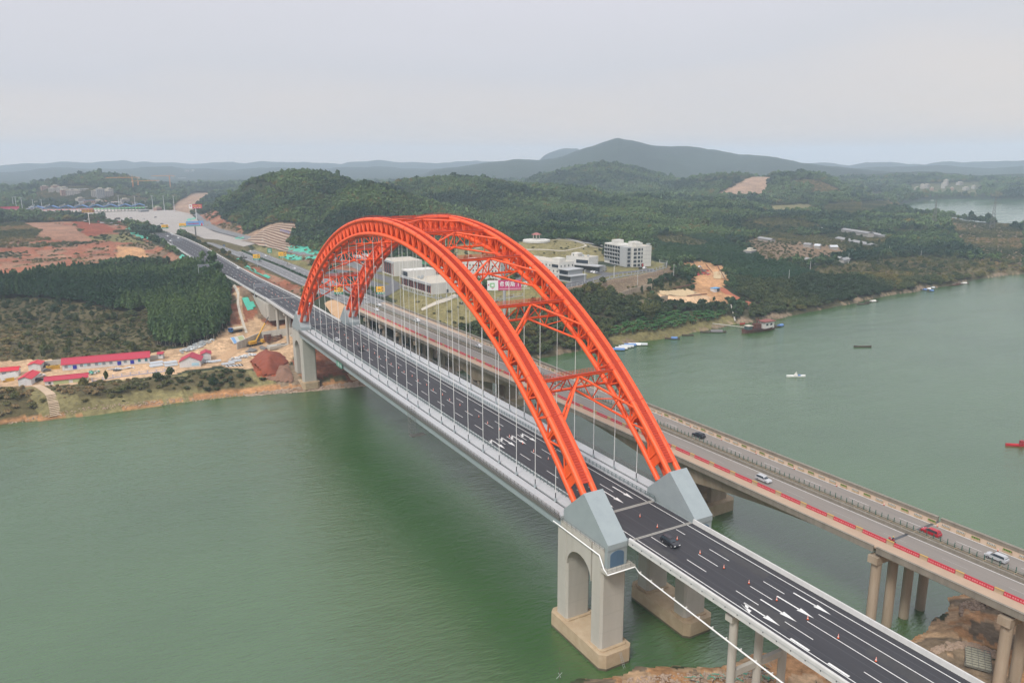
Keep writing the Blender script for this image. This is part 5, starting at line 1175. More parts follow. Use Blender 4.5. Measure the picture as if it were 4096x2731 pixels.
gable((143.5,850),(344,832),7,8,3.1,2.4,'long white site office with red roof and three blue doors',[gw(.045),('notice',.085,1.4,1.2,1.2,CY),('door',.14,1.9,2.1,.1,BLUEDR),gw(.215),('notice',.26,1.4,1.2,1.2,CY),gw(.30),gw(.385),('notice',.425,1.3,1.2,1.2,CY),gw(.47),gw(.55),('notice',.595,1.4,1.2,1.2,PANEL),('door',.645,1.9,2.1,.1,BLUEDR),gw(.715),('door',.795,1.9,2.1,.1,BLUEDR),('poster',.88,1.3,1.8,.9,TEAL),('poster',.96,1.3,1.8,.9,TEAL),('banner',.77,16,.45,2.6,BNR)])
gable((104,887),(202,877),6.4,6,2.7,1.3,'low hut with red hipped roof and yellow green panels above the river bank',[('window',.11,1.0,.9,1.0,GLASS),('side_panel',.29,3.6,2.2,.1,YELG),('side_panel',.47,3.3,2.2,.1,YELG),('side_panel',.66+.08,3.4,2.2,.1,YELG),('side_panel',.91,3.6,2.2,.1,YELG)])
gable((43,886),(73,884),6.8,13,3.3,1.2,'bright red roofed hut with its gable to the river beside the parked black car',[('door',.35,2.4,2.6,.1,PANEL)],roofm=REDRR,axis='y')
gable((-12,866),(43,861),7,6,2.8,1.1,'leftmost low hut with bright red roof at the photo edge',[('window',.4,2,1.2,1,GREYW),('window',.75,2,1.2,1,GREYW)],roofm=REDRR)
gable((66,850),(94,848),7,7,2.8,0.9,'small bright red roofed shed behind the parked cars',[('door',.5,2.4,2.4,.1,PANEL)],roofm=REDRR,axis='y')
gable((413,843),(461,840),7,10,3.0,2.6,'square site hut with hipped red roof beside the scrap pile',[('notice',.75,3.6,1.5,.4,CY)],axis='y')
gable((463,826),(485,824),7.4,7,3.0,1.1,'smaller red roofed shed joined behind the square hut',[('door',.5,2.2,2.4,.1,PANEL)],roofm=REDR,axis='y')
gable((363,822),(374,821.5),7.4,3.5,2.4,.6,'tiny white kiosk with red roof beside the concrete wall',[('window',.5,1,.8,1.2,GREYW)])
rwall([(93,841),(142,836)],2.6,'grey block wall between the shed and the long site office',CONC); rwall([(345,828),(378,822)],2.6,'grey block wall at the right end of the long site office',CONC)
fence('site_fence',[(212,876),(260,868),(320,860),(398,851)],1.6,4,mat('lilac_fence',(0.42,0.42,0.52),0.7),'pale lilac site fence along the bank top')
def steps():
    a,b=ground(82,886),ground(128,958); r=empty('timber_steps',a,0,'timber plank steps running down the bank to the river below the camp','steps')
    PL=mat('plank',(0.50,0.38,0.26),0.85); n=34; d=b-a; L_=math.hypot(d[0],d[1]); nx,ny=d[1]/L_,-d[0]/L_
    mid=lambda t:(a+(b-a)*t+np.array([nx,ny,0])*(-2.0*math.sin(t*3.1)))
    for i in range(n):
        t=i/n; p=mid(t); q=mid(t+.65/n); z=hz(p[0],p[1])+0.35; m_=MB(); w_=1.7+.6*t
        m_.add([(p[0]-nx*w_-a[0],p[1]-ny*w_-a[1],z-a[2]),(p[0]+nx*w_-a[0],p[1]+ny*w_-a[1],z-a[2]),(q[0]+nx*w_-a[0],q[1]+ny*w_-a[1],z-a[2]-.05),(q[0]-nx*w_-a[0],q[1]-ny*w_-a[1],z-a[2]-.05)]+[(p[0]-nx*w_-a[0],p[1]-ny*w_-a[1],z-a[2]-.4),(p[0]+nx*w_-a[0],p[1]+ny*w_-a[1],z-a[2]-.4),(q[0]+nx*w_-a[0],q[1]+ny*w_-a[1],z-a[2]-.4),(q[0]-nx*w_-a[0],q[1]-ny*w_-a[1],z-a[2]-.4)],[(0,1,2,3),(4,5,1,0),(5,6,2,1),(6,7,3,2),(7,4,0,3)]); m_.build('tread',PL,r)
steps()
# ---------------- toll plaza ----------------
def toll():
    P,Q=at(66,491,PLAZA_Z),at(334,484,PLAZA_Z); rz,L=frame2(P,Q)
    r=empty('toll_station',P,rz,'toll station across the highway under a zigzag blue canopy','toll station')
    n=8; w_=L/n
    for i in range(n):
        m_=MB(); x0=i*w_; zl,zh=8.5,13.5
        pr=[(x0,zl),(x0+w_*.62,zh),(x0+w_,zl+1.2),(x0+w_,zl+.3),(x0+w_*.62,zh-1.0),(x0,zl-.8)]
        m_.yprism(pr,-9,13); m_.build('canopy_bay',BLUER,r)
        for k in range(5):
            m_=MB(); xx=x0+w_*(.12+k*.09); m_.box(xx-.22,xx+.22,-6,-5.6,zh-3.5+k*.9,zh-.5+k*.9); m_.build('canopy_fin',WHITE,r)
    for i in range(34):
        x=i*L/33; m_=MB(); m_.box(x-.3,x+.3,-.3,.3,0,9.2); m_.box(x-.9,x+.9,-4,4,0,.35,2); m_.box(x-.8,x+.8,-1.2,1.2,.3,2.8,1); m_.build('toll_booth',[WALLG,WALLW,mat('kerb_paint',(0.5,0.45,0.35),0.8) if i==0 else bpy.data.materials['kerb_paint']],r)
    GE=mat('green_signal',(0.05,0.4,0.1),0.5,emit=(0.25,1,0.35,0.9)); WE=mat('booth_lamp',(0.8,0.7,0.6),0.5,emit=(1,0.75,0.65,1.0)); RE=mat('red_signal',(0.4,0.02,0.02),0.5,emit=(1,0.15,0.12,0.7))
    for i in range(33):
        x=(i+.5)*L/33
        m_=MB(); m_.box(x-1.6,x+1.6,-5,-4.6,5.6,6.2); m_.build('lane_signal',GE if i>17 else RE,r)
        m_=MB(); m_.box(x-.5,x+.5,-5.2,-4.8,1.6,2.3); m_.build('booth_lamp',WE,r)
    m_=MB(); m_.box(-4,L+4,-4.4,-3.6,6.4,8.2); m_.build('gantry_beam',WALLG,r)
toll()
def mast(px,py,H,lab,z=PLAZA_Z):
    P=at(px,py,z); P[2]=z; r=empty('light_mast',P,0,lab,'light mast','tall light masts around the toll plaza')
    m_=MB(); m_.tube((0,0,-1),(0,0,H),.55,8,r2=.3); m_.build('pole',mat('mast_grey',(.55,.56,.57),.5) if 'mast_grey' not in bpy.data.materials else bpy.data.materials['mast_grey'],r)
    m_=MB(); m_.tube((0,0,H),(0,0,H+.5),2.2,10); m_.build('lamp_ring',WALLG,r)
nm=['leftmost','second','third','fourth','fifth','sixth','seventh','eighth','ninth','tenth']
for i,(px,py,H) in enumerate(((33,488,27),(40,492,30),(53,490,27),(78,487,22),(98,487,22),(275,463+22,28),(312,484,26),(352,484,27),(378,485,27),(401,486,27))): mast(px,py,H,nm[i]+' tall light mast from the left around the toll plaza')
P=ground(202,510); 
# ---------------- billboards and road signs ----------------
def board(name,px,py,pyt,W_,H_,z,rz,lab,draw,poleH,mats,cat='billboard',pr=.7,polem=None):
    P=at(px,py,z); r=empty(name,P,rz,lab,cat); m_=MB(); m_.tube((0,0,-2),(0,0,poleH),pr,12); m_.build('pole',polem or WALLG,r)
    m_=MB(); m_.box(-W_/2,W_/2,-.5,.5,poleH,poleH+H_); m_.build('panel',mats[0],r); m_=MB(); draw(m_,W_,H_,poleH); m_.build('artwork',mats,r); return r
MAG=mat('magenta_board',(0.52,0.035,0.15),0.6); LG=mat('leaf_green',(0.25,0.5,0.25),0.6); SKYB=mat('poster_sky',(0.06,0.25,0.62),0.6,noise=0.9,nscale=0.25,col2=(0.3,0.45,0.6)); YEL=mat('poster_yellow',(0.7,0.5,0.08),0.6); DRD=mat('poster_red',(0.5,0.02,0.06),0.6)
def art1(m,W_,H_,z):
    y=-.53; f=yfront(-.56)
    m.box(-W_/2,-W_*.18,y,-.5,z,z+H_,1); glx=-W_*.34
    m.add([(glx-1.6,-.56,z+H_*.3),(glx+1.3,-.56,z+H_*.3),(glx+1.3,-.56,z+H_*.75),(glx-1.6,-.56,z+H_*.75)],[(0,1,2,3)],2); m.add([(glx-.8,-.57,z+H_*.42),(glx+.5,-.57,z+H_*.42),(glx+.5,-.57,z+H_*.62),(glx-.8,-.57,z+H_*.62)],[(0,1,2,3)],1)
    m.add([(glx-2.9,-.56,z+H_*.55),(glx-2,-.56,z+H_*.42),(glx-2,-.56,z+H_*.68)],[(0,1,2)],0); m.add([(glx-1.1,-.56,z+H_*.26),(glx+.9,-.56,z+H_*.26),(glx-.1,-.56,z+H_*.14)],[(0,2,1)],0)
    x=-W_*.14; s_=H_*.52
    for ch in '希奥斯.门窗': 
        ww=s_*(.25 if ch=='.' else .92); glyph(m,ch,x,z+H_*.36,ww,s_,f,.36,1); x+=ww+s_*.12
    for i in range(26): m.add([(-W_*.14+i*.68,-.56,z+H_*.12),(-W_*.14+i*.68+.45,-.56,z+H_*.12),(-W_*.14+i*.68+.45,-.56,z+H_*.18),(-W_*.14+i*.68,-.56,z+H_*.18)],[(0,1,2,3)],1)
board('billboard',1159,760,640,19.8,5.8,18,-0.44,'large magenta billboard with white characters on a thick grey pole, seen through the arch',art1,24.3,[MAG,WHITE,LG],pr=.85)
def art2(m,W_,H_,z):
    f=yfront(-.56); m.box(-W_/2,W_/2,-.52,-.5,z,z+H_*.22,1)
    for i in range(9): glyph(m,'六景大桥道站口命令'[i],-W_*.42+i*W_*.075,z+H_*.45,W_*.06,H_*.2,f,.3,2)
    m.add([(W_*.34,-.56,z+H_*.1),(W_*.46,-.56,z+H_*.1),(W_*.44,-.56,z+H_*.55),(W_*.36,-.56,z+H_*.55)],[(0,1,2,3)],3); m.add([(W_*.38,-.56,z+H_*.56),(W_*.43,-.56,z+H_*.56),(W_*.42,-.56,z+H_*.8),(W_*.385,-.56,z+H_*.8)],[(0,1,2,3)],4)
    m.add([(W_*.3,-.555,z+H_*.2),(W_*.35,-.555,z+H_*.3),(W_*.36,-.555,z+H_*.5)],[(0,1,2)],5); m.add([(W_*.46,-.555,z+H_*.1),(W_*.485,-.555,z+H_*.15),(W_*.44,-.555,z+H_*.55)],[(0,1,2)],5)
board('billboard',451,551.5,0,19.5,6.4,24,-0.1,'blue landscape billboard showing a presenter in red, on a dark pole by the highway',art2,16.3,[SKYB,mat('poster_land',(0.2,0.35,0.3),0.6),DRD,DRD,mat('poster_skin',(0.5,0.33,0.25),0.6),WHITE],pr=.8,polem=RAILD)
def art3(m,W_,H_,z):
    f=yfront(-.56); m.box(-W_/2,-W_*.25,-.53,-.5,z,z+H_,1); 
    for t in range(10): a=t/10*6.283; m.add([(-W_*.375+math.cos(a)*1.3,-.56,z+H_*.6+math.sin(a)*1.3),(-W_*.375+math.cos(a+.5)*1.3,-.56,z+H_*.6+math.sin(a+.5)*1.3),(-W_*.375,-.56,z+H_*.6)],[(0,1,2)],0)
    for k,(x,y_,w2,h2,mi) in enumerate(((-.2,.45,.38,.09,2),(-.2,.6,.3,.09,2),(-.12,.15,.14,.08,1),(.08,.15,.14,.08,1),(.26,.15,.14,.08,1),(.1,.82,.3,.06,2))): m.add([(x*W_,-.56,z+y_*H_),((x+w2)*W_,-.56,z+y_*H_),((x+w2)*W_,-.56,z+(y_+h2)*H_),(x*W_,-.56,z+(y_+h2)*H_)],[(0,1,2,3)],mi)
    for j,x in enumerate((.24,.31,.39)):
        glyph(m,'口',x*W_,z+H_*.38,W_*.06,H_*.32,f,.35,2)
board('billboard',451.3,499.6,0,19,6.5,31,-0.1,'small red and white billboard on a thin white pole in front of the cut hillside',art3,14,[DRD,WHITE,YEL],pr=.4,polem=WHITE)
r=board('billboard',10,493,0,46,9,30,0.1,'wide pink and red billboard at the far left edge beyond the toll station',lambda m,W_,H_,z:[m.box(-W_/2,W_/2,-.55,-.5,z+H_*.8,z+H_,1),m.box(-W_*.4,W_*.4,-.56,-.5,z+H_*.3,z+H_*.45,2)],4,[mat('pink_board',(0.55,0.12,0.2),0.6),DRD,mat('pale_yellow',(0.55,0.5,0.35),0.6)],pr=.5)
r=board('message_board',205.7,514,0,17,5,27,-0.1,'brown electronic message board on a white pole in front of the toll station',lambda m,W_,H_,z:[glyph(m,'收费站口道大桥六'[i%8],-W_*.46+(i%8)*W_*.115,z+H_*(.55-.45*(i//8)),W_*.09,H_*.33,yfront(-.56),.25,1) for i in range(16)],16.3,[mat('sign_brown',(0.16,0.05,0.04),0.6),YEL],cat='sign',pr=.4,polem=WHITE)
def roadsign(px,py,z,W_,H_,bh,rz,lab,pole=True,chars='收费站'):
    P=at(px,py,z); r=empty('road_sign',P,rz,lab,'road sign'); m_=MB(); m_.tube((0,0,-1),(0,0,bh+H_+1.6),.16,8); m_.build('pole',GALV,r)
    m_=MB(); m_.box(-W_/2,W_/2,-.3,-.2,bh+1.6,bh+1.6+H_); m_.build('yellow_panel',mat('sign_yellow',(0.85,0.45,0.02),0.5) if 'sign_yellow' not in bpy.data.materials else bpy.data.materials['sign_yellow'],r)
    m_=MB(); m_.box(-W_/2,W_/2,-.3,-.2,bh,bh+1.5); m_.build('green_panel',GSG,r)
    m_=MB(); f=yfront(-.33)
    for i,ch in enumerate(chars): glyph(m_,ch,-W_*.3+i*1.3,bh+.35,.9,.9,f,.12,0)
    m_.add([(-W_*.4,-.33,bh+1.6+H_*.35),(W_*.05,-.33,bh+1.6+H_*.35),(W_*.0,-.33,bh+1.6+H_*.5),(-W_*.35,-.33,bh+1.6+H_*.5)],[(0,1,2,3)],1); m_.add([(W_*.15,-.33,bh+1.6+H_*.15),(W_*.4,-.33,bh+1.6+H_*.15),(W_*.4,-.33,bh+1.6+H_*.85),(W_*.15,-.33,bh+1.6+H_*.85)],[(0,1,2,3)],1); m_.add([(W_*.22,-.34,bh+1.6+H_*.3),(W_*.33,-.34,bh+1.6+H_*.3),(W_*.33,-.34,bh+1.6+H_*.7),(W_*.22,-.34,bh+1.6+H_*.7)],[(0,1,2,3)],2)
    m_.build('lettering',[WHITE,DARK,bpy.data.materials['sign_yellow']],r)
roadsign(875,693,24,5.6,3.6,5.2,-0.4,'yellow and green road sign beside the white halls behind the hangers')
roadsign(779,693,24,5.6,3.6,5.2,-0.4,'yellow and green road sign seen between the two far arch legs')
roadsign(591,612,24,6,3.4,6,-0.3,'yellow and green road sign over the median hedge beyond the left arch leg')
roadsign(650,603,25,7,3.6,4.5,-0.3,'yellow and green road sign just left of the lower green netting')
roadsign(380,534,PLAZA_Z,8,3.2,5,-0.1,'yellow and green road sign at the edge of the toll plaza')
roadsign(425,530,PLAZA_Z,13,3.2,5,-0.1,'wide yellow and green road sign half hidden behind the blue billboard')
P=at(620,588,25.5); r=empty('road_sign',P,-.3,'green road sign with three white lines on the far side of the highway','road sign'); sub(r,'panel',GSG,(-2,2,-.1,.1,3,7.5)); sub(r,'lettering',WHITE,(-1.4,1.4,-.16,-.1,6.2,6.6),(-1.4,1.0,-.16,-.1,5.1,5.5),(-1.4,1.4,-.16,-.1,3.9,4.3)); m_=MB(); m_.tube((0,.1,-1),(0,.1,3.2),.15,6); m_.build('pole',GALV,r)
def gantry(px,py,z,rz,span,lab):
    P=at(px,py,z); r=empty('sign_gantry',P,rz,lab,'gantry'); m_=MB(); m_.tube((0,0,-1),(0,0,8.4),.2,8); m_.build('pole',GALV,r)
    m_=MB()
    for zz in (6,8): m_.tube((0,0,zz),(span,0,zz),.14,6)
    m_.build('arm',WALLG,r); m_=MB(); m_.box(span*.05,span,-.12,-.04,5.9,8.1); m_.build('board_frame',mat('board_back',(0.20,0.21,0.24),0.6) if 'board_back' not in bpy.data.materials else bpy.data.materials['board_back'],r)
gantry(585,681,ZD,0,9.2,'grey gantry with a blank board over the new road just before the far viaduct')
gantry(457,632,ZD,0,9.5,'grey gantry with a blank board over the new road, half hidden by a tree')
gantry(396,563+4,ZD,0,10,'small distant gantry with a blank board over the new road near the plaza')
# ---------------- village houses, far yards ----------------
HM=[mat('house_wall_a',(0.34,0.31,0.28),0.85),mat('house_wall_b',(0.33,0.31,0.28),0.85),mat('house_wall_c',(0.30,0.19,0.15),0.9),mat('house_wall_d',(0.24,0.24,0.24),0.9)]
RW=mat('white_sheet',(0.5,0.52,0.54),0.6)
def house(px,py,w_,d_,h_,z,lab,mi,roof=0,grp='houses of the far village'):
    P=at(px,py,z) if z is not None else ground(px,py); g=hz(P[0],P[1]); P=np.array([P[0],P[1],max(g,0)])
    r=empty('village_house',P,0.4+random.uniform(-.4,.4),lab,'house',grp)
    m_=MB(); m_.box(-w_/2,w_/2,-d_/2,d_/2,-2,h_); m_.build('wall',HM[mi],r)
    m_=MB(); m_.box(-w_/2-.4,w_/2+.4,-d_/2-.4,d_/2+.4,h_,h_+.35)
    if roof==1: m_.box(-w_/4,w_/4,-d_/4,d_/4,h_+.35,h_+2.6)
    m_.build('roof',[RW,ROOFG,BLUER][roof if roof!=1 else 1],r)
    n=max(2,int(w_/3.5))
    for f in range(max(1,int(h_/3.2))):
        for c in range(n): m_=MB(); x=-w_/2+(c+.5)*w_/n; m_.box(x-.7,x+.7,-d_/2-.08,-d_/2,f*3.2+1,f*3.2+2.5); m_.build('window',GLASS,r)
ordn=lambda i:['first','second','third','fourth','fifth','sixth','seventh','eighth','ninth','tenth','eleventh','twelfth','thirteenth','fourteenth'][i]
def row(l,pat,grp):
    for i,(px,py,w_,d_,h_,mi,ro) in enumerate(l): house(px,py,w_,d_,h_,None,pat%ordn(i),mi,ro,grp)
row([(103,437,16,10,10,2,1),(120,441,14,10,9,1,1),(128,438,16,10,12,2,1),(138,441,16,10,10,0,1),(148,442,14,10,12,1,1),(150,450,18,10,14,2,1),(160,449,16,10,12,0,1),(168,444,14,10,10,2,0),(176,446,16,10,9,1,1),(192,438,20,10,4,1,0)],'%s house from the left in the hillside village above the toll station','houses of the hillside village')
row([(223,452,22,12,14,1,1),(232,456,16,14,22,3,1),(245,452,24,12,13,0,1),(252,450,14,12,16,1,1)],'%s unfinished block from the left beside the hillside village','unfinished blocks by the village')
row([(206,472,22,10,11,2,2),(190,470,20,8,6,1,0),(85,480,26,8,4,1,0),(362,484,14,8,6,2,1),(330,487,16,8,4,3,0)],'%s low building from the left behind the toll canopy','buildings behind the toll station')
row([(430,395,26,12,10,1,1),(443,394,22,12,9,1,1),(418,411,40,10,5,1,0),(350,411,40,10,4,3,0)],'%s pale building from the left in the far valley','pale buildings in the far valley')
row([(470,462,18,8,5,2,1),(475,463,12,8,5,1,1)],'%s hut on top of the cut hillside','huts on the cut hillside')
row([(2030,436,26,10,4,1,0),(2106,437,18,10,9,1,1),(2118,433,22,12,13,0,1),(2128,432,18,12,12,1,1),(2140,437,20,10,8,2,1),(2166,432,22,12,16,1,1),(2172,427,18,12,20,0,1),(2186,436,16,10,7,2,1),(2204,425,26,12,9,1,1),(2218,437,24,12,9,1,1),(2236,434,14,10,10,1,1)],'%s house from the left in the village across the far water','houses across the far water')
row([(2060,456,24,10,5,2,1),(2102,455,12,8,9,2,1)],'%s brick house from the left on the far river bank','brick houses on the far bank')
row([(1612,413+31,10,8,4,1,1),(1546,415,30,10,6,1,0)],'%s small building from the left in the hills right of the arch','small buildings in the hills')
row([(1722,584,13,8,4,3,1)],'%s white roofed farmhouse in the orchard','farmhouses in the orchard')
row([(62+i*20.5,(470,474,468,476,471,473,466,475,469,474,472,467,475,471)[i],18,9,(6,8,5,9,7,6,10,5,8,6,7,9,5,6)[i],(1,0,2,1,3,1,0)[i%7],(2,1,2,0,1,2,1)[i%7]) for i in range(14)],'%s low house from the left in the town strip behind the toll station','houses of the town strip')
def shed(px,py,px2,py2,dep,H,lab,m=None):
    A,B=ground(px,py),ground(px2,py2); rz,L=frame2(A,B); r=empty('farm_shed',A,rz,lab,'shed','long farm sheds among the trees'); m_=MB(); m_.xprism([(0,-2),(dep,-2),(dep,H),(0,H)],0,L); m_.build('wall',HM[1],r)
    m_=MB(); m_.xprism([(-.6,H),(dep/2,H+1.8),(dep+.6,H),(dep+.6,H+.2),(dep/2,H+2.0),(-.6,H+.2)],-.5,L+.5); m_.build('roof',m or HM[3],r)
shed(1918,552,1998,568,9,3,'long grey roofed farm shed, nearest of the sheds right of the orchard'); shed(1932,532,1992,548,9,3,'long grey farm shed behind the nearest one, partly hidden by trees'); shed(1995,541,2028,549,9,3,'farm shed with pale wall, right of the other long sheds'); shed(2016,520,2034,526,8,3,'short farm shed, farthest right of the group'); shed(1740,552,1770,556,6,2.5,'low dark shed at the top of the scrubby field')
for i,(a,b,c,d) in enumerate(((1846,601,1860,606),(1912,598,1928,600),(1938,604,1952,600),(1845,567,1860,570),(1870,570,1882,573),(1908,573,1924,575),(1880,530,1900,532))): shed(a,b,c,d,6,2.6,ordn(i)+' small hut counted from the left in the scrubby field above the bank',RW if i in(4,5,6) else None)
# ---------------- vegetation ----------------
def leafmat(name,c1,c2,c3=None,em=0):
    m=bpy.data.materials.new(name); m.use_nodes=True; n=m.node_tree.nodes; l=m.node_tree.links; b=n['Principled BSDF']; b.inputs['Roughness'].default_value=0.8; b.inputs['Specular IOR Level'].default_value=0.2
    oi=n.new('ShaderNodeObjectInfo'); g=n.new('ShaderNodeNewGeometry'); t=n.new('ShaderNodeTexNoise'); t.inputs['Scale'].default_value=0.009; t.inputs['Detail'].default_value=5
    l.new(g.outputs['Position'],t.inputs['Vector']); a=n.new('ShaderNodeMath'); a.operation='MULTIPLY_ADD'; a.inputs[1].default_value=0.36
    q_=n.new('ShaderNodeMath'); q_.operation='MULTIPLY_ADD'; q_.inputs[1].default_value=3.2; q_.inputs[2].default_value=-1.15; l.new(t.outputs[0],q_.inputs[0]); l.new(oi.outputs['Random'],a.inputs[0]); l.new(q_.outputs[0],a.inputs[2]); r=n.new('ShaderNodeValToRGB'); e=r.color_ramp.elements
    e[0].position=0.3; e[0].color=(*c1,1); e[1].position=0.95; e[1].color=(*c2,1)
    if c3: k=e.new(1.0); k.color=(*c3,1); e[1].position=0.9
    l.new(a.outputs[0],r.inputs[0]); l.new(r.outputs[0],b.inputs['Base Color'])
    return m
LEUC=leafmat('eucalyptus_leaf',(0.028,0.066,0.032),(0.105,0.165,0.055))
LBRO=leafmat('broad_leaf',(0.028,0.050,0.022),(0.085,0.100,0.035),(0.15,0.13,0.04))
LORC=leafmat('orchard_leaf',(0.020,0.055,0.026),(0.045,0.085,0.032))
LHIL=leafmat('hill_forest_leaf',(0.018,0.046,0.026),(0.095,0.150,0.052))
LSCR=leafmat('scrub_leaf',(0.050,0.066,0.026),(0.13,0.12,0.045),(0.24,0.17,0.08))
LBAN=leafmat('banana_leaf',(0.035,0.10,0.028),(0.075,0.16,0.045))
LBAM=leafmat('bamboo_leaf',(0.10,0.11,0.035),(0.17,0.15,0.05))
BARK=mat('bark',(0.20,0.17,0.13),0.95); BARKP=mat('pale_bark',(0.34,0.31,0.25),0.9)
def crown_mesh(name,kind,nl,seed,m):
    R=random.Random(seed); mb=MB()
    if kind=='euc':
        for k in range(nl):
            t=R.random()**0.8; z=3.2+t*8.2; rad=(2.1*(1-t)**0.75+0.18)*(0.75+0.35*R.random()); a=R.random()*6.283
            c=(math.cos(a)*rad*(0.6+.4*R.random()),math.sin(a)*rad*(0.6+.4*R.random()),z+R.uniform(-.4,.4)); _leaf(mb,R,c,0.75+0.5*(1-t))
        mb.ell((0,0,6.4),(1.25,1.25,3.8),0,7,5)
    else:
        P=dict(broad=(3.3,2.6,3.6,7),orchard=(2.3,1.7,1.7,5),scrub=(1.6,0.8,0.7,5),hill=(2.5,3.0,4.2,4))[kind]; lumps=[]
        for i in range(P[3]):
            a=R.random()*6.283; q=P[0]*0.5*R.random()**.5 if i else 0; lumps.append((math.cos(a)*q,math.sin(a)*q,P[2]+R.uniform(-.35,.45)*P[1],P[0]*R.uniform(.42,.66),P[1]*R.uniform(.45,.7)))
        for k in range(nl):
            L=R.choice(lumps); u=R.uniform(-.55,1); a=R.random()*6.283; s_=math.sqrt(1-u*u) if abs(u)<1 else 0; f=R.uniform(.82,1.12)
            _leaf(mb,R,(L[0]+math.cos(a)*s_*L[3]*f,L[1]+math.sin(a)*s_*L[3]*f,L[2]+u*L[4]*f),dict(broad=.85,orchard=.62,scrub=.42,hill=1.35)[kind])
        for L in lumps: mb.ell(L[:3],(L[3]*.7,L[3]*.7,L[4]*.68),0,6,4)
    return mb.mesh(name,m)
def _leaf(mb,R,c,s_):
    n=Vector((R.gauss(0,1),R.gauss(0,1),R.gauss(.6,.8))).normalized(); u=n.orthogonal().normalized(); u=(Matrix.Rotation(R.random()*6.283,3,n)@u); v=n.cross(u)
    C_=Vector(c); s1=s_*R.uniform(.6,1.2); s2=s_*R.uniform(.35,.7)
    mb.add([C_-u*s1,C_-v*s2-n*s_*.15,C_+u*s1,C_+v*s2+n*s_*.1],[(0,1,2,3)])
def trunk_mesh(kind):
    mb=MB()
    if kind=='euc': mb.tube((0,0,-1),(0,0,9),.16,6,r2=.05); 
    else:
        h=3.4 if kind=='broad' else 1.6; mb.tube((0,0,-1),(0,0,h*.6),.24,6,r2=.17)
        for k in range(4): a=k*1.6; mb.tube((0,0,h*.5),(math.cos(a)*h*.35,math.sin(a)*h*.35,h*1.05),.12,5,r2=.05)
    return mb.mesh('trunk',BARKP if kind=='euc' else BARK)
def proto(name,kind,ms,nl,lab,cat,group,seeds=(1,2,3)):
    out=[]; tm=trunk_mesh('euc' if kind=='euc' else 'broad' if kind=='broad' else 'low')
    for s_ in seeds: out.append((crown_mesh('crown',kind,nl,s_,ms),tm))
    return dict(v=out,name=name,lab=lab,cat=cat,group=group)
FIRST={}
def plant(p,P,sc,rz,lab=None,grp=None):
    k=random.randrange(len(p['v'])); c,t=p['v'][k]; r=empty(p['name'],P,rz,lab or p['lab'],p['cat'],grp or p['group']); r.scale=(sc[0],sc[0],sc[1])
    a=link_mesh('crown',c,r); link_mesh('trunk',t,r); FIRST.setdefault((p['name'],k),a); return r
PE=proto('eucalyptus_tree','euc',LEUC,170,'slim dark green eucalyptus in the dense grove above the works camp','tree','eucalyptus trees of the grove above the camp')
PB=proto('broadleaf_tree','broad',LBRO,230,'bushy mixed green tree on the far river bank behind the red arch','tree','trees along the far river bank')
PO=proto('orchard_tree','orchard',LORC,120,'low dense dark green fruit tree in the orchard right of the dormitory','tree','fruit trees of the orchard')
PS=proto('shrub','scrub',LSCR,110,'low brown green shrub on the river bank slope below the camp','shrub','shrubs on the bank below the camp')
PH=proto('roadside_tree','hill',LHIL,60,'small green tree beside the highway near the toll plaza','tree','trees beside the highway')
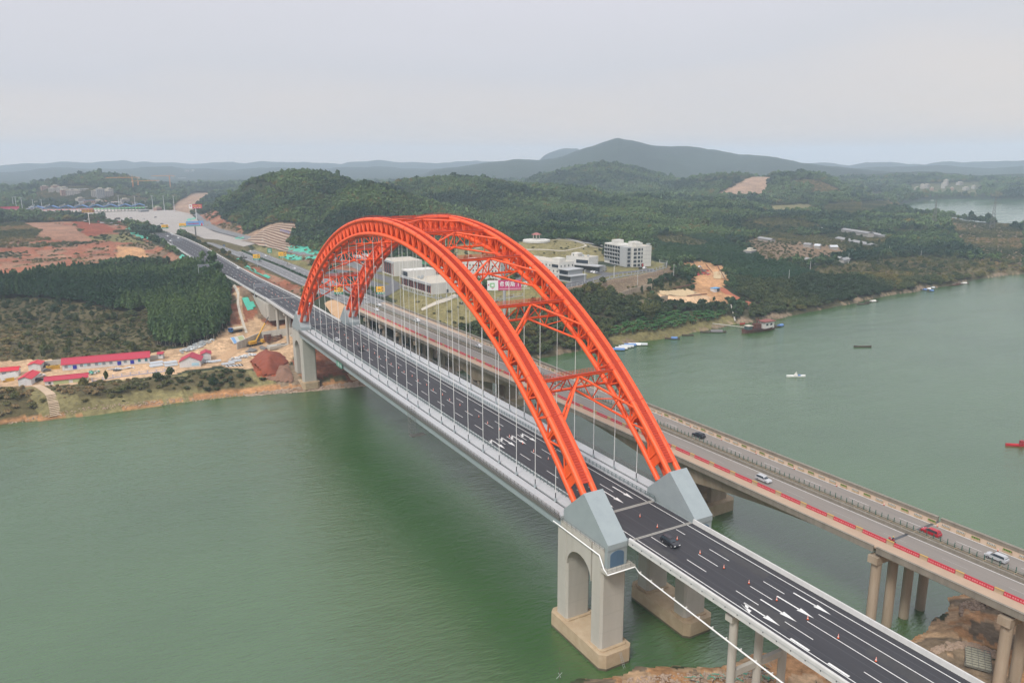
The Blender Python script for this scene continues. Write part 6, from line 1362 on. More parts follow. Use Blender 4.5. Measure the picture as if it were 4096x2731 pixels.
# which ground is in sight from the river side (trees far behind a ridge are left out)
_az=np.radians(np.linspace(-16,72,440)); _r=np.geomspace(150,4200,300)
_A,_R=np.meshgrid(_az,_r,indexing='ij'); _X=CAM[0]+np.sin(_A)*_R; _Y=CAM[1]+np.cos(_A)*_R
_H=hterr(_X.ravel(),_Y.ravel()).reshape(_X.shape); _E=(_H-CAM[2])/_R; _M=np.maximum.accumulate(_E,1)
def seen(x,y,h,top):
    a=np.arctan2(x-CAM[0],y-CAM[1]); r=np.hypot(x-CAM[0],y-CAM[1])
    i=np.clip(np.round((a-_az[0])/(_az[1]-_az[0])).astype(int),0,len(_az)-1); j=np.clip(np.searchsorted(_r,r)-2,0,len(_r)-1)
    return (h+top+6-CAM[2])/r>_M[i,j]
def scatter(codes,sp,rmin,rmax,pw=0,azr=(-14,68),sh=5,jit=.45):
    out=[]
    edges=np.geomspace(rmin,rmax,12) if pw else [rmin,rmax]
    for r0,r1 in zip(edges[:-1],edges[1:]):
        s_=sp*(r0/1000)**pw if pw else sp
        a0,a1=np.radians(azr[0]),np.radians(azr[1])
        xs=[CAM[0]+math.sin(a)*r for a in (a0,a1,(a0+a1)/2) for r in (r0,r1)]; ys=[CAM[1]+math.cos(a)*r for a in (a0,a1,0) for r in (r0,r1)]
        X,Y=np.meshgrid(np.arange(min(xs)-50,max(xs)+50,s_),np.arange(CAM[1]+50,max(ys)+50,s_)); X=X.ravel()+RNG.uniform(-jit,jit,X.size)*s_; Y=Y.ravel()+RNG.uniform(-jit,jit,Y.size)*s_
        r=np.hypot(X-CAM[0],Y-CAM[1]); a=np.arctan2(X-CAM[0],Y-CAM[1]); m=(r>=r0)&(r<r1)&(a>a0)&(a<a1); X,Y,r=X[m],Y[m],r[m]
        if not len(X): continue
        sd=shore_d(X,Y); m=sd>sh; X,Y,r,sd=X[m],Y[m],r[m],sd[m]; h=hterr(X,Y,sd); z=zone_of(X,Y,h,sd); m=np.isin(z,[ZK.index(c) for c in codes]); X,Y,r,h,z=X[m],Y[m],r[m],h[m],z[m]
        m=seen(X,Y,h,8); X,Y,r,h,z=X[m],Y[m],r[m],h[m],z[m]
        k=np.ones(len(X),bool)
        for cl,_,_ in CORR: k&=dseg(X,Y,cl[:,:2],False)>cl[:,3].max()+3.5
        for poly,_,_ in FLATS: k&=~inpoly(X,Y,poly)&(dseg(X,Y,poly)>3)
        for cx,cy,cr_ in CLEAR: k&=np.hypot(X-cx,Y-cy)>cr_
        k&=~((np.abs(X)<19)&(Y<352))&~((np.abs(X-62+0.027*Y)<19)&(Y<336))
        out.append(np.stack([X,Y,h,r,np.full(len(X),s_)],1)[k])
    return np.vstack(out) if out else np.zeros((0,5))
CLEAR=[(P_[0],P_[1],rr_) for P_,rr_ in [(ground(1232,553),18),(ground(885,640),24),(ground(950,665),26),(ground(830,608),16),(ground(1430,600),24),(ground(990,610),26),(at(1159,760,18),4)]]
for o in list(bpy.data.objects):
    if o.parent is None and o.get('category') in ('house','shed'): CLEAR.append((o.location.x,o.location.y,14 if o['category']=='shed' else 11))
NZP=[np.array([ground(a,b)[:2] for a,b in px]) for _,px in NETS]
CROAD=[]
for o in list(bpy.data.objects):
    if o.get('kind')=='structure' and o.name.split('.')[0] in ('campus_road','path','dirt_road','slip_road','station_forecourt','car_park','red_track'):
        n_=len(o.data.vertices); c_=np.empty(n_*3); o.data.vertices.foreach_get('co',c_); CROAD.append(c_.reshape(-1,3)[::2,:2])
CROAD=np.vstack(CROAD)
def offroad(a,d=3.5):
    k=np.ones(len(a),bool)
    for p_ in NZP: k&=~inpoly(a[:,0],a[:,1],p_)&(dseg(a[:,0],a[:,1],p_)>2.5)
    for i in range(0,len(a),4000):
        q=a[i:i+4000,:2]; k[i:i+4000]=np.min(np.hypot(q[:,None,0]-CROAD[None,:,0],q[:,None,1]-CROAD[None,:,1]),1)>d
    return a[k]
def stuff(name,src,pts,hs,wsc,lab=None,cat=None):
    me=bpy.data.meshes.new(name); n=len(pts); me.vertices.add(n); me.vertices.foreach_set('co',pts[:,:3].ravel().astype(np.float32))
    a=me.attributes.new('spin','FLOAT_VECTOR','POINT'); rot=np.zeros((n,3)); rot[:,2]=RNG.uniform(0,6.28,n); rot[:,0]=RNG.normal(0,.06,n); a.data.foreach_set('vector',rot.ravel().astype(np.float32))
    a=me.attributes.new('size','FLOAT_VECTOR','POINT'); s1=wsc*RNG.uniform(.75,1.25,n); s2=hs*RNG.uniform(.75,1.25,n); a.data.foreach_set('vector',np.stack([s1,s1,s2],1).ravel().astype(np.float32))
    o=bpy.data.objects.new(name,me); COL.objects.link(o); tag(o,lab,cat,kind='stuff')
    g=bpy.data.node_groups.new(name,'GeometryNodeTree'); g.interface.new_socket('Geometry',in_out='INPUT',socket_type='NodeSocketGeometry'); g.interface.new_socket('Geometry',in_out='OUTPUT',socket_type='NodeSocketGeometry')
    N=g.nodes; I=N.new('NodeGroupInput'); O=N.new('NodeGroupOutput'); J=N.new('GeometryNodeJoinGeometry')
    k=len(src); rnd=N.new('FunctionNodeRandomValue'); rnd.data_type='INT'; rnd.inputs[4].default_value=0; rnd.inputs[5].default_value=k-1
    gi=N.new('GeometryNodeGeometryToInstance')
    for c in src:
        oi=N.new('GeometryNodeObjectInfo'); oi.inputs[0].default_value=c; oi.transform_space='ORIGINAL'; oi.inputs[1].default_value=True
        g.links.new(oi.outputs['Geometry'],J.inputs[0])
    ip=N.new('GeometryNodeInstanceOnPoints'); ip.inputs['Pick Instance'].default_value=True; g.links.new(J.outputs[0],ip.inputs['Instance']); g.links.new(I.outputs[0],ip.inputs['Points']); g.links.new(rnd.outputs[2],ip.inputs['Instance Index'])
    for an,sk_ in (('spin','Rotation'),('size','Scale')):
        na=N.new('GeometryNodeInputNamedAttribute'); na.data_type='FLOAT_VECTOR'; na.inputs[0].default_value=an; g.links.new(na.outputs[0],ip.inputs[sk_])
    g.links.new(ip.outputs[0],O.inputs[0]); md=o.modifiers.new('scatter','NODES'); md.node_group=g; return o
def src(p): return [FIRST[(p['name'],k)] for k in range(len(p['v'])) if (p['name'],k) in FIRST]
def xyz3(r): return (r[0],r[1],r[2])
# grove on the left bank
g_=offroad(scatter('E',3.0,380,900)); g_=g_[np.argsort(g_[:,3]+RNG.uniform(-12,12,len(g_)))]
for q in g_[:300]: s_=random.uniform(.82,1.12); plant(PE,xyz3(q),(s_*1.05,s_),random.uniform(0,6.28))
if len(g_)>300: stuff('eucalyptus_grove',src(PE),g_[300:],1.0,1.1)
print('grove',len(g_))
# bank trees on the right
b_=offroad(scatter('T',4.3,330,1500,sh=2.2)); b_=b_[np.argsort(b_[:,3]+RNG.uniform(-20,20,len(b_)))]
for q in b_[:300]: s_=random.uniform(.45,1.05); plant(PB,xyz3(q),(s_,s_*random.uniform(.8,1.15)),random.uniform(0,6.28))
if len(b_)>300: stuff('bank_woodland',src(PB),b_[300:],0.85,0.85)
print('bank',len(b_))
m0=offroad(scatter('S',13,320,1400,jit=.9)); stuff('scattered_trees',src(PB),m0,RNG.uniform(.35,1.0,len(m0)),RNG.uniform(.35,.95,len(m0)))
o_=offroad(scatter('O',4.0,450,1300)); o_=o_[np.argsort(o_[:,3])]
for q in o_[:300]: s_=random.uniform(.8,1.25); plant(PO,xyz3(q),(s_,s_),random.uniform(0,6.28))
if len(o_)>300: stuff('orchard',src(PO),o_[300:],1.05,1.1)
print('orchard',len(o_))
s_=offroad(scatter('SY',4.0,300,2600)); s2_=offroad(scatter('GXLH',11.0,200,1300)); s3_=offroad(np.vstack([scatter('R',22,300,1300),scatter('X',5.5,500,2000)]))
nb=s_[(s_[:,3]<430)]; RNG.shuffle(nb)
for q in nb[:160]: k=random.uniform(.6,1.4); plant(PS,xyz3(q),(k,k),random.uniform(0,6.28))
LG_=FIRST[('shrub',0)]
_all=np.vstack([s_[s_[:,3]>=430],nb[160:],s2_,s3_]); _sz=RNG.uniform(.35,1.25,len(_all))*(1+(_all[:,3]>1000)*.6); stuff('scrub',src(PS),_all,_sz*.9,_sz)
print('scrub',len(s_),len(s2_))
# forested hills
v1=offroad(scatter('V',5,560,1500)); f1=scatter('F',5.2,560,3300,pw=.75,sh=6); f1=offroad(f1[:]) if len(f1)<200000 else f1
for px,py,k,lab in ((1275,548,1.1,'left of two lone trees on the hilltop lawn by the pavilion'),(1293,547,1.2,'right of two lone trees on the hilltop lawn by the pavilion'),(466,603,1.3,'small tree in front of the new highway barrier, left of the larger one')):
    plant(PH,ground(px,py),(k,k*1.1),0,lab,'lone trees')
plant(PH,ground(486,624),(1.7,2.3),1,'tall dark tree standing out against the new black highway','lone trees')
plant(PH,ground(498,640),(1.9,2.0),2,'dark tree at the right end of the grove beside the highway','lone trees')
_g=RNG.lognormal(-.04,.17,len(f1)); stuff('hill_forest',src(PH)*2+src(PB)[:1],f1,_g*(f1[:,4]/5.0),_g*(f1[:,4]/4.6)); print('hill',len(f1)); stuff('roadside_thicket',src(PH),v1,.5*np.ones(len(v1)),.75*np.ones(len(v1)))
# banana plants and bamboo
def ban():
    me=[]
    for s0 in range(2):
        R=random.Random(s0); mb=MB()
        for k in range(9):
            a=k*0.7+R.random()*.4; L=R.uniform(1.8,2.6); pts=[]
            for j in range(5):
                t=j/4; pts.append(Vector((math.cos(a)*L*t*.9,math.sin(a)*L*t*.9,1.6+1.5*math.sin(t*2.3)*.9)))
            w_=[.1,.38,.42,.3,.03]; sd_=Vector((-math.sin(a),math.cos(a),0))
            for j in range(4): mb.add([pts[j]-sd_*w_[j],pts[j]+sd_*w_[j],pts[j+1]+sd_*w_[j+1],pts[j+1]-sd_*w_[j+1]],[(0,1,2,3)])
        me.append(mb.mesh('leaves',LBAN))
    m2=MB(); m2.tube((0,0,-.5),(0,0,1.7),.15,6,r2=.1); return me,m2.mesh('stem',mat('banana_stem',(0.16,0.18,0.08),.8))
bl,bs=ban(); B_=scatter('B',2.6,330,900,sh=7)
B_=B_[np.argsort(B_[:,3])][:220]
B2=B_[(B_[:,0]>0)]
for q in B2: r=empty('banana_plant',xyz3(q),random.uniform(0,6.28),'bright green banana plant in the strip above the far water line','plant','banana plants on the far bank'); k=random.uniform(.8,1.3); r.scale=(k,k,k); link_mesh('leaves',random.choice(bl),r); link_mesh('stem',bs,r)
def bamboo(px,py,k,lab):
    P=ground(px,py); R=random.Random(5); r=empty('bamboo_clump',P,0,lab,'bamboo'); mb=MB(); st=MB()
    for i in range(34):
        a=R.random()*6.283; q=R.random()**.5*6; h=R.uniform(8,13); pts=[Vector((math.cos(a)*q*(.3+.9*t*t),math.sin(a)*q*(.3+.9*t*t),h*math.sin(t*1.45))) for t in np.linspace(0,1,8)]
        for u,v in zip(pts[:-1],pts[1:]): st.tube(u,v,.06,4,caps=False)
        for j in range(42): t=R.uniform(.3,1)*7; i0=min(int(t),6); p=pts[i0]+(pts[i0+1]-pts[i0])*(t-i0); _leaf(mb,R,p+Vector((R.gauss(0,.5),R.gauss(0,.5),R.gauss(0,.4))),.5)
    a=mb.build('foliage',LBAM,r); b=st.build('stem',LBAM,r); r.scale=(k,k,k)
bamboo(1372+240,0,1,'x') if False else None
bamboo(1492,742,1.15,'tall yellow green bamboo clump on the far bank below the sand works'); bamboo(1500,690+8,.6,'small pale bamboo clump at the left edge of the sand works')
# median hedge of the old highway
HG=MB(); R=random.Random(3)
for y in np.arange(345,960,1.1):
    c=ORI(y,0); 
    for k in range(3): _leaf(HG,R,(c[0]+R.uniform(-.7,.7),c[1],c[2]+R.uniform(.5,1.3)),.9)
    HG.box(c[0]-.5,c[0]+.5,c[1],c[1]+1.0,c[2],c[2]+.8)
HG.build('median_hedge',LORC,label='dark clipped hedge along the median of the highway beyond the bridges',cat='hedge')
# ---------------- vehicles ----------------
TYRE=mat('tyre',(0.015,0.015,0.016),.85); LAMP=mat('headlamp',(0.8,0.8,0.78),.2); RIM=mat('rim',(0.4,0.4,0.42),.35,metal=.6)
CARC=dict(white=(0.72,0.72,0.72),silver=(0.42,0.43,0.44),black=(0.02,0.02,0.024),red=(0.36,0.015,0.025),grey=(0.12,0.125,0.13),blue=(0.03,0.07,0.14),beige=(0.45,0.42,0.36))
_cm={};_cp={}
def cmat(c):
    if c not in _cm: _cm[c]=mat(c+'_car_paint',CARC[c],.25,spec=.6)
    return _cm[c]
KINDS=dict(
 sedan=(4.6,1.8,[(-2.3,.35),(-2.28,.8),(-1.9,.98),(-1.25,1.02),(1.0,.98),(1.9,.86),(2.28,.68),(2.3,.35)],[(-1.75,1.0),(-1.1,1.42),(.25,1.45),(1.15,.98)]),
 suv=(4.8,1.9,[(-2.4,.4),(-2.4,.95),(-2.2,1.12),(1.0,1.1),(2.1,1.0),(2.4,.78),(2.4,.4)],[(-2.25,1.1),(-2.0,1.68),(.3,1.72),(1.2,1.1)]),
 van=(5.0,1.85,[(-2.5,.4),(-2.5,1.1),(-2.4,1.2),(1.9,1.15),(2.4,.95),(2.5,.4)],[(-2.42,1.18),(-2.3,1.92),(1.0,1.95),(1.85,1.15)]))
def carproto(kind,col):
    if (kind,col) in _cp: return _cp[(kind,col)]
    L,W_,body,cab=KINDS[kind]; out=[]
    def taper(prof,w0,w1,zb,zt,mb,mi=0,ins=0):
        n=len(prof); f=lambda z:(w0+(w1-w0)*(z-zb)/(zt-zb))/2; vs=[(-f(p[1]),p[0],p[1]) for p in prof]+[(f(p[1]),p[0],p[1]) for p in prof]
        mb.add(vs,[tuple(range(n)),tuple(range(n,2*n))[::-1]]+[(i,n+i,n+(i+1)%n,(i+1)%n) for i in range(n)],mi)
    b=MB(); taper(body,W_,W_*.96,.35,1.1,b); zt=max(p[1] for p in cab); zb=min(p[1] for p in cab)
    taper(cab,W_*.9,W_*.70,zb,zt,b); out.append(('body',b.mesh('body',cmat(col)),(0,0,0)))
    g=MB(); cc=[((p[0])*.93+.0*p[0],zb+(p[1]-zb)*.86+.03) for p in cab]; taper(cc,W_*.9+.05,W_*.72+.05,zb,zt,g)   # side glass stands 2 cm proud
    yw=[cab[-2],cab[-1]]; 
    for (a,bb) in ((cab[-2],cab[-1]),(cab[1],cab[0])):
        s_=1 if a[0]>0 else -1; g.add([(-W_*.33,a[0]*.98+.03*s_,a[1]-.05),(W_*.33,a[0]*.98+.03*s_,a[1]-.05),(W_*.40,bb[0]*.98+.03*s_,bb[1]+.06),(-W_*.40,bb[0]*.98+.03*s_,bb[1]+.06)],[(0,1,2,3)])
    out.append(('window',g.mesh('window',GLASS),(0,0,0)))
    r=MB(); r.box(-W_*.32,W_*.32,cab[1][0]+.12,cab[-2][0]-.1,zt-.03,zt+.02); out.append(('roof',r.mesh('roof',cmat(col)),(0,0,0)))
    w_=MB(); w_.tube((-.12,0,0),(.12,0,0),.34,12,0); w_.tube((-.13,0,0),(.13,0,0),.2,8,1); wm=w_.mesh('wheel',[TYRE,RIM])
    for sx in(-1,1):
        for y in(-L*.3,L*.31): out.append(('wheel',wm,(sx*(W_/2-.1),y,.34)))
    h=MB(); h.box(-.22,.22,-.05,.05,-.09,.09); hm_=h.mesh('headlight',LAMP)
    for sx in(-1,1): out.append(('headlight',hm_,(sx*W_*.36,L/2-.03,.72)))
    _cp[(kind,col)]=out; return out
def car(kind,col,P,rz,lab,cat='car',grp=None,nm='car'):
    r=empty(nm,P,rz,lab,cat,grp)
    for n,me,loc in carproto(kind,col): link_mesh(n,me,r,loc)
    return r
PI=math.pi; oh=OA
NZ=ZR+.01
car('suv','black',(-2.6,-31.9,NZ),PI,'black car driving on the new road just past the near joint'); 
car('sedan','silver',(-6.1,208,NZ),PI,'silver saloon on the arch span, farther of the two cars under the arch'); car('sedan','black',(-2.2,183,NZ),PI,'black saloon on the arch span beside the row of cones')
def ocar(kind,col,x,y,d,lab): car(kind,col,oloc(x,y,.02),OA+(PI if d<0 else 0),lab)
ocar('suv','silver',-7.2,-5.8,-1,'silver people carrier on the old bridge to the right of the near arch foot'); ocar('suv','silver',3.2,-66,1,'silver off-roader with dark sunroof at the right edge of the old bridge'); ocar('suv','red',2.3,-50.6,1,'dusty red car crossing the joint of the old bridge')
ocar('suv','black',3.4,31.5,1,'black minivan on the old bridge just right of the arch, near the water'); 
def pcar(kind,col,x0,y0,s_,a,b,z,rz,lab,**k): P=at((x0+a/s_)/K,(y0+b/s_)/K,z); car(kind,col,(P[0],P[1],z+.02),rz,lab,**k)
pcar('sedan','white',1150,1200,4.704,1720,108,24,.03,'white car beyond the far right arch foot, upper one of a pair'); pcar('sedan','white',1150,1200,4.704,1680,198,24,.03+PI,'white car beyond the far right arch foot, lower one of a pair')
pcar('suv','white',1400,850,2.613,700,1140,24,.03,'white car on the old bridge seen between hangers, left one'); pcar('sedan','white',1400,850,2.613,1345,1405,24,.03,'white car on the old bridge seen between hangers, nearer one')
# new highway traffic far away and old highway traffic
for i,(y,t,c) in enumerate(((585,.16,'black'),(455,.17,'grey'),(505,.9,'white'),(790,.2,'white'),(800,.45,'silver'),(825,.75,'white'),(862,.5,'white'),(880,.85,'silver'))): P=NRI(y,t,.03); car('sedan',c,P,PI+.02,ordn(i)+' car met going out along the new highway, %s'%c,grp='cars on the new highway')
for i,(y,o,c,k) in enumerate(((352,4.5,'silver','sedan'),(372,-7,'black','sedan'),(455,5,'white','sedan'),(480,10,'grey','sedan'),(530,6,'white','sedan'),(560,9,'beige','van'),(600,-6,'grey','van'),(640,9,'white','sedan'),(690,6,'white','sedan'),(755,-6,'blue','van'),(770,7,'white','van'),(840,9,'white','sedan'),(900,-8,'blue','sedan'),(930,8,'grey','sedan'))): P=ORI(y,o,.03); car(k,c,P,(0 if o>0 else PI)+.06,ordn(i)+' %s %s counting away from the arch along the old highway'%(c,'van' if k=='van' else 'car'),grp='traffic on the old highway')
pl_=[(235,513,'white'),(245,510,'grey'),(256,513,'silver'),(262,507,'grey'),(268,518,'white'),(274,511,'red'),(281,509,'black'),(286,505,'white'),(294,508,'black'),(301,502,'grey'),(196,508,'white'),(204,505,'white'),(218,502,'grey'),(318,516,'grey'),(341,512,'black'),(347,526,'white'),(357,500,'grey'),(363,520,'grey'),(386,522,'white'),(372,515,'grey'),(310,524,'white'),(230,506,'red'),(330,504,'white')]
for i,(px,py,c) in enumerate(pl_): P=at(px,py,PLAZA_Z); car('sedan' if i%3 else 'suv',c,(P[0],P[1],PLAZA_Z+.02),random.choice([1.9,2.2,5.1]),'%s %s car of the toll plaza %s'%(ordn(i%8),c,('near the message board','by its middle','towards the right end')[i//8]),grp='cars on the toll plaza')
# parked cars
for px,py,c,k,lab in ((93,866,'white','suv','white car parked behind the black one in the works camp'),(91,875,'black','suv','black car parked between the two red roofed huts'),(1361,626,'white','sedan','left of two white cars parked by the minibus'),(1367,628,'white','suv','right of two white cars parked by the minibus'),(1471,618,'black','sedan','black car parked at the foot of the dormitory block'),(1481,618,'white','suv','white car parked at the foot of the dormitory block'),(1592,613,'blue','suv','dark car parked by the orange earth heap in the sand works'),(1607,614,'white','sedan','white car parked by the orange earth heap in the sand works'),(107,853,'grey','sedan','grey car parked beside the small red shed of the camp')):
    P=ground(px,py); car(k,c,(P[0],P[1],P[2]+.2),-1.1,lab)
def minibus(px,py,rz,lab):
    P=ground(px,py); r=empty('minibus',P+np.array([0,0,.2]),rz,lab,'bus'); sub(r,'body',cmat('beige'),(-1.1,1.1,-3.6,3.6,.5,1.5),(-1.08,1.08,-3.5,3.5,2.2,2.75)); sub(r,'window',GLASS,(-1.05,1.05,-3.45,3.45,1.5,2.2))
    for x in(-1,1):
        for y in(-2.2,2.3): m_=MB(); m_.tube((x-.13,y,.45),(x+.13,y,.45),.45,12); m_.build('wheel',TYRE,r)
minibus(1386,623,-1.15,'cream minibus parked in front of the canteen building')
# motorcyclist on the old bridge
mx_=empty('motorcycle',oloc(-9.9,-48.3,.02),OA+PI,'red motorcycle beside the red barriers at the joint of the old bridge','motorcycle')
for y in(-.65,.65): m_=MB(); m_.tube((-.07,y,.32),(.07,y,.32),.32,14); m_.build('wheel',TYRE,mx_)
m_=MB(); m_.ell((0,.1,.85),(.2,.38,.2),0,8,6); m_.cbox((0,-.45,.85),(.26,.7,.1)); m_.tube((0,.65,.32),(0,.4,1.05),.05,6); m_.tube((-.35,.4,1.1),(.35,.4,1.1),.03,5); m_.cbox((0,.0,.5),(.3,.5,.35)); m_.cbox((0,-.75,1.0),(.4,.35,.35)); m_.build('frame',mat('motorcycle_red',(0.5,.02,.02),.35),mx_)
rd=MB(); SK=rd
def figure(name,P,rz,lab,top,legs,seated=True,helmet=None,sk=(0.42,0.27,0.2)):
    r=empty(name,P,rz,lab,'person'); me=bpy.data.meshes.new('body')
    if seated: J=[(0,0,.82),(0,.05,1.1),(0,.12,1.38),(0,.16,1.52),(0,.2,1.66),(-.2,.12,1.36),(-.27,.3,1.18),(-.28,.45,1.12),(.2,.12,1.36),(.27,.3,1.18),(.28,.45,1.12),(-.12,.05,.82),(-.2,.42,.75),(-.2,.3,.35),(-.2,.42,.3),(.12,.05,.82),(.2,.42,.75),(.2,.3,.35),(.2,.42,.3)]
    else: J=[(0,0,.95),(0,.0,1.2),(0,.0,1.42),(0,.02,1.54),(0,.03,1.68),(-.2,0,1.4),(-.26,.02,1.12),(-.25,.1,.88),(.2,0,1.4),(.26,.02,1.12),(.25,.1,.88),(-.1,0,.92),(-.12,.03,.5),(-.12,0,.1),(-.12,.13,.05),(.1,0,.92),(.12,.03,.5),(.12,0,.1),(.12,.13,.05)]
    E_=[(0,1),(1,2),(2,3),(3,4),(2,5),(5,6),(6,7),(2,8),(8,9),(9,10),(0,11),(11,12),(12,13),(13,14),(0,15),(15,16),(16,17),(17,18)]
    Rr=[.15,.16,.17,.06,.10,.07,.05,.035,.07,.05,.035,.1,.075,.05,.045,.1,.075,.05,.045]
    me.from_pydata(J,E_,[]); me.materials.append(legs); o=bpy.data.objects.new('body',me); COL.objects.link(o); o.parent=r; md=o.modifiers.new('skin','SKIN'); 
    if not me.skin_vertices: bpy.context.view_layer.update()
    for i,v in enumerate(me.skin_vertices[0].data): v.radius=(Rr[i],Rr[i])
    me.skin_vertices[0].data[0].use_root=True; o.modifiers.new('sub','SUBSURF').levels=1
    j=MB(); c=J[2]; j.ell(((0+J[1][0])/1,(J[1][1]+J[2][1])/2,(J[1][2]+J[2][2])/2),(.21,.15,.3),0,10,6)
    for a,b in ((5,6),(8,9)): j.tube(J[a],J[b],.085,8,r2=.07)
    j.build('jacket',top,r); h=MB(); q=J[4]; h.ell((q[0],q[1],q[2]+.05),(.13,.15,.13) if helmet else (.1,.115,.08),0,10,6); h.build('helmet' if helmet else 'hair',helmet or BLACK,r); return r
try: figure('person',oloc(-9.9,-48.3,.02),OA+PI,'rider in a black jacket and yellow helmet sitting on the red motorcycle',BLACK,mat('trousers',(0.05,0.05,0.08),.8),True,mat('helmet_yellow',(0.7,0.5,0.05),.4))
except Exception as ex: print('figure',ex)
OR_=mat('vest_orange',(0.6,.12,.02),.8)
for px,py,lab in ((717,686+14,'worker standing on the gravel strip between the two highways'),(372,506+14,'worker on the toll plaza near the yellow sign'),(604+390,9999,'')):
    if py<2000:
        P=ground(px,py)
        try: figure('person',P,1,lab,OR_,bpy.data.materials['trousers'],False)
        except Exception as ex: print(ex)
# ---------------- cones, barriers ----------------
CO=mat('cone_orange',(0.75,0.10,0.02),.6)
def coneproto():
    m1=MB(); m1.cbox((0,0,.03),(.42,.42,.06)); a=m1.mesh('base',BLACK); m2=MB()
    for z0,z1,mi in ((.06,.28,0),(.28,.42,1),(.42,.58,0),(.58,.68,1),(.68,.8,0)): m2.tube((0,0,z0),(0,0,z1),.17-.15*z0/.8,10,mi,r2=.17-.15*z1/.8)
    return a,m2.mesh('cone_body',[CO,WHITE])
ca,cb_=coneproto()
def cone(P,lab,grp,k=1.15): r=empty('traffic_cone',P,0,lab,'traffic cone',grp); r.scale=(k,k,k); link_mesh('base',ca,r); link_mesh('cone_body',cb_,r)
cy2=[-122,-90.2,-82.2,-74.5,-67.7,-60.2,-52.9,-45.8,-38.5,-31,-24,-17.5]+[3.2+7.4*i for i in range(33)]
for i,y in enumerate(cy2): cone((0.28+(.55 if y>0 else 0)*((i%2)),y,NZ),'orange and white traffic cone in the long row down the middle of the new road','traffic cones along the new road')
for y in np.arange(255,470,8): cone((-.2 if y<345 else NRI(y,.5)[0],y,NZ),'orange and white traffic cone in the long row down the middle of the new road','traffic cones along the new road')
RP=mat('barrier_red',(0.42,.025,.04),.5); RPW=mat('barrier_pink',(0.75,.32,.33),.6); BC=mat('barrier_concrete',(0.40,.30,.19),.9,noise=.6,nscale=1,col2=(.30,.21,.13)); OW=mat('ochre_cap',(.45,.28,.08),.8)
b1=MB(); b1.yprism([(-.28,0),(.28,0),(.2,.3),(.12,.9),(-.12,.9),(-.2,.3)],-.78,.78,0)
for y in (-.5,0,.5): b1.box(-.255,-.2,y-.14,y+.14,.3,.6,1); b1.box(-.27,-.25,y-.07,y+.07,.38,.52,0)
b1=b1.mesh('red_barrier',[RP,RPW])
b2=MB(); b2.yprism([(-.25,0),(.25,0),(.15,.3),(.12,.85),(-.12,.85),(-.15,.3)],-.95,.95,0); b2.box(-.2,.2,-.98,.98,.85,.98,1); b2=b2.mesh('barrier_block',[BC,OW])
y=-90.0
while y<322:
    for k in range(4): link_mesh('plastic_barrier',b1,None,oloc(-11.0,y+.8+k*1.6),OA,label='red plastic road barrier unit along the left side of the old bridge',cat='barrier',group='red plastic barriers on the old bridge')
    link_mesh('concrete_barrier',b2,None,oloc(-11.0,y+6.4+1.05),OA,label='ochre topped concrete block between red barrier groups on the old bridge',cat='barrier',group='ochre concrete blocks on the old bridge'); y+=8.5
CH={}
for nm_,c1,c2 in (('a',(.035,.035,.035),(.5,.5,.45)),('b',(.25,.42,.04),(.03,.05,.02))):
    m_=MB(); m_.yprism([(-.25,0),(.25,0),(.16,.35),(.1,.9),(-.1,.9),(-.16,.35)],-1.05,1.05,0); m_.box(-.14,-.105,-1.0,1.0,.5,.98,1)
    for k in range(5):
        y0_=-.9+k*.4
        for s_ in (-1,1): m_.add([(-.15,y0_,.74),(-.15,y0_+.14,.74),(-.15,y0_+.3,.74+s_*.2),(-.15,y0_+.16,.74+s_*.2)],[(0,1,2,3)],2)
    CH[nm_]=m_.mesh('chevron_block',[BC,mat('chevron_back_'+nm_,c2,.7),mat('chevron_'+nm_,c1,.7)])
for i,y in enumerate(np.arange(-88,210,3.72)):
    link_mesh('chevron_barrier',CH['b' if i%5 in(1,3) else 'a'],None,oloc(8.6,y),OA,label='concrete block with green chevron plate on the far side of the old bridge' if i%5 in(1,3) else 'concrete block with black chevron plate on the far side of the old bridge',cat='barrier',group='green chevron blocks' if i%5 in(1,3) else 'black chevron blocks')
    if i%4==2: cone(oloc(7.9,y+1.8,.02),'small orange cone between the chevron blocks of the old bridge','cones among the chevron blocks',.95)
# ---------------- boats ----------------
WOODD=mat('dark_wood',(0.10,.075,.055),.85,noise=.6,nscale=1.5); RUST=mat('rusty_hull',(0.14,.045,.03),.85,noise=.8,nscale=.6,col2=(.06,.03,.025)); BLUET=mat('blue_cover',(0.10,.20,.42),.7); GREYT=mat('grey_cover',(0.45,.48,.48),.7)
def hull(mb,L,W_,H_,m=0,z0=-.3):
    n=10; ring=[]
    for i in range(n+1):
        t=i/n; x=(t-.5)*L; w_=W_/2*math.sin(math.pi*min(max(t*.94+.03,0),1))**.45; s_=H_*(1+.45*abs(2*t-1)**3); ring.append([(x,-w_,s_),(x,-w_*.7,z0),(x,w_*.7,z0),(x,w_,s_)])
    vs=[p for r in ring for p in r]; fs=[(i*4+k,i*4+k+1,(i+1)*4+k+1,(i+1)*4+k) for i in range(n) for k in range(3)]+[(0,3,2,1),(n*4,n*4+1,n*4+2,n*4+3)]
    mb.add(vs,fs,m); vs2=[(r[0][0],r[0][1]*.9,H_*.55) for r in ring]+[(r[3][0],r[3][1]*.9,H_*.55) for r in ring]; mb.add(vs2,[(i,i+1,n+2+i,n+1+i) for i in range(n)],m)
